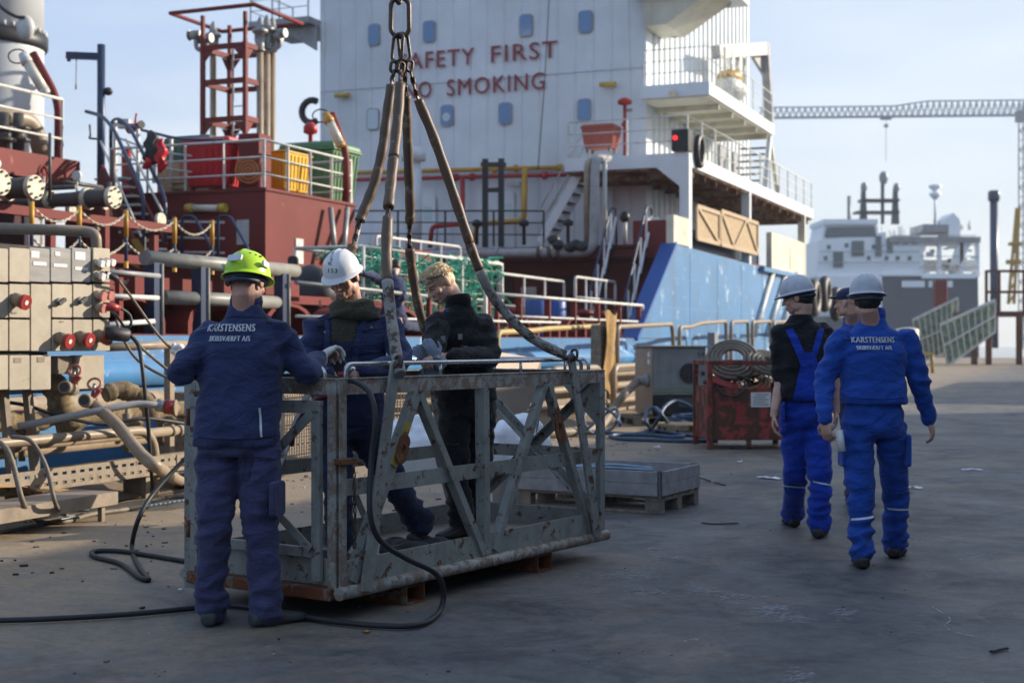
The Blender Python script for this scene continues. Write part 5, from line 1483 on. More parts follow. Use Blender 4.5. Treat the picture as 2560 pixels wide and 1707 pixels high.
# ---- kerb wall, pipes and railing loops further along the edge
kb = MB().ubox(12.6, 60.5, 8.95, 9.3, .003, .86); tag(kb.build('kerb_wall', M['dusty'], None, .01), 'low dusty kerb wall along the water side of the quay', 'wall')
for k, (z, w, r_, lab) in enumerate(((.78, 8.70, .055, 'upper tan pipe along the kerb wall behind the generator'), (.55, 8.72, .06, 'middle tan pipe along the kerb wall behind the generator'), (.25, 8.70, .05, 'lowest tan pipe along the kerb wall behind the generator'))):
    pipe(lab, [UW(12.9, w, z), UW(34, w, z)], r_, 'tan', .1)
for k, x in enumerate((1385, 1540)):
    q = uw(PW(x, 950, 8.5))[0]
    pipe(('tan guard pipe bent over the kerb pipes nearer the basket', 'tan guard pipe bent over the kerb pipes next to the generator')[k], [UW(q, 8.55, 0), UW(q, 8.55, .92), UW(q + 2.5, 8.55, .92), UW(q + 2.5, 8.55, 0)], .06, 'tan', .25, 'guard_pipe')
LG = 'bent pipe railing loops along the quay edge'
def loop(pts, label, r=.042, w=9.15, mat='tan'):
    q = [PW(x, y, w) for x, y in pts]
    q[0].z = .2 if len(pts) != 6 or True else q[0].z; q[-1].z = .2
    return tag(MB().tube(rounded(q, .16, 6), r, 12).build('railing_loop', M[mat], None, fix=False), label, 'railing', LG)
loop([(1244, 900), (1243, 831), (1330, 827), (1365, 822), (1528, 814), (1537, 900)], 'railing loop with a yellow stretch behind the sling nearest the blond man', .05, 9.15, 'yellow_rail') if 'yellow_rail' in M else None
M['yellow_rail'] = paint('worn_yellow_rail', (0.50, 0.36, 0.12), 0.1, .5, .35, 2)
loop([(1244, 900), (1243, 831), (1330, 827), (1365, 822), (1528, 814), (1537, 900)], 'worn yellow railing loop between the blond man and the weathered post', .05, 9.15, 'yellow_rail')
loop([(1544, 902), (1543, 817), (1680, 810), (1692, 859)], 'straight topped railing loop over the generator', .05)
loop([(1697, 856), (1699, 818), (1725, 817), (1752, 808), (1815, 803), (1818, 874)], 'dented railing loop with a sagging top bar', .05)
loop([(1827, 870), (1828, 805), (1870, 803), (1873, 864)], 'narrow railing loop just past the dented one', .05)
loop([(1881, 864), (1881, 805), (1926, 803), (1928, 864)], 'narrow railing loop right behind the man in bib overalls', .05)
loop([(1934, 864), (1934, 805), (1990, 803), (1992, 864)], 'farthest railing loop beside the white helmet', .05)
wp = thing('mooring_post', 'weathered timber post with torn fender cloth on the quay edge', 'post', UW(uw(PW(1500, 900, 8.9))[0], 8.9, 0))
q = PW(1500, 900, 8.8); u = uw(q)[0]
MB().ubox(u - .28, u + .1, 8.7, 8.9, 0, 1.72).build('timber', M['wood'], wp, .03)
MB().ubox(u + .12, u + .34, 8.65, 8.85, 0, 1.8).build('timber', M['mudlag'], wp, .03)
m = MB(); m.grid(10, 16, lambda a, b: UW(u - .25 + a * .65, 8.62 - .05 * math.sin(a * 9 + b * 5), 1.95 - b * 1.5 + .06 * math.sin(a * 14)))
m.build('torn_cloth', M['ochre'], wp)
q = PW(1776, 876, 8.95); u = uw(q)[0]
jb = thing('junction_box', 'small grey junction box on the kerb behind the generator', 'box', UW(u, 8.95, .86))
MB().ubox(u - .16, u + .2, 8.80, 8.99, 1.15, 1.62).build('box', M['grey_gen'], jb, .01)
MB().ubox(u - .02, u + .04, 8.96, 9.0, .862, 1.15).build('stem', M['dusty'], jb)
for k, (x, y) in enumerate(((2035, 745), (2062, 735), (2090, 760))):
    c = PW(x, y, 9.72); m = MB().tube([c + DU * .5 * math.cos(a) + UP * .52 * math.sin(a) for a in [6.283 * i / 20 for i in range(20)]], .19, 10, closed=True)
    tag(m.build('tyre_fender', M['rubber'], None, fix=False), ('black tyre fender hung closest to the blue hull', 'black tyre fender in the middle of the hanging three', 'lower black tyre fender next to the far walker')[k], 'tyre')

# ---- far down the quay
M['rust_frame'] = paint('rusty_brown_frame', (0.13, 0.055, 0.04), 0.3, .6, .3, 2)
fr = thing('steel_scaffold', 'rusty brown steel platform on tall legs by the shadow edge', 'scaffold', G(2500, 912))
YS = 86
def S(x, y, d=0.0):
    return P(x, y, YS + d)
m = MB()
for x, y in ((2436, 912), (2472, 915), (2548, 912), (2580, 912)):
    for d in (0, 3):
        MB().bar(V((S(x, y, d).x, YS + d, 0)), S(x, 778, d), .36, .36, up=DU).build('leg', M['rust_frame'], fr)
MB().prism([S(2425, 790), S(2620, 790), S(2620, 778), S(2425, 778)], V((0, 3.4, 0))).build('deck', M['rust_frame'], fr)
for d in (0, 3):
    for y in (730, 678):
        MB().bar(S(2466, y, d), S(2620, y, d), .16, .16).build('rail', M['rust_frame'], fr)
    for x in (2466, 2498, 2560):
        MB().bar(S(x, 778, d), S(x, 676, d), .18, .18, up=DU).build('rail_post', M['rust_frame'], fr)
M['mesh_green'] = plain('green_mesh_net', (0.20, 0.27, 0.19), .8, 0, .6, 3)
gw = thing('gangway', 'long aluminium gangway with green mesh sides sloping up behind the walkers', 'gangway', G(2330, 905))
for k, (a, b, YY) in enumerate((((2282, 800, 905), (2395, 745, 830), 92), ((2350, 812, 915), (2488, 750, 790), 82))):
    A, B = P(a[0], a[1], YY), P(b[0], b[1], YY); A2, B2 = P(a[0] + 20, a[2], YY), P(b[0], b[2] + 40, YY)
    f = MB()
    for s in (0, .5, 1):
        f.bar(A.lerp(A2, s), B.lerp(B2, s), .12, .16 if s == 0 else .1)
    for s in range(9):
        f.bar(A.lerp(B, s / 8), A2.lerp(B2, s / 8), .07, .07, up=DU)
    f.build('side_rail', M['rail_white'], gw)
    MB().sheet([A.lerp(A2, .05) + V((0, .2, 0)), B.lerp(B2, .05) + V((0, .2, 0)), B2 + V((0, .2, 0)), A2 + V((0, .2, 0))], .03).build('mesh_side', M['mesh_green'], gw)
tk = G(2268, 928)
tk = thing('tank', 'tall cream cylinder standing beside the shoulder of the last walker', 'tank', tk)
MB().lathe(G(2268, 928), UP, [(.55, 0), (.55, 1.9), (.5, 2.0), (.2, 2.05)], 20).build('shell', M['ship_cream'], tk)
MB().lathe(G(2268, 928) , UP, [(.58, .5), (.58, .56)], 20).build('hoop', M['dusty'], tk)
ys = thing('trestle', 'small yellow trestle next to the cream cylinder', 'trestle', G(2318, 930))
for x in (2303, 2332):
    MB().tube([G(x, 932), P(x - 3, 885, 63)], .08, 8).build('leg', M['yellow_rail'], ys)
MB().bar(P(2296, 884, 63), P(2334, 884, 63), .3, .12).build('beam', M['yellow_rail'], ys)
fe = thing('red_fence', 'low dark red railing along the far quay before the grey hull', 'fence', G(2200, 880))
railing_m = MB()
for z in (.1, 1.3, 2.2):
    railing_m.bar(P(2040, 853, 110) + UP * (z - 1.4), P(2380, 853, 125) + UP * (z - 1.4), .08, .1)
for k in range(18):
    p = P(2040, 853, 110).lerp(P(2380, 853, 125), k / 17); railing_m.bar(p - UP * 1.4, p + UP * .8, .08, .08, up=DU)
railing_m.build('rails', M['rust_frame'], fe)
tag(MB().box(P(2350, 735, 120), (1.0, 1.0, 2.2)).build('red_locker', M['maroon'], None, .05), 'small red steel locker in front of the grey hull', 'locker')
ps = MB().tube([P(2486, 870, 150), P(2485, 490, 150)], .42, 12); ps.lathe(P(2485, 505, 150), UP, [(.42, 0), (.62, .2), (.62, 1.0), (.45, 1.2)], 14)
tag(ps.build('flue_pipe', M['navy'], None), 'tall blue grey flue pipe standing behind the platform', 'chimney')
tag(MB().tube([P(2123, 600, 260), P(2123, 490, 260)], .38, 8).build('mast_pole', M['deck_grey'], None), 'thin grey pole rising above the wheelhouse roof of the white ship', 'pole')
lt = MB()
for s in (-1, 1):
    lt.bar(P(2528 + s * 7, 760, 170), P(2545 + s * 3, 520, 170), .3, .3)
for k in range(8):
    f = k / 8; lt.bar(P(2521 + 20 * f, 760 - 240 * f, 170), P(2535 + 13 * (f + .1), 760 - 240 * (f + .11), 170), .2, .2)
lt.box(P(2534, 655, 170), (1.6, .8, .5)); lt.box(P(2538, 610, 170), (1.4, .8, .4))
tag(lt.build('lattice_mast', M['ship_yellow'], None), 'yellow brown lattice mast near the tower crane', 'mast')

# white trawler
M['far_white'] = plain('far_ship_white', (0.88, 0.89, 0.90), .5, 0, .06)
M['far_grey'] = plain('far_ship_grey', (0.065, 0.08, 0.10), .5, 0, .1)
M['far_glass'] = plain('far_ship_glass', (0.10, 0.13, 0.14), .2)
YF = 190
FS = thing('trawler', 'white and dark grey trawler with radar domes moored beyond the far quay', 'ship', P(2240, 880, YF))
def F(x, y, d=0.0):
    return P(x, y, YF + d)
def fprism(pts, dp, name, mat, d=0.0, par=None):
    return MB().prism([F(x, y, d) for x, y in pts], V((0, dp, 0))).build(name, M[mat], par or FS)
def fbox(x0, y0, x1, y1, d, dp, name, mat, par=None):
    return fprism([(x0, y0), (x1, y0), (x1, y1), (x0, y1)], dp, name, mat, d, par)
fprism([(2200, 690), (2445, 692), (2448, 900), (2190, 900)], 11, 'hull', 'far_grey')
fprism([(2045, 690), (2205, 690), (2205, 800), (2075, 790)], 11, 'bow', 'far_white', -.3)
fprism([(2060, 790), (2206, 800), (2206, 900), (2095, 900)], 11, 'bow_foot', 'far_grey', -.25)
fprism([(2048, 600), (2215, 580), (2218, 692), (2040, 692)], 9, 'deckhouse', 'far_white', .3)
fprism([(2062, 560), (2190, 556), (2200, 602), (2052, 604)], 8, 'wheelhouse', 'far_white', .5)
fprism([(2068, 568), (2186, 566), (2192, 592), (2062, 594)], .2, 'windows', 'far_glass', .25)
fbox(2060, 548, 2195, 561, 0, 9, 'wheelhouse_roof', 'far_white')
for x0, y0, x1, y1 in ((2084, 630, 2108, 668), (2130, 602, 2160, 640), (2190, 590, 2204, 640), (2218, 595, 2232, 632)):
    fbox(x0, y0, x1, y1, .05, .3, 'window', 'far_glass')
fbox(2205, 612, 2300, 690, .2, 9, 'deckhouse', 'far_white'); fbox(2225, 588, 2300, 612, .5, 9, 'upper_deck', 'far_white')
fbox(2225, 592, 2452, 606, 0, 8, 'shelter_deck', 'deck_grey')
for x in (2300, 2345, 2400, 2440):
    fbox(x, 606, x + 9, 692, .4, .6, 'pillar', 'far_white')
fprism([(2395, 606), (2430, 606), (2402, 660), (2378, 660)], .5, 'brace', 'far_white', .4)
fbox(2300, 650, 2445, 676, 4, 3, 'net_drum', 'far_white')
fprism([(2305, 580), (2372, 580), (2372, 562), (2310, 560)], 6, 'crane_base', 'deck_grey', 1)
fprism([(2372, 592), (2402, 592), (2400, 550), (2384, 532), (2370, 545)], 5, 'funnel', 'far_white', 1)
fbox(2305, 690, 2440, 696, -.4, .6, 'rubbing_strake', 'far_white'); fbox(2205, 684, 2440, 690, -.3, .5, 'rail', 'far_white')
for y, x0, x1 in ((628, 2050, 2300), (655, 2046, 2300), (612, 2200, 2440), (640, 2300, 2445), (668, 2300, 2445), (588, 2230, 2440)):
    fbox(x0, y, x1, y + 1.6, -.35, .12, 'deck_rail', 'deck_grey')
for x0, x1 in ((2255, 2312), (2322, 2382)):
    fbox(x0, 702, x1, 718, -.2, .15, 'name_board', 'far_white')
for y, x0, x1 in ((500, 2155, 2250), (530, 2143, 2250)):
    fbox(x0, y - 3, x1, y + 3, 3, 2.5, 'mast_platform', 'black')
for x in (2160, 2240):
    fprism([(x - 9, 560), (x + 9, 560), (x + 4, 470), (x - 4, 470)], .8, 'mast_leg', 'far_grey', 4)
fbox(2204, 450, 2211, 560, 4, .5, 'mast', 'far_grey')
for x, y, r_ in ((2209, 445, .62), (2160, 468, .46), (2241, 470, .46)):
    MB().ell(F(x, y, 4), (r_, r_, r_ * 1.5), None, 14, 10).build('radar_dome', M['deck_grey'], FS)
m = MB()
rnd = random.Random(2)
for k in range(36):
    x = rnd.uniform(2060, 2440); y = 560 if x < 2190 else (575 if x > 2300 else 590)
    MB().bar(F(x, y, 2), F(x, y - rnd.uniform(6, 26), 2), .09, .09, up=DU).build('aerial', M['deck_grey'], FS)
m = MB()
for k in range(40):
    x, y = rnd.uniform(2215, 2440), rnd.uniform(618, 688); MB().box(F(x, y, rnd.uniform(.5, 4)), (rnd.uniform(.3, 1.2), .5, rnd.uniform(.2, .7))).build('deck_gear', M['ship_white'], FS)
m = MB()
for x0, y0 in ((2060, 640), (2068, 612), (2112, 608), (2168, 640), (2180, 612), (2212, 640), (2240, 640), (2270, 640), (2240, 598), (2262, 598), (2284, 598)):
    fbox(x0, y0, x0 + 9, y0 + 11, .1 if x0 > 2200 else .22, .3, 'window', 'far_glass')
for k in range(14):
    x, y = rnd.uniform(2305, 2440), rnd.uniform(620, 686); MB().box(F(x, y, rnd.uniform(.4, 3)), (rnd.uniform(.2, .7), .3, rnd.uniform(.15, .5))).build('deck_fitting', M['far_glass'], FS)
rd = MB().tube([F(2338, 560, 60), F(2338, 480, 60)], .22, 8); rd.lathe(F(2338, 500, 60), UP, [(.2, 0), (1.0, .8), (1.0, 1.2), (.3, 1.4), (1.1, 2.2), (1.1, 2.6), (.2, 2.8)], 12)
tag(rd.build('light_mast', M['far_white'], None), 'faint pale mast with lamp rings behind the trawler', 'mast')
# tower crane
YC = 300
TC = thing('tower_crane', 'pale tower crane with a long lattice jib across the sky', 'crane', V((P(2570, 0, YC).x, YC, 0)))
M['crane_grey'] = plain('pale_crane_paint', (0.36, 0.44, 0.48), .5)
m = MB(); x0, x1 = P(1900, 294, YC), P(2575, 287, YC); h = 2.2; n = 44
for d in (0, 1.6):
    m.bar(x0 + V((0, d, 0)), x1 + V((0, d, 0)), .26, .26)
pts_t = [x0.lerp(x1, k / n) + UP * (h if k / n < .5 else h + 1.0 * min(1, (k / n - .5) * 8)) + V((0, .8, 0)) for k in range(n + 1)]
for k in range(n):
    m.bar(pts_t[k], pts_t[k + 1], .28, .28)
    for d in (0, 1.6):
        m.bar(x0.lerp(x1, k / n) + V((0, d, 0)), pts_t[k].lerp(pts_t[k + 1], .5), .16, .16)
        m.bar(pts_t[k].lerp(pts_t[k + 1], .5), x0.lerp(x1, (k + 1) / n) + V((0, d, 0)), .16, .16)
m.build('jib', M['crane_grey'], TC)
m = MB(); c = P(2568, 280, YC); hw = 1.3
for i in (-1, 1):
    for j in (-1, 1):
        m.bar(V((c.x + i * hw, YC + j * hw, 0)), V((c.x + i * hw, YC + j * hw, c.z + 2)), .28, .28, up=DU)
for k in range(26):
    z = k * 2.0
    for j in (-1, 1):
        s = 1 if k % 2 else -1
        m.bar(V((c.x - hw * s, YC + j * hw, z)), V((c.x + hw * s, YC + j * hw, z + 2)), .16, .16)
        m.bar(V((c.x - hw, YC + j * hw, z)), V((c.x + hw, YC + j * hw, z)), .16, .16)
m.build('tower', M['deck_grey'], TC)
MB().box(V((c.x - 1.8, YC - 1, c.z - 1.2)), (1.6, 2, 2.2)).build('cab', M['deck_grey'], TC)
q = P(2215, 296, YC)
MB().box(q, (2.2, 1.2, .6)).build('trolley', M['deck_grey'], TC)
m = MB().tube([q, q - UP * 9], .06, 5); m.box(q - UP * 1.6, (.8, .4, .7)); m.build('hook_block', M['deck_grey'], TC)

# ------------------------------------------------------------------ loads on the tanker's deck
def wheeled_bin(c, ax, w, d, h, mat, label, lid=True, legs=True):
    c = V(c); ax = V(ax).normalized(); ay = UP.cross(ax)
    b = thing('waste_container', label, 'bin', c)
    def ring(k, z):
        return [c + ax * (i * w / 2 * k) + ay * (j * d / 2 * k) + UP * z for i, j in ((-1, -1), (1, -1), (1, 1), (-1, 1))]
    m = MB().loft([ring(.80, .12), ring(.97, h * .86)], False); m.build('body', M[mat], b, .02, seg=2)
    MB().loft([ring(1.03, h * .862), ring(1.03, h * .90)], False).build('rim', M[mat], b, .008)
    if lid:
        m = MB().loft([ring(1.0, h * .902), ring(.97, h * .96), ring(.86, h)], False); m.build('lid', M[mat], b, .012)
    m = MB()
    for k in range(7):
        i = -1 + 2 * (k + .5) / 7
        for s in (-1,):
            m.bar(c + ax * (i * w / 2 * .80) + ay * (s * d / 2 * .815) + UP * .16, c + ax * (i * w / 2 * .94) + ay * (s * d / 2 * .975) + UP * h * .83, .03, .03, up=ay)
        m.bar(c + ax * (w / 2 * .815) + ay * (i * d / 2 * .80) + UP * .16, c + ax * (w / 2 * .975) + ay * (i * d / 2 * .94) + UP * h * .83, .03, .03, up=ax)
    m.build('ribs', M[mat], b)
    for i in (-1, 1):
        for j in (-1, 1):
            q = c + ax * (i * w * .33) + ay * (j * d * .33)
            MB().cyl(q - ax * .02 + UP * .06, q + ax * .02 + UP * .06, .06, 14).build('wheel', M['rubber'], b)
    return b
M.update(bin_r=plain('red_bin_plastic', (0.56, 0.016, 0.022), .4, 0, .1), bin_y=plain('yellow_bin_plastic', (0.72, 0.42, 0.018), .4, 0, .1),
         bin_g=plain('green_bin_plastic', (0.07, 0.18, 0.07), .45, 0, .15), bin_dg=plain('dark_green_bin_plastic', (0.04, 0.13, 0.09), .45, 0, .15),
         bin_s=plain('salmon_bin_plastic', (0.42, 0.10, 0.065), .5, 0, .12), carton=plain('carton_board', (0.44, 0.33, 0.21), .8, 0, .1))
FZ = BZ + .052
def onblock(x, u, z=FZ):
    q = PU(x, 470, u); q.z = z; return q
wheeled_bin(onblock(543, 21.3), -DW, 1.0, .75, .98, 'bin_r', 'red lidded waste container behind the front rail of the deck block')
q = PW(712, 480, 13.75); q.z = FZ; wheeled_bin(q, -DW, .62, .95, .92, 'bin_y', 'yellow ribbed waste container by the corner rail of the deck block', False)
q = PW(800, 480, 14.3); q.z = FZ; wheeled_bin(q, -DW, 1.25, 1.1, 1.30, 'bin_g', 'large green waste container beside the yellow one')
wheeled_bin(onblock(497, 22.6), -DW, 1.05, .8, 1.25, 'bin_dg', 'dark green waste container half hidden behind the red one')
q = PW(785, 480, 15.6); q.z = FZ; wheeled_bin(q, -DW, .9, .8, 1.45, 'bin_r', 'second red container showing only its lid above the green one')
q = PU(1503, 380, 37.4); q.z = 6.39 + .22; wheeled_bin(q, -DW, .98, .7, .78, 'bin_s', 'salmon red tub on the white boat deck')
cb = MB().box(onblock(447, 21.6, FZ + .32), (.62, .5, .62), Matrix.Rotation(R_(67), 3, 'Z')); tag(cb.build('cardboard_box', M['carton'], None, .005), 'plain cardboard box between the life jackets and the red container', 'box')
for k in range(3):
    tag(MB().box(onblock(480 + 3 * k, 21.15, FZ + .05 + .1 * k), (.9, .12, .09), Matrix.Rotation(R_(150 + 8 * k), 3, 'Z')).build('timber_offcut', M['wood_new'], None, .004), ('bottom timber offcut before the red container', 'middle timber offcut before the red container', 'top timber offcut lying skew before the red container')[k], 'timber')
tag(MB().box(onblock(637, 21.2, FZ + .5), (.42, .42, 1.0), Matrix.Rotation(R_(67), 3, 'Z')).build('pump_housing', M['maroon'], None, .02), 'upright dark red pump housing between red and yellow containers', 'pump')
coil(onblock(622, 20.95, FZ + .35), .22, 4, .03, 'orange', 'orange hose coil hanging beside the pump housing', (0, -1, .1))
# life jackets over the stair rail
lj = thing('life_jackets', 'red and black life jackets hung over the stair rail', 'life jackets', P(388, 430, 24))
for (x, y, rx, rz, mt) in ((378, 372, .135, .30, 'rubber'), (403, 388, .10, .27, 'bin_r'), (370, 408, .09, .11, 'bin_r')):
    m = MB().ell(P(x, y, 24), (rx, .12, rz), None, 24, 18); m.v = [v + V((.03 * math.sin(v.z * 26 + x), .03 * math.sin(v.x * 40), 0)) + (v - P(x, y, 24)) * .22 * noise.noise(v * 7) for v in m.v]; m.build('jacket', M[mt], lj)
# timber panels leaning on the bulwark aft
for k, (xa, ya, xb, yb, ht, lab) in enumerate(((1741, 553, 1797, 572, .86, 'shorter pale timber panel with one diagonal behind the white pillar'), (1801, 575, 1893, 610, .95, 'longer pale timber panel with zigzag braces on the blue bulwark'))):
    a, b = PW(xa, 0, 9.95), PW(xb, 0, 9.95); a.z = b.z = 4.05 + .1
    pa = thing('timber_barrier', lab, 'timber barrier', (a + b) / 2)
    d = (b - a).normalized(); L = (b - a).length; m = MB(); n = int(L / .12)
    for i in range(n):
        m.prism([a + d * (i * L / n), a + d * ((i + .93) * L / n), a + d * ((i + .93) * L / n) + UP * ht, a + d * (i * L / n) + UP * ht], DW * .025)
    m.build('boards', M['wood_new'], pa)
    f = MB(); o_ = -DW * .02
    for p, q in ((a, b), (a + UP * ht, b + UP * ht), (a, a + UP * ht), (b, b + UP * ht)):
        f.bar(p + o_, q + o_, .05, .11, up=-DW if False else (UP if abs((q - p).z) < .1 else d))
    nz_ = 1 if k == 0 else 3
    for i in range(nz_):
        p, q = a.lerp(b, i / nz_), a.lerp(b, (i + 1) / nz_)
        f.bar(p + o_ * 1.6 + UP * (ht if i % 2 == 0 else 0), q + o_ * 1.6 + UP * (0 if i % 2 == 0 else ht), .04, .1)
    f.build('frame', M['carton'], pa)
# net cage with green rope
NC = thing('net_cage', 'white wire cage packed with green rope on the deck edge', 'cage', UW(22, 10.8, 1.48))
ca, cb_ = uw(PW(908, 640, 10.4))[0], uw(PW(1255, 640, 10.4))[0]
m = MB()
for w in (10.4, 11.6):
    for z in (1.5, 2.15, 2.85):
        m.tube([UW(ca, w, z), UW(cb_, w, z)], .028, 8)
    for k in range(4):
        u = ca + (cb_ - ca) * k / 3; m.tube([UW(u, w, 1.49), UW(u, w, 2.86)], .028, 8)
for u in (ca, cb_):
    for z in (1.5, 2.15, 2.85):
        m.tube([UW(u, 10.4, z), UW(u, 11.6, z)], .028, 8)
m.build('frame', M['rail_white'], NC)
m = MB()
for k in range(23):
    u = ca + (cb_ - ca) * k / 22; m.tube([UW(u, 10.39, 1.5), UW(u, 10.39, 2.85)], .006, 5)
for k in range(6):
    z = 1.6 + .22 * k; m.tube([UW(ca, 10.385, z), UW(cb_, 10.385, z)], .005, 5)
m.build('wire_mesh', M['rail_white'], NC)
t = NT('green_rope'); gi = t.n('NewGeometry')
t.out(t.ramp(gi.outputs['Random Per Island'], [(0, (0.03, 0.30, 0.17)), (.45, (0.06, 0.44, 0.29)), (.8, (0.14, 0.50, 0.38)), (.93, (0.42, 0.55, 0.50))], 'CONSTANT'), .7); M['green_rope'] = t.m
m = MB(); rnd = random.Random(21)
for k in range(760):
    p = UW(rnd.uniform(ca + .1, cb_ - .1), 10.44 + .9 * rnd.random() ** 2, 1.62 + 1.2 * rnd.random() ** .8)
    q = [p]
    for i in range(3):
        q.append(q[-1] + V((rnd.uniform(-1, 1), rnd.uniform(-.5, .5), rnd.uniform(-.6, .6))) * .22)
    for v in q:
        uu, ww = uw(v); v.z = min(max(v.z, 1.55), 2.95)
    m.tube(spline(q, 3), rnd.uniform(.009, .019), 4)
struct(tag(m.build('rope_net', M['green_rope'], None, fix=False), 'tangled green fishing rope stuffed into the wire cage', 'fishing net'), 'stuff')
tag(MB().ubox(ca + .1, cb_ - .1, 10.46, 11.5, 1.50, 1.58).build('cage_board', M['wood_new'], None), 'pale board lying on the bottom of the wire cage', 'board')
# black covered machine between the heavy fence and the cage
bm2 = thing('covered_winch', 'black sheeted deck winch with an upright backrest behind the white helmet', 'winch', PW(775, 790, 10.9))
c = PW(778, 740, 10.9)
m = MB().ell(c, (.42, .4, .42), None, 28, 20); m.v = [v + (v - c) * .25 * noise.noise(v * 3) for v in m.v]; m.build('cover', M['rubber'], bm2)
c = PW(732, 668, 10.8); MB().prism(rrect(c, V((1, 0, 0)), UP, .15, .33, .05), V((0, .08, 0))).build('backrest', M['rubber'], bm2, .01)
c = PW(765, 790, 10.8); MB().box(c, (.5, .5, .5)).build('body', M['maroon_dk'], bm2, .03)
# ------------------------------------------------------------------ the steel work basket and its chain sling
M.update(
    cage_grey=paint('worn_grey_green_paint', (0.305, 0.315, 0.285), 0.18, 0.5, 0.3, 6.5, rustcol=(0.085, 0.040, 0.022), streak=0.3, dirtcol=(0.08, 0.068, 0.05)),
    cage_edge=paint('chipped_rail_paint', (0.38, 0.375, 0.33), 0.28, 0.45, 0.45, 8, rustcol=(0.075, 0.045, 0.03), chip=(0.17, 0.12, 0.09)),
    cage_rust=paint('rusted_underframe', (0.21, 0.17, 0.13), 0.40, 0.6, 0.4, 7, rustcol=(0.12, 0.042, 0.018)),
    cage_yellow=paint('worn_yellow_patch', (0.42, 0.31, 0.05), 0.22, 0.5, 0.4, 9),
    cage_lug=paint('rusty_lifting_eye', (0.24, 0.10, 0.035), 0.35, 0.6, 0.4, 9),
    chrome=plain('bright_handrail_steel', (0.50, 0.51, 0.52), 0.28, 0.85, 0.15, 12),
    chain=plain('rusty_chain_steel', (0.085, 0.062, 0.048), 0.45, 0.55, 0.45, 30, 0.3, 90),
    sleeve=paint('worn_brown_sleeve', (0.135, 0.084, 0.052), 0.16, 0.5, 0.55, 7, rustcol=(0.26, 0.19, 0.14), chip=(0.20, 0.155, 0.12), streak=0.15),
    sleeve_white=paint('scraped_pale_sleeve', (0.33, 0.31, 0.285), 0.24, 0.55, 0.5, 8, chip=(0.07, 0.05, 0.036)),
    red_grip=plain('dark_red_grip_paint', (0.16, 0.018, 0.022), 0.45),
)
BH = 0.13
Bn, Br = G(846, 1490, BH), G(1510, 1341, BH)
E1 = (Br - Bn); BL = E1.length; E1.normalize(); E2 = V((-E1.y, E1.x, 0)); BWD = 1.08
ZT = 1.17
def bk_(s, t, z):
    return V((Bn.x, Bn.y, 0)) + E1 * s + E2 * t + UP * z
def BF(x, y, t=0.0):                          # photograph pixel on the basket's long side
    o = V((0, 0, CAMH)); d = P(x, y, 1.0) - o
    k = (bk_(0, t, 0) - o).dot(E2) / d.dot(E2)
    return o + d * k
def BE(x, y, s=0.0):                          # ... on its short end
    o = V((0, 0, CAMH)); d = P(x, y, 1.0) - o
    k = (bk_(s, 0, 0) - o).dot(E1) / d.dot(E1)
    return o + d * k
BK = thing('work_basket', 'worn grey steel lifting basket with slanted bars standing on short feet', 'work basket', bk_(BL / 2, BWD / 2, 0))
def angle(p, q, a, out, name='brace', mat='cage_grey', th=.008, par=None):
    """angle-iron from p to q; one leg lies in the face, the other stands inwards (-out)"""
    p, q, out = V(p), V(q), V(out).normalized()
    d = (q - p).normalized(); sd = d.cross(out).normalized()
    m = MB()
    m.bar(p, q, a, th, up=out)
    m.bar(p - out * (a / 2 + th / 2) + sd * (a / 2 - th / 2), q - out * (a / 2 + th / 2) + sd * (a / 2 - th / 2), th, a, up=out)
    return m.build(name, M[mat], par or BK, .0015)
FO = -E2                                       # outward on the near long side
# floor, kick plates and underframe
MB().add([bk_(.02, .02, .165), bk_(BL - .02, .02, .165), bk_(BL - .02, BWD - .02, .165), bk_(.02, BWD - .02, .165), bk_(.02, .02, .173), bk_(BL - .02, .02, .173), bk_(BL - .02, BWD - .02, .173), bk_(.02, BWD - .02, .173)],
         [(0, 3, 2, 1), (4, 5, 6, 7), (0, 1, 5, 4), (1, 2, 6, 5), (2, 3, 7, 6), (3, 0, 4, 7)]).build('floor_plate', M['checker'], BK)
def wall_plate(a, b, z0, z1, out, th=.008, mat='cage_grey', name='kick_plate'):
    o = V(out) * th
    return MB().prism([a + UP * z0, b + UP * z0, b + UP * z1, a + UP * z1], o).build(name, M[mat], BK, .0015)
wall_plate(bk_(.05, 0, 0), bk_(BL - .02, 0, 0), .165, .30, E2)
wall_plate(bk_(.02, BWD, 0), bk_(BL - .02, BWD, 0), .165, .30, -E2)
wall_plate(bk_(0, .03, 0), bk_(0, BWD - .02, 0), .175, .31, E1)
wall_plate(bk_(BL, .03, 0), bk_(BL, BWD - .02, 0), .165, .30, -E1)
MB().tube([bk_(-.01, -.01, .142), bk_(BL + .01, -.01, .142)], .034, 12).build('bottom_rail', M['cage_edge'], BK)
MB().tube([bk_(-.01, BWD + .01, .142), bk_(BL + .01, BWD + .01, .142)], .034, 12).build('bottom_rail', M['cage_edge'], BK)
MB().bar(bk_(-.005, .03, .135), bk_(-.005, BWD - .03, .135), .06, .06).build('end_sill', M['cage_rust'], BK, .004)
MB().bar(bk_(BL + .005, .03, .135), bk_(BL + .005, BWD - .03, .135), .06, .06).build('end_sill', M['cage_rust'], BK, .004)
for s in (.62, BL - .72):
    m = MB()
    for dz, hh in ((.006, .010), (.098, .010)):
        m.bar(bk_(s, -.005, dz), bk_(s, BWD + .005, dz), .16, hh)
    for ds in (-.076, .076):
        m.bar(bk_(s + ds, -.004, .052), bk_(s + ds, BWD + .004, .052), .009, .08)
    m.build('fork_pocket', M['cage_rust'], BK)
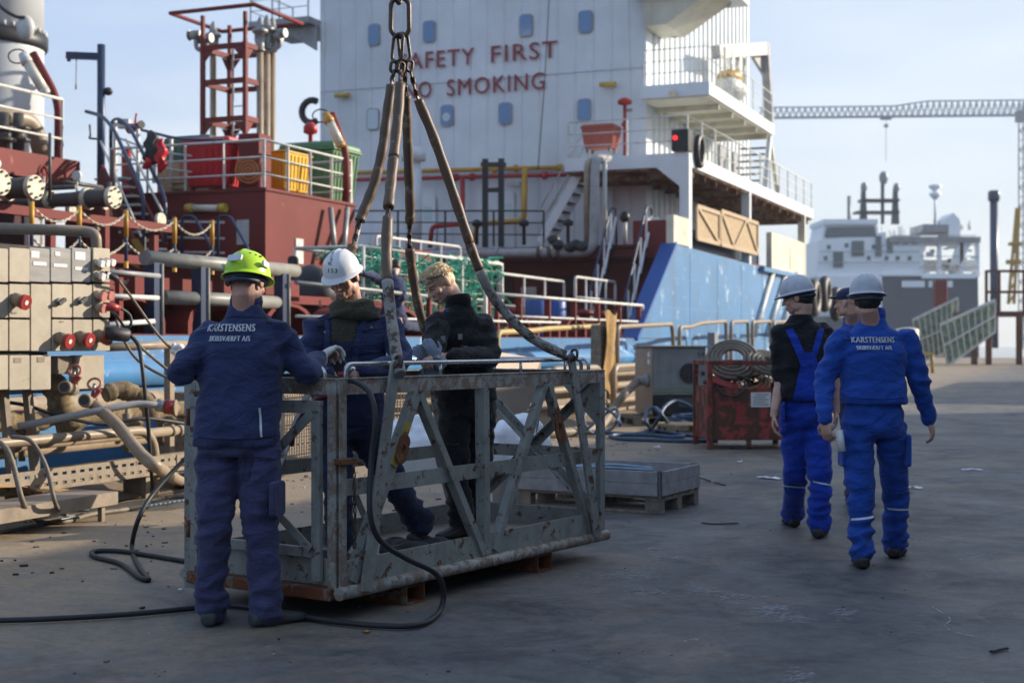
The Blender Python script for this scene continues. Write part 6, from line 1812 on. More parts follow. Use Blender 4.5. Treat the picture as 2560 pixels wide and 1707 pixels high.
# corner posts (pairs of angles at the near corner)
angle(bk_(.028, -.004, .15), bk_(.028, -.004, ZT), .055, FO, 'corner_post', 'cage_edge')
angle(bk_(-.004, .04, .16), bk_(-.004, .04, ZT - .005), .055, -E1, 'corner_post', 'cage_edge')
angle(bk_(BL - .03, -.004, .15), bk_(BL - .03, -.004, ZT), .06, FO, 'corner_post')
angle(bk_(-.004, BWD - .03, .0 + .07), bk_(-.004, BWD - .03, ZT + .01), .085, -E1, 'corner_post', 'cage_grey')
angle(bk_(BL - .03, BWD + .004, .15), bk_(BL - .03, BWD + .004, ZT), .06, E2, 'corner_post')
# top and middle rails
def trail(p, q, out):
    m = MB(); m.bar(p, q, .008, .075, up=UP); d = (q - p).normalized()
    m.bar(p + UP * .0415 - V(out) * .022, q + UP * .0415 - V(out) * .022, .06, .008, up=UP)
    return m.build('top_rail', M['cage_edge'], BK, .0015)
trail(bk_(-.004, 0, ZT), bk_(BL + .004, 0, ZT), FO); trail(bk_(0, BWD, ZT), bk_(BL, BWD, ZT), E2)
trail(bk_(0, .01, ZT), bk_(0, BWD - .01, ZT), -E1); trail(bk_(BL, .01, ZT), bk_(BL, BWD - .01, ZT), E1)
for t, o in ((.010, 1), (BWD - .010, -1)):
    MB().bar(bk_(.06, t, .665), bk_(BL - .06, t, .665), .008, .085).build('mid_rail', M['cage_grey'], BK, .0015)
# slanted braces of the long sides
W1 = E2 * .012
def brace(a, b, wd=.048, t=0.0, mat='cage_grey'):
    return angle(BF(a[0], a[1], t), BF(b[0], b[1], t), wd, FO if t < .5 else E2, 'brace', mat)
brace((1046, 985), (884, 1455), .052, -.014); brace((1052, 985), (1213, 1385), .046, -.014)
brace((1366, 958), (1240, 1376), .046, -.014); brace((1374, 958), (1484, 1338), .046, -.014)
angle(BF(1215, 968, -.016), BF(1219, 1384, -.016), .056, FO, 'post', 'cage_grey')
MB().bar(BF(1022, 1056, -.026), BF(984, 1165, -.026), .055, .005, up=FO).build('painted_patch', M['cage_yellow'], BK, .001)
MB().bar(BF(1392, 1020, -.026), BF(1412, 1105, -.026), .052, .005, up=FO).build('painted_patch', M['cage_lug'], BK, .001)
def eye(c, ax, L=.15, w_=.085, mat='cage_lug'):
    ax = V(ax).normalized(); sd = ax.cross(FO).normalized(); out, inn = [], []
    for k in range(20):
        a = 6.2832 * k / 20
        out.append(c + sd * math.cos(a) * w_ / 2 + ax * (math.sin(a) * w_ / 2 + (L * .25 if math.sin(a) > 0 else -L * .25)))
        inn.append(c + sd * math.cos(a) * .016 + ax * (math.sin(a) * .026))
    m = MB()
    for k in range(20):
        j = (k + 1) % 20
        m.prism([out[k], out[j], inn[j], inn[k]], FO * .014)
    return m.build('lifting_eye', M[mat], BK)
eye(BF(1004, 1122, -.03), BF(1015, 1080) - BF(993, 1165)); eye(BF(1396, 1066, -.03), BF(1390, 1020) - BF(1402, 1110))
# lug posts: broad flats that rise past the rail to a rounded lug
LUGS = []
def lug_post(a, b, t, wd=.082):
    p, q = BF(a[0], a[1], t), BF(b[0], b[1], t)
    d = (q - p).normalized(); o = FO if t < .5 else E2
    sd = d.cross(o).normalized(); r0, r1 = wd / 2, wd * .42
    pts = [p - sd * r0, q - sd * r1] + [q - sd * r1 * math.cos(a_) + d * r1 * math.sin(a_) for a_ in [math.pi * k / 8 for k in range(1, 8)]] + [q + sd * r1, p + sd * r0]
    MB().prism(pts, o * .018).build('lug_post', M['cage_grey'], BK, .002)
    MB().cyl(q + o * .019, q + o * .024, .02, 14).build('lug_hole', M['cage_rust'], BK)
    LUGS.append(q + o * .01)
lug_post((911, 1478), (984, 915), -.034); lug_post((1491, 1338), (1425, 895), -.034)
for s0, s1 in ((.13, .42), (BL - .13, BL - .42)):
    p, q = bk_(s0, BWD + .03, .16), bk_(s1, BWD + .03, 1.28)
    MB().bar(p, q, .08, .018, up=E2).build('lug_post', M['cage_grey'], BK, .002); LUGS.append(q)
# far side braces, end braces
for a, b in ((.5, 1.0), (1.5, 1.0), (1.55, 2.05), (2.4, 2.05)):
    angle(bk_(a, BWD + .012, .3), bk_(b, BWD + .012, ZT - .04), .045, E2)
angle(bk_(1.28, BWD + .016, .17), bk_(1.28, BWD + .016, ZT - .03), .05, E2, 'post')
angle(bk_(BL + .012, .06, .30), bk_(BL + .012, BWD - .06, ZT - .04), .055, E1); angle(bk_(BL + .022, BWD - .06, .30), bk_(BL + .022, .06, ZT - .04), .055, E1)
MB().sheet([bk_(BL - .012, .02, ZT - .04), bk_(BL - .012, .32, ZT - .04), bk_(BL - .012, .02, ZT - .34)], .008).build('gusset_plate', M['cage_grey'], BK)
MB().bar(bk_(BL, .02, .665), bk_(BL, BWD - .02, .665), .008, .08).build('mid_rail', M['cage_grey'], BK, .0015)
# gate in the near end with its K bracing and red grip
gx0, gx1 = .115, BWD - .10
GT = []
m = MB()
for t in (gx0, gx1):
    m.bar(bk_(-.03, t, .20), bk_(-.03, t, 1.055), .055, .03, up=-E1)
m.bar(bk_(-.03, gx0 - .03, 1.07), bk_(-.03, gx1 + .03, 1.07), .03, .065); m.bar(bk_(-.03, gx0, .34), bk_(-.03, gx1, .34), .03, .05)
m.build('gate_frame', M['cage_grey'], BK, .002)
MB().bar(bk_(-.048, gx0 + .02, 1.04), bk_(-.048, gx1 - .04, .38), .05, .008, up=-E1).build('gate_brace', M['cage_grey'], BK, .001)
MB().bar(bk_(-.058, gx1 - .35, .72), bk_(-.058, gx0 + .02, .36), .045, .008, up=-E1).build('gate_brace', M['cage_grey'], BK, .001)
p, q = bk_(-.058, gx0 + .02, 1.04), bk_(-.058, gx1 - .04, .38)
gp_ = MB().bar(p.lerp(q, .34), p.lerp(q, .56), .058, .016, up=-E1).build('red_grip', M['red_grip'], BK, .003)
MB().bar(p.lerp(q, .56), p.lerp(q, .60), .058, .016, up=-E1).build('yellow_band', M['cage_yellow'], gp_, .002)
MB().bar(bk_(.10, .02, .665), bk_(.10, .02, .665) + UP * .0 + E1 * .001, .01, .01)
for z in (.35, .95):
    MB().cyl(bk_(-.03, gx1 + .05, z), bk_(-.03, gx1 + .05, z + .09), .016, 10).build('hinge', M['cage_rust'], BK)
lt_ = MB().bar(bk_(-.02, .0, .80), bk_(.09, -.03, .80), .04, .03).build('latch', M['cage_lug'], BK, .002)
chain_links(MB(), [bk_(.10, -.015, .77), bk_(.105, -.02, .5), bk_(.10, -.02, .36)], .005, .04, .024, 4, 8).build('latch_chain', M['chain'], BK)
# slim bright handrails inside the rails
def hand(pts, name='handrail'):
    return MB().tube(rounded(pts, .05, 5), .0125, 8).build(name, M['chrome'], BK)
hand([bk_(.10, .04, ZT), bk_(.10, .04, 1.285), bk_(BL - .22, .04, 1.285), bk_(BL - .22, .04, ZT)])
hand([bk_(.30, BWD - .04, ZT), bk_(.30, BWD - .04, 1.285), bk_(BL - .12, BWD - .04, 1.285), bk_(BL - .12, BWD - .04, ZT)])
hand([bk_(.03, .12, ZT), bk_(.03, .12, 1.27), bk_(.03, BWD - .12, 1.27), bk_(.03, BWD - .12, ZT)])
hand([bk_(BL - .03, .1, ZT), bk_(BL - .03, .1, 1.285), bk_(BL - .03, BWD - .1, 1.285), bk_(BL - .03, BWD - .1, ZT)])
for s in (.9, 1.7, 2.2):
    MB().cyl(bk_(s, .04, ZT + .03), bk_(s, .04, 1.28), .009, 8).build('handrail_stay', M['chrome'], BK)

# clutter on the floor
coil(bk_(.55, .62, .20), .17, 4, .016, 'rubber', 'black cable coiled on the basket floor behind the gate', (0, 0, 1), 'cable_coil')
cc = bk_(.95, .25, .175)
tb = MB().tube([cc + V((.16 * math.cos(a), .13 * math.sin(a), .05 + .02 * math.sin(3 * a))) for a in [6.283 * k / 24 for k in range(24)]], .05, 10, closed=True)
tag(tb.build('tool_bag', M['rubber'], None, fix=False), 'black tool bag slumped on the basket floor by the slanted lug post', 'bag')
for k in range(6):
    p = bk_(.35 + .12 * k, .55 + .07 * (k % 3), .18)
    tag(MB().tube([p, p + V((.10 * math.cos(k), .10 * math.sin(k), .0))], .012, 8).build('hand_tool', M['chrome' if k % 2 else 'red_plug'], None, fix=False),
        'small hand tools lying on the basket floor', 'tool', 'hand tools on the basket floor')

# ---------------- sling
AP = P(1000, 92, 8.45)
SL = thing('chain_sling', 'four legged rusty chain sling in worn brown protective sleeves above the basket', 'chain sling', AP)
def oblong(c, ax, sd, L, W, r, name, seg=10):
    ax, sd = V(ax).normalized(), V(sd).normalized(); pts = []
    for k in range(24):
        t = 6.2832 * k / 24; s = math.sin(t)
        pts.append(c + sd * math.cos(t) * (W / 2 - r) + ax * (s * (W / 2 - r) + (L / 2 - W / 2) * (1 if s > 0 else -1)))
    return MB().tube(pts, r, seg, closed=True).build(name, M['chain'], SL)
oblong(P(1000, 44, 8.45), UP, V((1, .05, 0)), .262, .138, .0145, 'master_link')
oblong(P(996, -24, 8.45), UP, V((.3, 1, 0)), .18, .10, .014, 'crane_link')
oblong(P(994, 120, 8.42), V((.08, 0, 1)), V((1, -.5, 0)), .185, .088, .0105, 'sub_link')
oblong(P(1010, 118, 8.48), V((-.12, 0, 1)), V((1, .55, 0)), .185, .088, .0105, 'sub_link')
for x, y, Y in ((984, 168, 8.4), (1002, 170, 8.4), (1010, 166, 8.5), (1024, 165, 8.5)):
    oblong(P(x, y, Y), UP + V((.1, .1, 0)), V((1, .8, 0)), .085, .062, .010, 'shackle_link')
lugp = LUGS
def leg(px, dep, ends, spans, chains, r):
    """px: pixel polyline, dep: depths along it"""
    pts = spline([P(x, y, Y) for (x, y), Y in zip(px, dep)], 10)
    n = len(pts) - 1
    for a, b, mt in spans:
        i, j = int(a * n), max(int(b * n), int(a * n) + 2)
        seg = pts[i:j + 1]
        rr = [r * (1 + .05 * math.sin(k * .9 + a * 20)) for k in range(len(seg))]
        MB().tube(seg, rr, 14).build('protective_sleeve', M[mt], SL)
    for a, b in chains:
        i, j = int(a * n), int(b * n)
        chain_links(MB(), pts[i:j + 1], .0085, .056, .034, 5, 10).build('leg_chain', M['chain'], SL)
def dl(d0, d1, n):
    return [d0 + (d1 - d0) * k / (n - 1) for k in range(n)]
l2 = LUGS[0]; l4 = LUGS[1]
x2 = (l2.x / l2.y * FPX + 1280, 853.5 - (l2.z - CAMH) / l2.y * FPX); x4 = (l4.x / l4.y * FPX + 1280, 853.5 - (l4.z - CAMH) / l4.y * FPX)
# near left leg
px = [(1002, 178), (1000, 212), (994, 300), (984, 395), (976, 470), (970, 535), (966, 640), (970, 720), (980, 810), (990, 880), (1002, 940)]
leg(px, dl(8.4, l2.y - .03, len(px)), None, ((.10, .30, 'sleeve'), (.302, .485, 'sleeve'), (.51, .68, 'sleeve'), (.682, .99, 'sleeve_white')), ((0, .12), (.47, .53)), .031)
# far left leg
px = [(985, 178), (978, 215), (966, 300), (955, 380), (935, 460), (912, 520), (897, 560), (885, 605), (868, 660), (850, 760), (845, 860)]
leg(px, dl(8.4, LUGS[2].y, len(px)), None, ((.10, .585, 'sleeve'), (.72, 1.0, 'sleeve')), ((0, .12), (.56, .75)), .030)
# far right leg, behind the blond man
px = [(1012, 178), (1014, 230), (1018, 330), (1022, 430), (1025, 520), (1024, 565), (1024, 620), (1034, 700), (1052, 790), (1078, 860), (1120, 920)]
leg(px, dl(8.5, LUGS[3].y - .1, len(px)), None, ((.11, .485, 'sleeve'), (.605, 1.0, 'sleeve')), ((0, .13), (.46, .64)), .030)
# near right leg
px = [(1027, 178), (1036, 215), (1048, 255), (1085, 345), (1125, 460), (1165, 580), (1185, 640), (1225, 730), (1285, 805), (1345, 855), (x4[0] - 4, x4[1] - 2)]
leg(px, dl(8.5, l4.y - .02, len(px)), None, ((.195, .545, 'sleeve'), (.547, .64, 'sleeve'), (.642, .985, 'sleeve_white')), ((0, .22),), .031)
MB().box(P(993, 222, 8.38), (.02, .02, .045)).build('yellow_tag', M['ship_yellow'], SL)
for q in (l2, l4):
    MB().cyl(q - E2 * .03 - E1 * .01, q + E2 * .05, .016, 10).build('shackle_pin', M['chain'], SL)
    oblong(q + UP * .02 - E2 * .02, UP + E1 * .2, E2 + E1 * .2, .085, .07, .009, 'shackle')
# ------------------------------------------------------------------ people
SCR = bpy.data.scenes.new('scratch')
def remesh(mb, vox, smooth, name, mat, parent, disp=None, want=False):
    me = bpy.data.meshes.new('soft'); me.from_pydata(mb.v, [], mb.f); me.update()
    import bmesh
    bm = bmesh.new(); bm.from_mesh(me); bmesh.ops.recalc_face_normals(bm, faces=bm.faces); bm.to_mesh(me); bm.free()
    o = bpy.data.objects.new('soft', me); SCR.collection.objects.link(o)
    r = o.modifiers.new('r', 'REMESH'); r.mode, r.voxel_size, r.adaptivity = 'VOXEL', vox, 0.0
    if smooth:
        s = o.modifiers.new('s', 'SMOOTH'); s.factor, s.iterations = 0.5, smooth
    SCR.view_layers[0].update()
    dg = SCR.view_layers[0].depsgraph
    res = bpy.data.meshes.new_from_object(o.evaluated_get(dg))
    bpy.data.objects.remove(o); bpy.data.meshes.remove(me)
    off = WL[parent.name]
    n = len(res.vertices); co = [0.0] * (3 * n); res.vertices.foreach_get('co', co)
    if disp:
        nr = [0.0] * (3 * n); res.vertex_normals.foreach_get('vector', nr)
        for i in range(0, 3 * n, 3):
            d = disp(V(co[i:i + 3]), None)
            co[i] += nr[i] * d; co[i + 1] += nr[i + 1] * d; co[i + 2] += nr[i + 2] * d
    bvh = None
    if want:
        bvh = BVHTree.FromPolygons([co[i:i + 3] for i in range(0, 3 * n, 3)], [list(p.vertices) for p in res.polygons])
    for i in range(0, 3 * n, 3):
        co[i] -= off.x; co[i + 1] -= off.y; co[i + 2] -= off.z
    res.vertices.foreach_set('co', co)
    res.polygons.foreach_set('use_smooth', [True] * len(res.polygons))
    res.materials.clear(); res.materials.append(mat); res.update()
    ob = bpy.data.objects.new(name, res); link(ob, parent); WL[ob.name] = off.copy()
    return ob, bvh
def torso(mb, rings, n=24):
    """rings: (centre, right vector half width, forward vector half depth)"""
    out = []
    for c, rx, ry in rings:
        ring = []
        for k in range(n):
            a = 6.2832 * k / n; ca, sa = math.cos(a), math.sin(a)
            ring.append(V(c) + rx * (abs(ca) ** .82 * (1 if ca > 0 else -1)) + ry * (abs(sa) ** .82 * (1 if sa > 0 else -1)))
        out.append(ring)
    mb.loft(out)
def limb(mb, pts, rad, k=6, n=14):
    p = spline(pts, k); m = len(p); rr = []
    for i in range(m):
        x = i / (m - 1) * (len(rad) - 1); j = min(int(x), len(rad) - 2); f = x - j
        rr.append(rad[j] * (1 - f) + rad[j + 1] * f)
    mb.tube(p, rr, n)
    mb.ell(p[0], (rr[0],) * 3, None, 12, 8); mb.ell(p[-1], (rr[-1] * .95,) * 3, None, 12, 8)
def frame(f, u):
    f = V(f).normalized(); r = f.cross(V(u)).normalized(); u = r.cross(f)
    return Matrix((r, f, u)).transposed()
def head_shape(mb, c, R, s=1.0):
    def e(x, y, z, a, b, d):
        mb.ell(V(c) + R @ V((x, y, z)) * s, (a * s, b * s, d * s), R, 16, 12)
    e(0, -.014, .032, .077, .097, .086); e(0, .022, -.040, .059, .068, .072); e(0, .062, -.096, .026, .022, .020)
    e(0, .03, -.078, .048, .045, .035)
    for i in (-1, 1):
        e(i * .028, .079, .020, .030, .013, .008); e(i * .040, .058, -.030, .023, .022, .024)
        e(i * .080, -.010, -.012, .009, .021, .033); e(i * .013, .100, -.036, .009, .010, .008)
        e(i * .050, .0, -.065, .018, .04, .035)
    mb.tube([V(c) + R @ V((0, .084, .010)) * s, V(c) + R @ V((0, .100, -.018)) * s, V(c) + R @ V((0, .110, -.034)) * s], [.009 * s, .011 * s, .0125 * s], 10)
    e(0, .112, -.036, .012, .011, .010); e(0, .086, -.068, .025, .011, .0065); e(0, .084, -.079, .021, .011, .007)
def hand_shape(mb, w, d, nrm, side, curl=.55, spread=.06, s=1.0):
    """w wrist, d towards the fingertips, nrm out of the back of the hand, side +1/-1 where the thumb is"""
    d = V(d).normalized(); nrm = V(nrm); nrm = (nrm - d * nrm.dot(d)).normalized(); sd = d.cross(nrm).normalized() * side
    R = Matrix((sd, d, nrm)).transposed(); w = V(w)
    mb.ell(w + d * .052 * s, (.042 * s, .056 * s, .0155 * s), R, 14, 10)
    mb.tube([w - d * .04, w + d * .02], [.027 * s, .030 * s], 12)
    for i, (off, L) in enumerate(((.031, .074), (.0105, .084), (-.0105, .078), (-.031, .062))):
        p = w + d * (.094 - .004 * abs(i - 1.2)) * s + sd * off * s
        dd = (d + sd * spread * (off / .03)).normalized(); pts = [p - dd * .02 * s, p]; ang = 0
        for k, fr in enumerate((.45, .32, .23)):
            ang += curl * (.9, 1.1, .7)[k]
            v = dd * math.cos(ang) - nrm * math.sin(ang); p = p + v * L * fr * s; pts.append(p)
        mb.tube(pts, [.0095 * s, .0095 * s, .0088 * s, .0082 * s, .0070 * s], 8); mb.ell(pts[-1], (.007 * s,) * 3, None, 8, 6)
    p = w + d * .025 * s + sd * .030 * s; v = (sd * .75 + d * .7 - nrm * .35).normalized(); q = p + v * .045 * s
    v2 = (d * .9 + sd * .2 - nrm * .45).normalized(); r_ = q + v2 * .038 * s
    mb.tube([p, q, r_], [.014 * s, .011 * s, .0085 * s], 8); mb.ell(r_, (.0085 * s,) * 3, None, 8, 6)
def boot(mb, ank, toe, s=1.0, gz=None):
    ank, toe = V(ank), V(toe)
    gz = ank.z - .095 if gz is None else gz
    d = V((toe.x - ank.x, toe.y - ank.y, 0)); d = d.normalized() if d.length > .02 else V((0, 1, 0)); sd = d.cross(UP)
    a = V((ank.x, ank.y, gz)); tilt = (toe.z - ank.z + .07)
    rings = []
    for y, hw, h, zz in ((-.085, .030, .055, .012), (-.07, .038, .075, .003), (-.02, .041, .088, 0), (.05, .044, .075, 0), (.11, .051, .058, 0), (.16, .047, .047, .002), (.195, .030, .032, .008)):
        c = a + d * y * s + UP * (zz + h / 2)
        rings.append((c, sd * hw * s, UP * h / 2))
    torso(mb, rings, 16)
    mb.tube([a + UP * .05 - d * .015, a + UP * .17 - d * .02], [.037 * s, .036 * s], 14)
def folds(centres, amp=.007, base=.004):
    cs = [(V(c), r) for c, r in centres]
    def f(p, n):
        w = base
        for c, r in cs:
            d2 = (p - c).length_squared / (r * r)
            if d2 < 6:
                w += amp * math.exp(-d2)
        a = noise.noise(V((p.x * 5 + p.z * 3, p.y * 5, p.z * 13 - p.x * 4)) + V((3.1, 0, 0)))
        b = noise.noise(V((p.x * 11 - p.z * 6, p.y * 11, p.z * 20 + p.x * 5)))
        return w * (1.9 * (abs(a) * -2 + .55) + .8 * b)
    return f
def project(vs, fs, dirn, bvh, off, name, mat, parent):
    dirn = V(dirn).normalized(); out = []; last = None
    for p in vs:
        hit = bvh.ray_cast(p - dirn * .6, dirn, 2.0)
        if hit[0] is None:
            hit = bvh.find_nearest(p)
        out.append(hit[0] - dirn * off)
    return MB().add(out, fs).build(name, mat, parent, fix=False)
def back_text(lines, c, ax, dirn, bvh, mat, parent):
    ax = V(ax).normalized()
    for s, width, dz, size in lines:
        vs, fs = text_mesh(s, size, 0, 0, 1.14); xs = [v.x for v in vs]; k = width / (max(xs) - min(xs))
        av, af = [], []
        for dx in (-.0018, 0, .0018):
            n = len(av); av += [V(c) + ax * (v.x * k + dx) + UP * (v.y + dz) for v in vs]; af += [[i + n for i in f] for f in fs]
        o = project(av, af, dirn, bvh, .009, 'lettering', mat, parent)
        dn = V(dirn).normalized(); n = len(vs)
        for j, v in enumerate(o.data.vertices):
            v.co -= dn * (.0006 * (j // n))
def ribbon(path, wd, wv, dirn, bvh, off, th, name, mat, parent, k=10):
    pts = spline(path, k); dirn = V(dirn).normalized(); L, Rr = [], []
    for i, p in enumerate(pts):
        for s, arr in ((-1, L), (1, Rr)):
            q = p + V(wv).normalized() * wd / 2 * s
            h = bvh.ray_cast(q - dirn * .6, dirn, 2.0)[0] or bvh.find_nearest(q)[0]
            arr.append(h - dirn * off)
    m = MB(); n = len(pts)
    vs = [x for i in range(n) for x in (L[i], Rr[i], Rr[i] - dirn * th, L[i] - dirn * th)]
    fs = []
    for i in range(n - 1):
        a, b = i * 4, i * 4 + 4
        fs += [(a + 3, a + 2, b + 2, b + 3), (a, a + 3, b + 3, b), (a + 2, a + 1, b + 1, b + 2)]
    return m.add(vs, fs).build(name, mat, parent)
def hard_hat(c, R, mat, parent, s=1.0, peak=.055, vents=False, ridges=3):
    """a helmet shell with brim, peak and raised ribs; c is the head centre"""
    c = V(c); n = 40; m = MB()
    o = c + R @ V((0, -.006, .040)) * s
    prof = [(1.0, 0.0)]
    rows = []
    for j in range(13):
        t = j / 12 * 1.5708
        row = []
        for k in range(n):
            a = 6.2832 * k / n
            x, y = math.sin(a), math.cos(a)
            r = max(0.0, math.cos(t)) ** .92
            rib = 0
            for q in ((0,) if ridges == 1 else (-.32, 0, .32)):
                rib += .006 * math.exp(-((x * r - q) / .075) ** 2) * (1 if r < .98 else 0) * min(1, math.sin(t) * 2)
            row.append(o + R @ V((x * .101 * r, y * .124 * r, math.sin(t) * .112 + rib)) * s)
        rows.append(row)
    brim = []
    for ring, (ex, dz) in enumerate(((.0, -.012), (.014, -.018), (.016, -.024), (.004, -.020))):
        row = []
        for k in range(n):
            a = 6.2832 * k / n; x, y = math.sin(a), math.cos(a)
            pk = peak * max(0, y) ** 2.2 if ex > .005 else 0
            row.append(o + R @ V((x * (.101 + ex), y * (.124 + ex) + pk, dz - .10 * pk)) * s)
        brim.append(row)
    inner = [[o + R @ V((math.sin(6.2832 * k / n) * .094, math.cos(6.2832 * k / n) * .116, .02)) * s for k in range(n)]]
    m.loft(inner + brim[::-1] + rows)
    h = m.build('hard_hat', mat, parent)
    band = MB()
    band.tube([o + R @ V((.084 * math.sin(a), .104 * math.cos(a) - .006, -.030)) * s for a in [6.2832 * k / 30 for k in range(30)]], .012 * s, 8, closed=True)
    band.tube([o + R @ V((.081 * math.sin(a), .103 * math.cos(a) - .012, -.050)) * s for a in [R_(105 + 150 * k / 12) for k in range(13)]], .012 * s, 8)
    band.ell(o + R @ V((0, -.117, -.048)) * s, (.020, .012, .018), R, 12, 8)
    band.build('headband', M['helmet_band'], h)
    return h, o
def hair_cap(c, R, mat, parent, s=1.0, low=-.02, front=.03, seed=1, curls=260, length=.03):
    c = V(c); m = MB()
    def e(x, y, z, a, b, d):
        m.ell(c + R @ V((x, y, z)) * s, (a * s, b * s, d * s), R, 18, 12)
    e(0, -.024, .046, .081, .094, .080); e(0, -.045, .0, .075, .068, .075)
    for i in (-1, 1):
        e(i * .062, -.02, .01, .018, .045, .045)
    if front > 0:
        e(0, .045, .078, .062, .045, .036)
    def d(p, n):
        q = R.transposed() @ (p - c)
        return .0025 * noise.noise(V((q.x * 90, q.y * 22, q.z * 40))) + .0012 * noise.noise(q * 140)
    ob, bvh = remesh(m, .006, 3, 'hair', mat, parent, d, True)
    st = MB(); rnd = random.Random(seed)
    for k in range(curls):
        a, z = rnd.uniform(0, 6.283), rnd.uniform(-.1, 1)
        q = V((math.sin(a) * .09 * math.sqrt(max(0, 1 - z * z * .8)), math.cos(a) * .11 * math.sqrt(max(0, 1 - z * z * .8)) - .02, .04 + .085 * z))
        h = bvh.find_nearest(c + R @ q * s)
        if h[0] is None:
            continue
        n_ = h[1]; dn = (R @ V((rnd.uniform(-.4, .4), rnd.uniform(.2, 1) if z > .2 else -.2, -.5 if z < .4 else -.1)) - n_ * .1).normalized()
        p = h[0]
        st.tube([p, p + dn * length * .5 + n_ * .008, p + dn * length + n_ * .004], [.0026, .0022, .0008], 4)
    if curls:
        st.build('hair_strands', mat, ob, fix=False)
    return ob
M.update(
    skin=plain('skin', (0.60, 0.35, 0.26), 0.5, 0, 0.10, 18, 0.15, 90),
    skin_red=plain('weathered_skin', (0.55, 0.30, 0.215), 0.5, 0, 0.14, 18, 0.2, 90),
    navy_cloth=cloth('navy_work_cloth', (0.026, 0.034, 0.085), 0.25),
    navy_jacket=cloth('navy_jacket_cloth', (0.030, 0.041, 0.112), 0.12),
    navy_worn=cloth('worn_navy_trousers', (0.050, 0.054, 0.125), 0.35, (0.055, 0.05, 0.06)),
    blue_cloth=cloth('royal_blue_cloth', (0.010, 0.050, 0.40), 0.10, (0.02, 0.04, 0.16)),
    blue_cover=cloth('blue_coverall_cloth', (0.013, 0.070, 0.36), 0.22, (0.015, 0.035, 0.10)),
    black_cloth=cloth('black_work_cloth', (0.012, 0.012, 0.015), 0.3, (0.03, 0.028, 0.026)),
    black_trouser=cloth('dusty_black_trousers', (0.017, 0.016, 0.017), 0.4, (0.05, 0.044, 0.038)),
    olive=cloth('olive_hoodie_cloth', (0.062, 0.054, 0.036), 0.2),
    boots=plain('dark_work_leather', (0.020, 0.017, 0.015), 0.5, 0, 0.4, 12),
    boots_grey=plain('grey_work_boots', (0.055, 0.055, 0.055), 0.6, 0, 0.3, 12),
    white_hat=plain('white_helmet_plastic', (0.70, 0.71, 0.74), 0.32, 0, 0.05),
    grey_hat=paint('scuffed_white_helmet', (0.56, 0.58, 0.63), 0.07, 0.35, 0.2, 10, chip=(0.25, 0.25, 0.27), streak=0),
    green_hat=plain('lime_helmet_plastic', (0.42, 0.68, 0.02), 0.3, 0, 0.06),
    helmet_band=plain('dark_headband', (0.035, 0.045, 0.065), 0.5),
    hair_grey=plain('grey_hair', (0.13, 0.12, 0.115), 0.6, 0, 0.4, 40),
    hair_dark=plain('dark_hair', (0.018, 0.015, 0.013), 0.5, 0, 0.4, 40),
    hair_blond=plain('blond_hair', (0.66, 0.49, 0.27), 0.45, 0, 0.35, 55),
    print_white=plain('white_print', (0.62, 0.64, 0.68), 0.6),
    reflect=plain('reflective_piping', (0.62, 0.66, 0.70), 0.4),
    glove=plain('knitted_grey_glove', (0.58, 0.60, 0.56), 0.9, 0, 0.25, 25, 0.4, 120),
    glove_blue=plain('grey_leather_glove', (0.20, 0.245, 0.30), 0.7, 0, 0.2, 14),
    eye_white=plain('eye_white', (0.55, 0.5, 0.45), 0.2, 0, 0.02), eye_dark=plain('eye_dark', (0.015, 0.012, 0.01), 0.2), lip=plain('lip_skin', (0.32, 0.12, 0.09), 0.5),
    brow_hair=plain('brow_hair', (0.10, 0.07, 0.045), 0.7),
)
def face_bits(c, R, parent, brow='brow_hair', s=1.0):
    c = V(c)
    for i in (-1, 1):
        e_ = MB().ell(c + R @ V((i * .029, .078, .001)) * s, (.0125 * s, .010 * s, .0075 * s), R, 12, 8).build('eye', M['eye_white'], parent)
        MB().ell(c + R @ V((i * .029, .0865, -.001)) * s, (.005 * s, .003 * s, .005 * s), R, 10, 6).build('iris', M['eye_dark'], e_)
        MB().tube([c + R @ V((i * .012, .092, .017)) * s, c + R @ V((i * .03, .094, .024)) * s, c + R @ V((i * .048, .080, .017)) * s], [.003, .0042, .002], 6).build('eyebrow', M[brow], parent)
        MB().tube([c + R @ V((i * .016, .0865, .005)) * s, c + R @ V((i * .029, .0905, .009)) * s, c + R @ V((i * .043, .082, .004)) * s], .0028, 6).build('eyelid', M['skin_red'], parent)
    MB().tube([c + R @ V((-.024, .086, -.0735)) * s, c + R @ V((0, .0955, -.0725)) * s, c + R @ V((.024, .086, -.0735)) * s], [.002, .0042, .002], 8).build('mouth', M['lip'], parent)

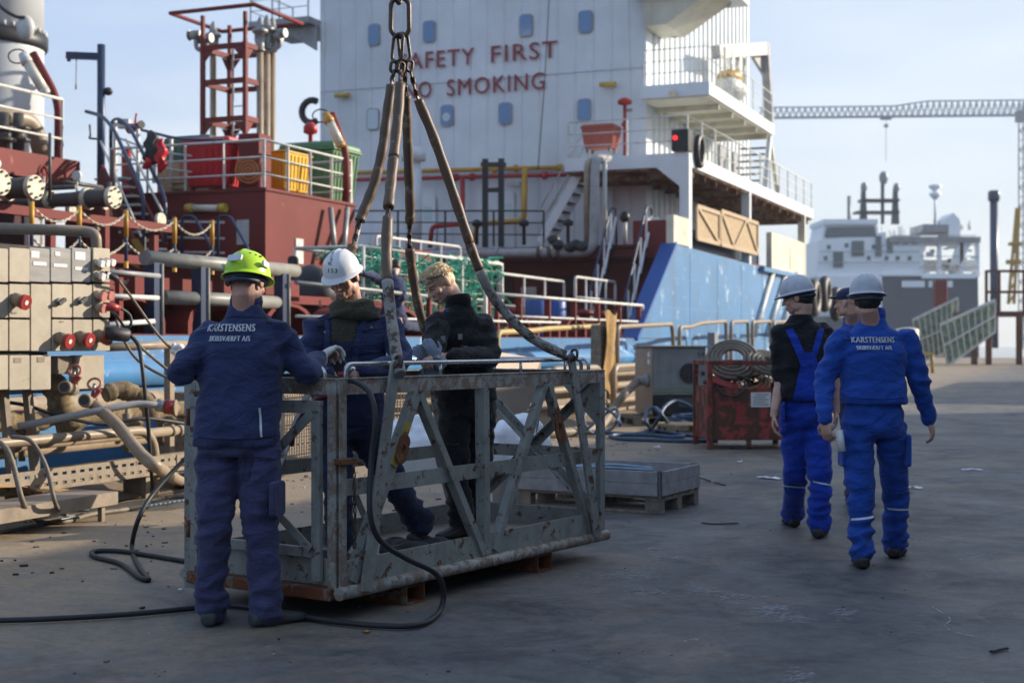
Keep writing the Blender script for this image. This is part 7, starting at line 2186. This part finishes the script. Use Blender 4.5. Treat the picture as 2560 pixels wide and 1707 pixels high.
def make_person(label, J, head_f, head_u, group=None, skin='skin', jacket='navy_jacket', trousers='navy_worn', boots='boots', width=1.0, depth=1.0, hem=.0, sleeve=1.0, gz=0.0, hands=None, collar=True, vox=.011, leg_r=1.0, hs=1.0, tuck=False, arm_r=1.0):
    J = {k: V(v) for k, v in J.items()}
    base = (J['anA'] + J['anB']) / 2; base.z = gz
    p = thing('person', label, 'person', base, group)
    R = frame(head_f, head_u)
    sh = (J['shA'] + J['shB']) / 2; rx = (J['shB'] - J['shA']); rx.normalize()
    hx = (J['hipB'] - J['hipA']).normalized()
    up = (sh - J['pel']).normalized(); fw = UP.cross(rx).normalized()
    fh = UP.cross(hx).normalized()
    # the body: one continuous skin from head to feet inside the clothes
    b = MB(); head_shape(b, J['head'], R, hs)
    nb = sh + up * .07
    b.tube([J['head'] + R @ V((0, -.030, -.02)), J['head'] + R @ V((0, -.036, -.075)), (J['head'] + R @ V((0, -.034, -.10))).lerp(nb, .45), nb - up * .06], [.064, .060, .060, .068], 14)
    torso(b, [(J['pel'] - up * .05, hx * .13, fh * .09), (J['pel'].lerp(sh, .4), rx * .13, fw * .085), (J['pel'].lerp(sh, .8), rx * .15, fw * .09), (sh - up * .05, rx * .11, fw * .06), (nb, rx * .05, fw * .05)], 18)
    for s in 'AB':
        limb(b, [J['sh' + s] - up * .06 + (sh - J['sh' + s]) * .15, J['el' + s], J['wr' + s]], [.036, .036, .036, .036, .028])
        limb(b, [J['hip' + s], J['kn' + s], J['an' + s]], [.07, .06, .052, .048, .042])
        b.ell(V((J['an' + s].x, J['an' + s].y, J['an' + s].z - .04)), (.04, .05, .045), None, 10, 8)
        hd = (hands or {}).get(s)
        if hd:
            hand_shape(b, J['wr' + s] + (V(hd[0]).normalized() * .015), *hd)
        else:
            b.ell(J['wr' + s] + (J['wr' + s] - J['el' + s]).normalized() * .05, (.035, .035, .035), None, 10, 8)
    body, _ = remesh(b, .0055, 2, 'body', M[skin], p)
    # trousers
    t = MB()
    torso(t, [(J['pel'] - UP * .10, hx * .165 * width, fh * .125 * depth), (J['pel'] - UP * .02, hx * .182 * width, fh * .135 * depth), (J['pel'] + up * .10, hx * .17 * width, fh * .125 * depth), (J['pel'] + up * .20, rx * .165 * width, fw * .115 * depth)], 22)
    fc = []
    for s in 'AB':
        a, k, n = J['hip' + s], J['kn' + s], J['an' + s]; side_ = hx * (-.012 if s == 'A' else .012)
        bt = n + (n - k).normalized() * .012
        limb(t, [a, a.lerp(k, .5), k, k.lerp(n, .5), bt], [x * leg_r for x in (.106, .104, .096, .090, .083, .080, .077, .076, .080)])
        fc += [(k, .13), (n, .15), (n + UP * .09, .12), (a, .16)]
    tr, tb = remesh(t, vox, 5, 'trousers', M[trousers], p, folds(fc, .008, .0035), True)
    # boots
    for s in 'AB':
        bo = MB(); boot(bo, J['an' + s], J['toe' + s], 1.1, J.get('gz' + s, V((0, 0, gz))).z)
        remesh(bo, .008, 2, 'boot', M[boots], p)
    # jacket or shirt
    j = MB(); hemz = J['pel'] - up * hem
    torso(j, [(hemz, hx.lerp(rx, .2) * .200 * width, fh * .150 * depth), (hemz + up * .05, hx.lerp(rx, .3) * .203 * width, fh * .152 * depth), (J['pel'].lerp(sh, .45), rx * .192 * width, fw * .140 * depth), (J['pel'].lerp(sh, .78), rx * .205 * width, fw * .140 * depth), (sh - up * .09, rx * .198 * width, fw * .130 * depth), (sh - up * .04, rx * .180 * width, fw * .112), (sh + up * .005, rx * .150 * width, fw * .098), (sh + up * .045, rx * .115, fw * .086), (sh + up * .08, rx * .088, fw * .078), (sh + up * .105, rx * .076, fw * .074)], 26)
    fc = []
    for s in 'AB':
        a, e, w_ = J['sh' + s], J['el' + s], J['wr' + s]
        a = a - up * .03; full = [a, a.lerp(e, .5), e, e.lerp(w_, .5), w_]
        rad = [x * arm_r for x in (.070, .073, .071, .068, .066, .061, .056, .052, .050)]
        if sleeve < 1:
            full, rad = [a, a.lerp(e, .5), a.lerp(e, sleeve * 1.6)], [.070, .074, .071, .068, .066]
        limb(j, full, rad)
        j.ell(a - up * .03 + (sh - a) * .14, (.068, .074, .070), None, 14, 10)
        fc += [(e, .11), (w_, .08), (a, .13)]
    fc.append((hemz, .12))
    jk, jb = remesh(j, vox, 6, 'jacket' if sleeve == 1 else 'shirt', M[jacket], p, folds(fc, .008, .004), True)
    if collar:
        c0 = sh + up * .115
        col = MB()
        ring = lambda k, z, dz: [c0 + rx * math.sin(a) * .078 * k + fw * (math.cos(a) * .076 * k + .004) + up * (z + dz * math.cos(a)) for a in [6.2832 * i / 26 for i in range(26)]]
        col.loft([ring(1.0, -.04, 0), ring(1.06, .01, -.012), ring(1.0, .035, -.02), ring(.93, .034, -.02), ring(.92, -.03, 0)])
        col.build('collar', M[jacket], p)
    return dict(p=p, R=R, J=J, rx=rx, fw=fw, up=up, sh=sh, jb=jb, tb=tb, jk=jk, tr=tr, body=body, hx=hx, fh=fh)

def leg_band(pr, s, t, wd, a0, a1, name='reflective_piping', mat='reflect', off=.004, dz=0.0):
    k_, a_ = pr['J']['kn' + s], pr['J']['an' + s]; c = k_.lerp(a_, t); L = []
    for i in range(19):
        a = R_(a0 + (a1 - a0) * i / 18); d = V((math.sin(a), -math.cos(a), 0)); row = []
        for z in (-wd / 2, wd / 2):
            o = c + UP * (z + dz * (i / 18 - .5)); h = pr['tb'].ray_cast(o + d * .16, -d, .3)[0]
            row.append((h if h else o + d * .09) + d * off)
        L.append(row)
    m = MB(); m.add([x for r in L for x in r], [(2 * i, 2 * i + 1, 2 * i + 3, 2 * i + 2) for i in range(18)], True)
    return m.build(name, M[mat], pr['p'], fix=False)
# ---- man with the lime helmet, back turned, feeding the cable
J = dict(head=P(620, 706, 7.10), shA=P(530, 818, 7.10), shB=P(692, 815, 7.08), pel=P(592, 1085, 7.06), elA=P(452, 930, 7.00), wrA=P(505, 905, 7.30), elB=P(764, 928, 7.14), wrB=P(796, 900, 7.38),
         hipA=P(545, 1125, 7.06), hipB=P(648, 1125, 7.06), knA=P(536, 1310, 7.02), knB=P(650, 1312, 7.04), anA=P(528, 1515, 7.05), anB=P(668, 1518, 7.02), toeA=P(548, 1530, 7.30), toeB=P(760, 1535, 7.16))
A = make_person('worker with a lime green helmet and navy jacket, back turned, feeding a black cable', J, (.30, .93, -.22), (0, .2, 1), jacket='navy_jacket', trousers='navy_worn', hem=.06, boots='boots_grey', skin='skin_red', width=1.06, leg_r=1.05, hands={'B': ((.3, .75, .35), (-.5, 0, 1), -1, .75)})
h, ho = hard_hat(J['head'] + V((0, -.004, -.004)), frame((.30, .93, -.20), (0, .2, 1)), M['green_hat'], A['p'], 1.08, .02, True, 1)
hm = MB().prism(rrect(ho + A['R'] @ V((0, -.130, .048)), A['R'] @ V((1, 0, 0)), A['R'] @ V((0, .35, 1)), .075, .034, .008), A['R'] @ V((0, -.014, 0))); hm.build('reflective_patch', M['reflect'], h)
for i in (-1, 1):
    MB().prism(rrect(ho + A['R'] @ V((i * .108, -.03, .035)), A['R'] @ V((0, 1, 0)), UP, .06, .028, .008), A['R'] @ V((i * .01, 0, 0))).build('reflective_patch', M['reflect'], h)
    for k in range(3):
        MB().ell(ho + A['R'] @ V((i * (.045 + .02 * k), -.075 + .02 * k, .085 - .004 * k)), (.011, .006, .004), A['R'], 8, 6).build('vent_slot', M['helmet_band'], h)
back_text((('KARSTENSENS', .245, .0, .052), ('SKIBSVÆRFT A/S', .208, -.048, .036)), P(578, 828, 7.0), V((1, 0, 0)), (.1, 1, 0), A['jb'], M['print_white'], A['p'])
ribbon([P(655, 1018, 7.0), P(658, 1060, 7.0), P(660, 1090, 7.0)], .010, (1, 0, 0), (0, 1, 0), A['jb'], .006, .002, 'reflective_piping', M['reflect'], A['p'], 20)
ribbon([P(500, 1090, 7.0), P(560, 1094, 7.0), P(640, 1094, 7.0), P(700, 1088, 7.0)], .004, (0, 0, 1), (0, 1, 0), A['jb'], .002, .002, 'hem_seam', M['black_cloth'], A['p'])
ribbon([P(520, 795, 7.0), P(600, 792, 7.0), P(690, 795, 7.0)], .004, (0, 0, 1), (0, 1, 0), A['jb'], .002, .002, 'yoke_seam', M['black_cloth'], A['p'])
ribbon([P(626, 1130, 7.0), P(622, 1160, 7.0), P(615, 1200, 7.0)], .042, (1, 0, .1), (0, 1, 0), A['tb'], .003, .004, 'rule_pocket', M['navy_cloth'], A['p'])
ribbon([P(645, 1142, 7.0), P(690, 1146, 7.0)], .006, (0, 0, 1), (0, 1, 0), A['tb'], .003, .003, 'pocket_seam', M['navy_cloth'], A['p'])
MB().prism(rrect(P(686, 1245, 7.0), V((.3, 1, 0)).normalized(), UP, .13, .17, .02), V((.03, -.01, 0))).build('cargo_pocket', M['navy_worn'], A['p'], .006)
# knitted glove pulled over that hand
g = MB(); d_ = V((.3, .75, .35)).normalized()
hand_shape(g, J['wrB'] + d_ * .012, d_, (-.5, 0, 1), -1, .75, .06, 1.35); g.tube([J['wrB'] - d_ * .07, J['wrB'] + d_ * .02], [.05, .046], 14)
remesh(g, .0065, 2, 'glove', M['glove'], A['p'])

# ---- man with the white helmet and olive hood
J = dict(head=P(857, 692, 7.98), shA=P(788, 806, 8.02), shB=P(972, 796, 8.12), pel=P(868, 1055, 8.15), elA=P(757, 915, 7.92), wrA=P(826, 942, 7.72), elB=P(1003, 902, 7.98), wrB=P(908, 930, 7.70),
         hipA=P(835, 1075, 8.15), hipB=P(910, 1075, 8.20), knA=P(846, 1240, 8.08), knB=P(985, 1205, 8.30), anA=P(850, 1352, 8.20), anB=P(1048, 1305, 8.52), toeA=P(820, 1380, 8.0), toeB=P(1085, 1330, 8.40))
B_ = make_person('worker in a white helmet numbered 153 and navy jacket over an olive hood', J, (-.24, -.86, -.40), (-.20, -.32, .9), jacket='navy_jacket', trousers='navy_cloth', hem=.02, skin='skin_red', gz=.174, width=1.02,
                 hands={'A': ((.75, -.25, .1), (0, -.4, 1), 1, .85), 'B': ((-.95, -.2, -.05), (0, -.6, .8), -1, .7)}, collar=False)
R = B_['R']; h, ho = hard_hat(J['head'], R, M['white_hat'], B_['p'], 1.0, .035)
face_bits(J['head'], R, B_['p'])
hair_cap(J['head'] + R @ V((0, -.006, -.018)), R, M['hair_grey'], B_['p'], .96, front=0, seed=9, curls=0)
hb = BVHTree.FromPolygons([v.co + WL[h.name] for v in h.data.vertices], [list(q.vertices) for q in h.data.polygons])
for s_, wd, px_, ax_, sz in (('153', .052, (832, 678), (1, 0, -.08), .034), ('René', .080, (828, 645), (.10, 0, 1), .032)):
    vs, fs = text_mesh(s_, sz, 0, .0007); xs = [v.x for v in vs]; k = wd / (max(xs) - min(xs))
    ax_ = V(ax_).normalized(); ay_ = V((0, -1, 0)).cross(ax_) * 1
    ay_ = ax_.cross(V((0, -1, 0))) * -1
    cy = sum(v.y for v in vs) / len(vs); o_ = P(px_[0], px_[1], 7.88)
    project([o_ + ax_ * v.x * k + ay_ * (v.y - cy) for v in vs], fs, (0, 1, 0), hb, .0015, 'lettering', M['eye_dark'], h)
# olive hoodie: hood rolled behind the neck, front panel in the open jacket
hd = MB(); sh, rx, fw, up = B_['sh'], B_['rx'], B_['fw'], B_['up']
for rr_, zz, tt in ((.98, .0, .034), (1.3, -.045, .033)):
    pts = []; rs = []
    for k in range(28):
        a = 6.2832 * k / 28; f_ = math.cos(a)          # f_ = 1 at the chest
        pts.append(sh + up * (.066 + zz - .06 * max(0, f_) ** 1.5 - .02 * min(0, f_)) + rx * math.sin(a) * .098 * rr_ + fw * f_ * (.088 * rr_ + .02 * (rr_ - 1)))
        rs.append(tt * (1 - .22 * max(0, f_)))
    hd.tube(pts, rs, 12, closed=True)
remesh(hd, .011, 5, 'hood', M['olive'], B_['p'], folds([(sh, .3)], .012, .004))
dr = V((.08, 1, .0))
pn_ = MB()
def proj_poly(pts, Yf, name, mat, bvh, parent, dirn=(0, 1, 0), off=.005, n=12):
    """a panel: quad outline in photograph pixels, draped on the garment"""
    a, b, c, d = [P(x, y, Yf) for x, y in pts]; vs, fs = [], []
    for i in range(n + 1):
        for j in range(n + 1):
            u, v = i / n, j / n
            vs.append((a * (1 - u) + b * u) * (1 - v) + (d * (1 - u) + c * u) * v)
    w_ = n + 1
    fs = [(i * w_ + j, (i + 1) * w_ + j, (i + 1) * w_ + j + 1, i * w_ + j + 1) for i in range(n) for j in range(n)]
    o = project(vs, fs, dirn, bvh, off, name, mat, parent)
    o.data.polygons.foreach_set('use_smooth', [True] * len(o.data.polygons))
    return o
proj_poly([(836, 775), (905, 775), (885, 862), (828, 860)], 8.0, 'hoodie_front', M['olive'], B_['jb'], B_['p'], off=.008)
proj_poly([(826, 855), (890, 852), (878, 960), (818, 960)], 8.0, 'bib_front', M['navy_cloth'], B_['jb'], B_['p'], off=.010)
for pts, nm in (([(800, 770), (822, 830), (810, 960)], 'jacket_edge'), ([(925, 775), (898, 840), (880, 960)], 'jacket_edge')):
    ribbon([P(x, y, 8.0) for x, y in pts], .03, (1, 0, 0), (0, 1, 0), B_['jb'], .012, .006, nm, M['navy_jacket'], B_['p'])
proj_poly([(890, 812), (955, 800), (962, 820), (893, 832)], 8.0, 'pocket_flap', M['navy_cloth'], B_['jb'], B_['p'], off=.012)
proj_poly([(893, 834), (960, 822), (955, 880), (895, 885)], 8.0, 'chest_pocket', M['navy_jacket'], B_['jb'], B_['p'], off=.009)
proj_poly([(795, 800), (820, 803), (818, 818), (793, 815)], 8.0, 'pocket_flap', M['navy_cloth'], B_['jb'], B_['p'], off=.012)
for x, y in ((816, 778), (816, 803), (815, 830), (930, 818)):
    q = B_['jb'].ray_cast(P(x, y, 8.0) - V((0, .8, 0)), V((0, 1, 0)), 3)[0]
    if q:
        MB().cyl(q - V((0, .018, 0)), q - V((0, .023, 0)), .007, 10).build('button', M['galv'], B_['p'])
# what he holds: handset with a red lead
hs_ = thing('control_handset', 'black handset with a red lead held by the man in the white helmet', 'handset', P(850, 915, 7.62))
MB().box(P(846, 905, 7.62), (.075, .045, .17), Matrix.Rotation(R_(-28), 3, 'Y')).build('case', M['rubber'], hs_, .012, seg=2)
MB().box(P(838, 893, 7.59), (.045, .01, .05), Matrix.Rotation(R_(-28), 3, 'Y')).build('display', M['glass_blue'], hs_, .003)
MB().tube([P(868, 935, 7.6), P(884, 918, 7.58)], .012, 10).build('steel_stub', M['chrome'], hs_)
MB().tube(spline([P(860, 940, 7.6), P(846, 960, 7.55), P(830, 985, 7.5), P(790, 1000, 7.45), P(755, 1040, 7.4), P(735, 1080, 7.4), P(728, 1115, 7.4)], 8), .014, 8).build('red_lead', M['red_grip'], hs_)
MB().tube([P(846, 938, 7.6), P(868, 936, 7.6)], [.02, .024], 10).build('red_coupling', M['red_plug'], hs_)

# ---- blond man in black, looking down at a pair of gloves
J = dict(head=P(1098, 708, 8.82), shA=P(1092, 800, 8.72), shB=P(1206, 800, 8.94), pel=P(1165, 1005, 8.98), elA=P(1082, 880, 8.52), wrA=P(1074, 905, 8.40), elB=P(1222, 890, 8.80), wrB=P(1130, 893, 8.46),
         hipA=P(1133, 1022, 8.95), hipB=P(1200, 1022, 9.05), knA=P(1140, 1160, 8.90), knB=P(1197, 1160, 9.05), anA=P(1152, 1302, 8.95), anB=P(1186, 1300, 9.12), toeA=P(1110, 1330, 8.82), toeB=P(1148, 1330, 9.0))
C_ = make_person('bareheaded blond man in black bib overalls looking down at the gloves in his hands', J, (-.66, -.50, -.52), (-.42, -.12, .9), jacket='black_cloth', trousers='black_trouser', hem=-.02, gz=.174, width=1.0,
                 hands={'A': ((-.15, -.95, .15), (-.5, -.2, .8), -1, .9), 'B': ((-.95, -.2, .02), (.1, -.6, .75), -1, .75)}, arm_r=1.05)
R = C_['R']; face_bits(J['head'], R, C_['p'], 'hair_blond')
hr = hair_cap(J['head'], R, M['hair_blond'], C_['p'], .97, seed=3, curls=500, length=.022)
gl = MB()
for i in (-1, 1):
    gl.tube([J['head'] + R @ V((i * .086, -.03, .035)), J['head'] + R @ V((i * .09, .03, .052)), J['head'] + R @ V((i * .072, .085, .065))], .0045, 6)
gl.tube([J['head'] + R @ V((x, .105 - x * x * 6, .072)) for x in (-.072, -.04, 0, .04, .072)], .003, 6)
gl.build('glasses_frame', M['eye_dark'], C_['p'])
t = NT('clear_lens'); t.out((0.8, 0.85, 0.88), 0.05); t.b.inputs['Alpha'].default_value = 0.28; M['lens'] = t.m
for i in (-1, 1):
    MB().ell(J['head'] + R @ V((i * .036, .100, .066)), (.034, .004, .022), R, 14, 8).build('lens', M['lens'], C_['p'])
for pts in ([(1110, 800), (1108, 850), (1108, 880)], [(1188, 780), (1170, 830), (1158, 880)]):
    ribbon([P(x, y, 8.78) for x, y in pts], .045, (1, 0, 0), (0, 1, 0), C_['jb'], .004, .006, 'brace_strap', M['black_trouser'], C_['p'])
proj_poly([(1098, 868), (1185, 868), (1200, 950), (1092, 950)], 8.78, 'bib', M['black_trouser'], C_['jb'], C_['p'], off=.012)
for x, y in ((1112, 848), (1152, 842)):
    q = C_['jb'].ray_cast(P(x, y, 8.78) - V((0, .8, 0)), V((0, 1, 0)), 3)[0]
    if q:
        MB().box(q - V((0, .015, 0)), (.028, .008, .036)).build('buckle', M['galv'], C_['p'], .002)
ov = C_['jb'].ray_cast(P(1125, 775, 8.78) - V((0, .8, 0)), V((0, 1, 0)), 3)[0]
if ov:
    ring = [ov - V((0, .008, 0)) + V((.024 * math.cos(a), 0, .010 * math.sin(a))) for a in [R_(100 + 200 * k / 12) for k in range(13)]] + [ov + V((.05, -.008, -.004))]
    MB().tube(ring, .0028, 6).build('chest_emblem', plain('emblem_blue', (0.05, 0.22, 0.6), .5), C_['p'])
    MB().tube([ov + V((-.01, -.009, .002)), ov + V((.04, -.009, .003))], .002, 5).build('chest_emblem_line', M['red_plug'], C_['p'])
for x, y, s_ in ((1202, 1062, 1), (1128, 1140, 0)):
    q = C_['tb'].ray_cast(P(x, y, 8.78) - V((0, .8, 0)), V((0, 1, 0)), 3)[0]
    if q:
        MB().prism(rrect(q, V((1, .2, 0)).normalized(), UP, .11, .15, .015), V((0, -.022, 0))).build('cargo_pocket', M['black_trouser'], C_['p'], .006)
MB().cyl(P(1200, 1075, 8.74), P(1200, 1075, 8.73), .009, 10).build('pocket_stud', M['galv'], C_['p'])
gv = thing('work_gloves', 'pair of grey work gloves held in the hands of the blond man', 'gloves', P(1065, 880, 8.38))
gm = MB(); hand_shape(gm, P(1085, 905, 8.38), (-.7, -.1, .55), (.3, -.9, .2), 1, .5, .02, 1.0); gm.tube([P(1085, 905, 8.38), P(1105, 925, 8.38)], [.042, .05], 12)
remesh(gm, .006, 2, 'glove', M['glove_blue'], gv)
gm = MB(); hand_shape(gm, P(1092, 900, 8.34), (-.45, -.1, .9), (.3, -.9, .2), 1, .6, .02, 1.0); gm.tube([P(1092, 900, 8.34), P(1105, 915, 8.34)], [.042, .05], 12)
remesh(gm, .006, 2, 'glove', M['glove_blue'], gv)
tag(MB().sheet([P(1060, 918, 8.3), P(1098, 912, 8.35), P(1100, 955, 8.35), P(1064, 958, 8.3)], .05).build('folded_bag', M['glove_blue'], None, .01), 'folded grey plastic bag hanging at the waist of the blond man', 'bag')

# ---- the two walkers
J = dict(head=P(1993, 742, 10.20), shA=P(1950, 826, 10.18), shB=P(2056, 820, 10.22), pel=P(2008, 1030, 10.22), elA=P(1951, 938, 10.20), wrA=P(1936, 1030, 10.10), elB=P(2084, 930, 10.32), wrB=P(2090, 1020, 10.32),
         hipA=P(1985, 1048, 10.22), hipB=P(2040, 1048, 10.22), knA=P(1988, 1195, 10.35), knB=P(2050, 1200, 10.15), anA=P(1982, 1282, 10.78), anB=P(2047, 1306, 10.16), toeA=P(1966, 1292, 11.0), toeB=P(2058, 1318, 10.40))
W1 = make_person('walking man in royal blue bib overalls over a black short sleeved shirt', J, (-.90, .38, -.20), (0, 0, 1), jacket='black_cloth', trousers='blue_cloth', hem=-.08, sleeve=.62, width=.95, leg_r=1.0,
                 hands={'A': ((-.08, -.1, -1), (-1, .2, 0), -1, .45), 'B': ((0, 0, -1), (1, 0, 0), 1, .45)}, collar=False)
R = W1['R']; face_bits(J['head'], R, W1['p']); hard_hat(J['head'], R, M['grey_hat'], W1['p'], 1.0, .035)
hair_cap(J['head'] + R @ V((0, -.004, -.016)), R, M['hair_dark'], W1['p'], 1.0, front=0, seed=5, curls=0)
proj_poly([(2000, 880), (2030, 880), (2066, 1040), (1964, 1040)], 10.18, 'bib_back', M['blue_cloth'], W1['jb'], W1['p'], off=.012)
for pts in ([(1968, 822), (1985, 865), (2006, 918)], [(2048, 822), (2034, 865), (2014, 918)]):
    ribbon([P(x, y, 10.18) for x, y in pts], .055, (1, 0, .3), (0, 1, 0), W1['jb'], .006, .008, 'overall_strap', M['blue_cloth'], W1['p'])
leg_band(W1, 'A', .20, .011, -70, 50, dz=-.02); leg_band(W1, 'B', .06, .011, -50, 70, dz=-.03)
MB().prism(rrect(P(1962, 1030, 10.1), V((.2, 1, 0)).normalized(), UP, .13, .14, .02), V((-.02, 0, 0))).build('side_pocket', M['blue_cloth'], W1['p'], .006)
J = dict(head=P(2166, 747, 8.90), shA=P(2098, 836, 8.92), shB=P(2266, 836, 8.95), pel=P(2184, 1050, 8.92), elA=P(2062, 955, 8.92), wrA=P(2062, 1042, 8.80), elB=P(2298, 950, 8.95), wrB=P(2322, 1044, 9.05),
         hipA=P(2143, 1072, 8.92), hipB=P(2228, 1072, 8.95), knA=P(2152, 1245, 8.88), knB=P(2240, 1232, 9.12), anA=P(2155, 1375, 8.82), anB=P(2238, 1356, 9.24), toeA=P(2146, 1392, 9.05), toeB=P(2256, 1362, 9.50))
W2 = make_person('walking man in a blue coverall with white lettering across the back', J, (.02, 1, -.10), (0, 0, 1), jacket='blue_cover', trousers='blue_cover', hem=-.10, width=1.03, leg_r=1.0,
                 hands={'A': ((.1, -.1, -1), (-.6, -.6, 0), 1, .6), 'B': ((.3, .1, -1), (.8, -.5, .2), -1, .5)})
R = W2['R']; hard_hat(J['head'], R, M['grey_hat'], W2['p'], 1.03, .035)
hair_cap(J['head'] + R @ V((0, -.004, -.016)), R, M['hair_dark'], W2['p'], 1.0, front=0, seed=6, curls=0)
back_text((('KARSTENSENS', .262, .0, .050), ('SKIBSVÆRFT A/S', .215, -.044, .034)), P(2176, 856, 8.9), V((1, 0, 0)), (0, 1, 0), W2['jb'], M['print_white'], W2['p'])
ribbon([P(2100, 1000, 8.9), P(2180, 1004, 8.9), P(2266, 1000, 8.9)], .045, (0, 0, 1), (0, 1, 0), W2['jb'], .004, .004, 'waistband', M['blue_cover'], W2['p'])
leg_band(W2, 'A', .36, .012, -60, 55, dz=.02); leg_band(W2, 'B', .30, .012, -55, 55, dz=-.005)
ribbon([P(2098, 850, 8.9), P(2180, 846, 8.9), P(2262, 850, 8.9)], .004, (0, 0, 1), (0, 1, 0), W2['jb'], .002, .002, 'yoke_seam', M['navy_cloth'], W2['p'])
for x, y in ((2150, 1080), (2225, 1080)):
    proj_poly([(x - 22, y), (x + 22, y), (x + 20, y + 46), (x - 20, y + 46)], 8.9, 'back_pocket', M['blue_cover'], W2['tb'], W2['p'], off=.006)
for x, y, s_ in ((2110, 1125, -1), (2262, 1125, 1)):
    MB().prism(rrect(P(x, y, 8.93), V((0, 1, 0)), UP, .14, .2, .02), V((.025 * s_, 0, 0))).build('thigh_pocket', M['blue_cover'], W2['p'], .006)
tag(MB().tube([P(2098, 1075, 8.78), P(2105, 1128, 8.76)], [.022, .024], 12).build('paper_roll', M['white_plastic'], None, fix=False), 'white paper roll sticking out of the thigh pocket of the walking man', 'paper')

# ---- man half hidden beyond the walkers, and the man bending at the net cage
J = dict(head=P(2118, 757, 12.1), shA=P(2108, 830, 12.05), shB=P(2160, 828, 12.35), pel=P(2140, 1000, 12.2), elA=P(2104, 910, 12.0), wrA=P(2112, 985, 11.95), elB=P(2172, 910, 12.4), wrB=P(2168, 985, 12.4),
         hipA=P(2128, 1015, 12.15), hipB=P(2156, 1015, 12.3), knA=P(2132, 1130, 12.15), knB=P(2158, 1130, 12.3), anA=P(2135, 1236, 12.2), anB=P(2160, 1232, 12.4), toeA=P(2125, 1240, 12.4), toeB=P(2160, 1236, 12.6))
W3 = make_person('man in dark blue work clothes and cap mostly hidden behind the lettered coverall', J, (-.75, .6, 0), (0, 0, 1), jacket='blue_cover', trousers='navy_cloth', vox=.014)
R = W3['R']
m = MB().ell(J['head'] + R @ V((0, -.01, .06)), (.088, .105, .07), R, 20, 12); m.ell(J['head'] + R @ V((0, .1, .045)), (.07, .07, .012), R, 16, 8); m.build('cap', M['navy_cloth'], W3['p'])
def PE(x, y, w=10.2):
    return PW(x, y, w)
J = dict(head=PE(988, 668, 10.18), shA=PE(958, 702), shB=PE(1000, 700, 10.0), pel=PE(985, 790, 10.1), elA=PE(930, 690, 10.28), wrA=PE(906, 682, 10.32), elB=PE(1006, 745, 9.95), wrB=PE(1000, 765, 9.98),
         hipA=PE(975, 795, 10.2), hipB=PE(1000, 795, 10.0), knA=PE(968, 810, 10.25), knB=PE(1008, 812, 9.98), anA=UW(21.0, 10.25, 1.58), anB=UW(21.6, 10.05, 1.58), toeA=UW(21.1, 10.45, 1.52), toeB=UW(21.7, 10.25, 1.52))
W4 = make_person('man in a navy jacket bending and reaching towards the green net cage', J, (-.3, .8, -.3), (0, .3, 1), jacket='navy_jacket', trousers='navy_cloth', gz=1.49, vox=.016, width=.95, hem=-.02)
hair_cap(J['head'], W4['R'], M['hair_dark'], W4['p'], 1.0, front=.03, seed=2, curls=0)
bpy.data.scenes.remove(SCR)
# ------------------------------------------------------------------ the air: thin harbour haze over everything
t = NT('harbour_haze')
t.t.nodes.remove(t.b)
pv = t.n('VolumePrincipled')
pv.inputs['Color'].default_value = (0.86, 0.92, 1.0, 1)
pv.inputs['Density'].default_value = 0.0005
t.l(pv.outputs[0], t.t.nodes['Material Output'].inputs['Volume'])
struct(MB().box(V((150, 260, 27)), (1400, 1100, 64)).build('haze', t.m), 'stuff')
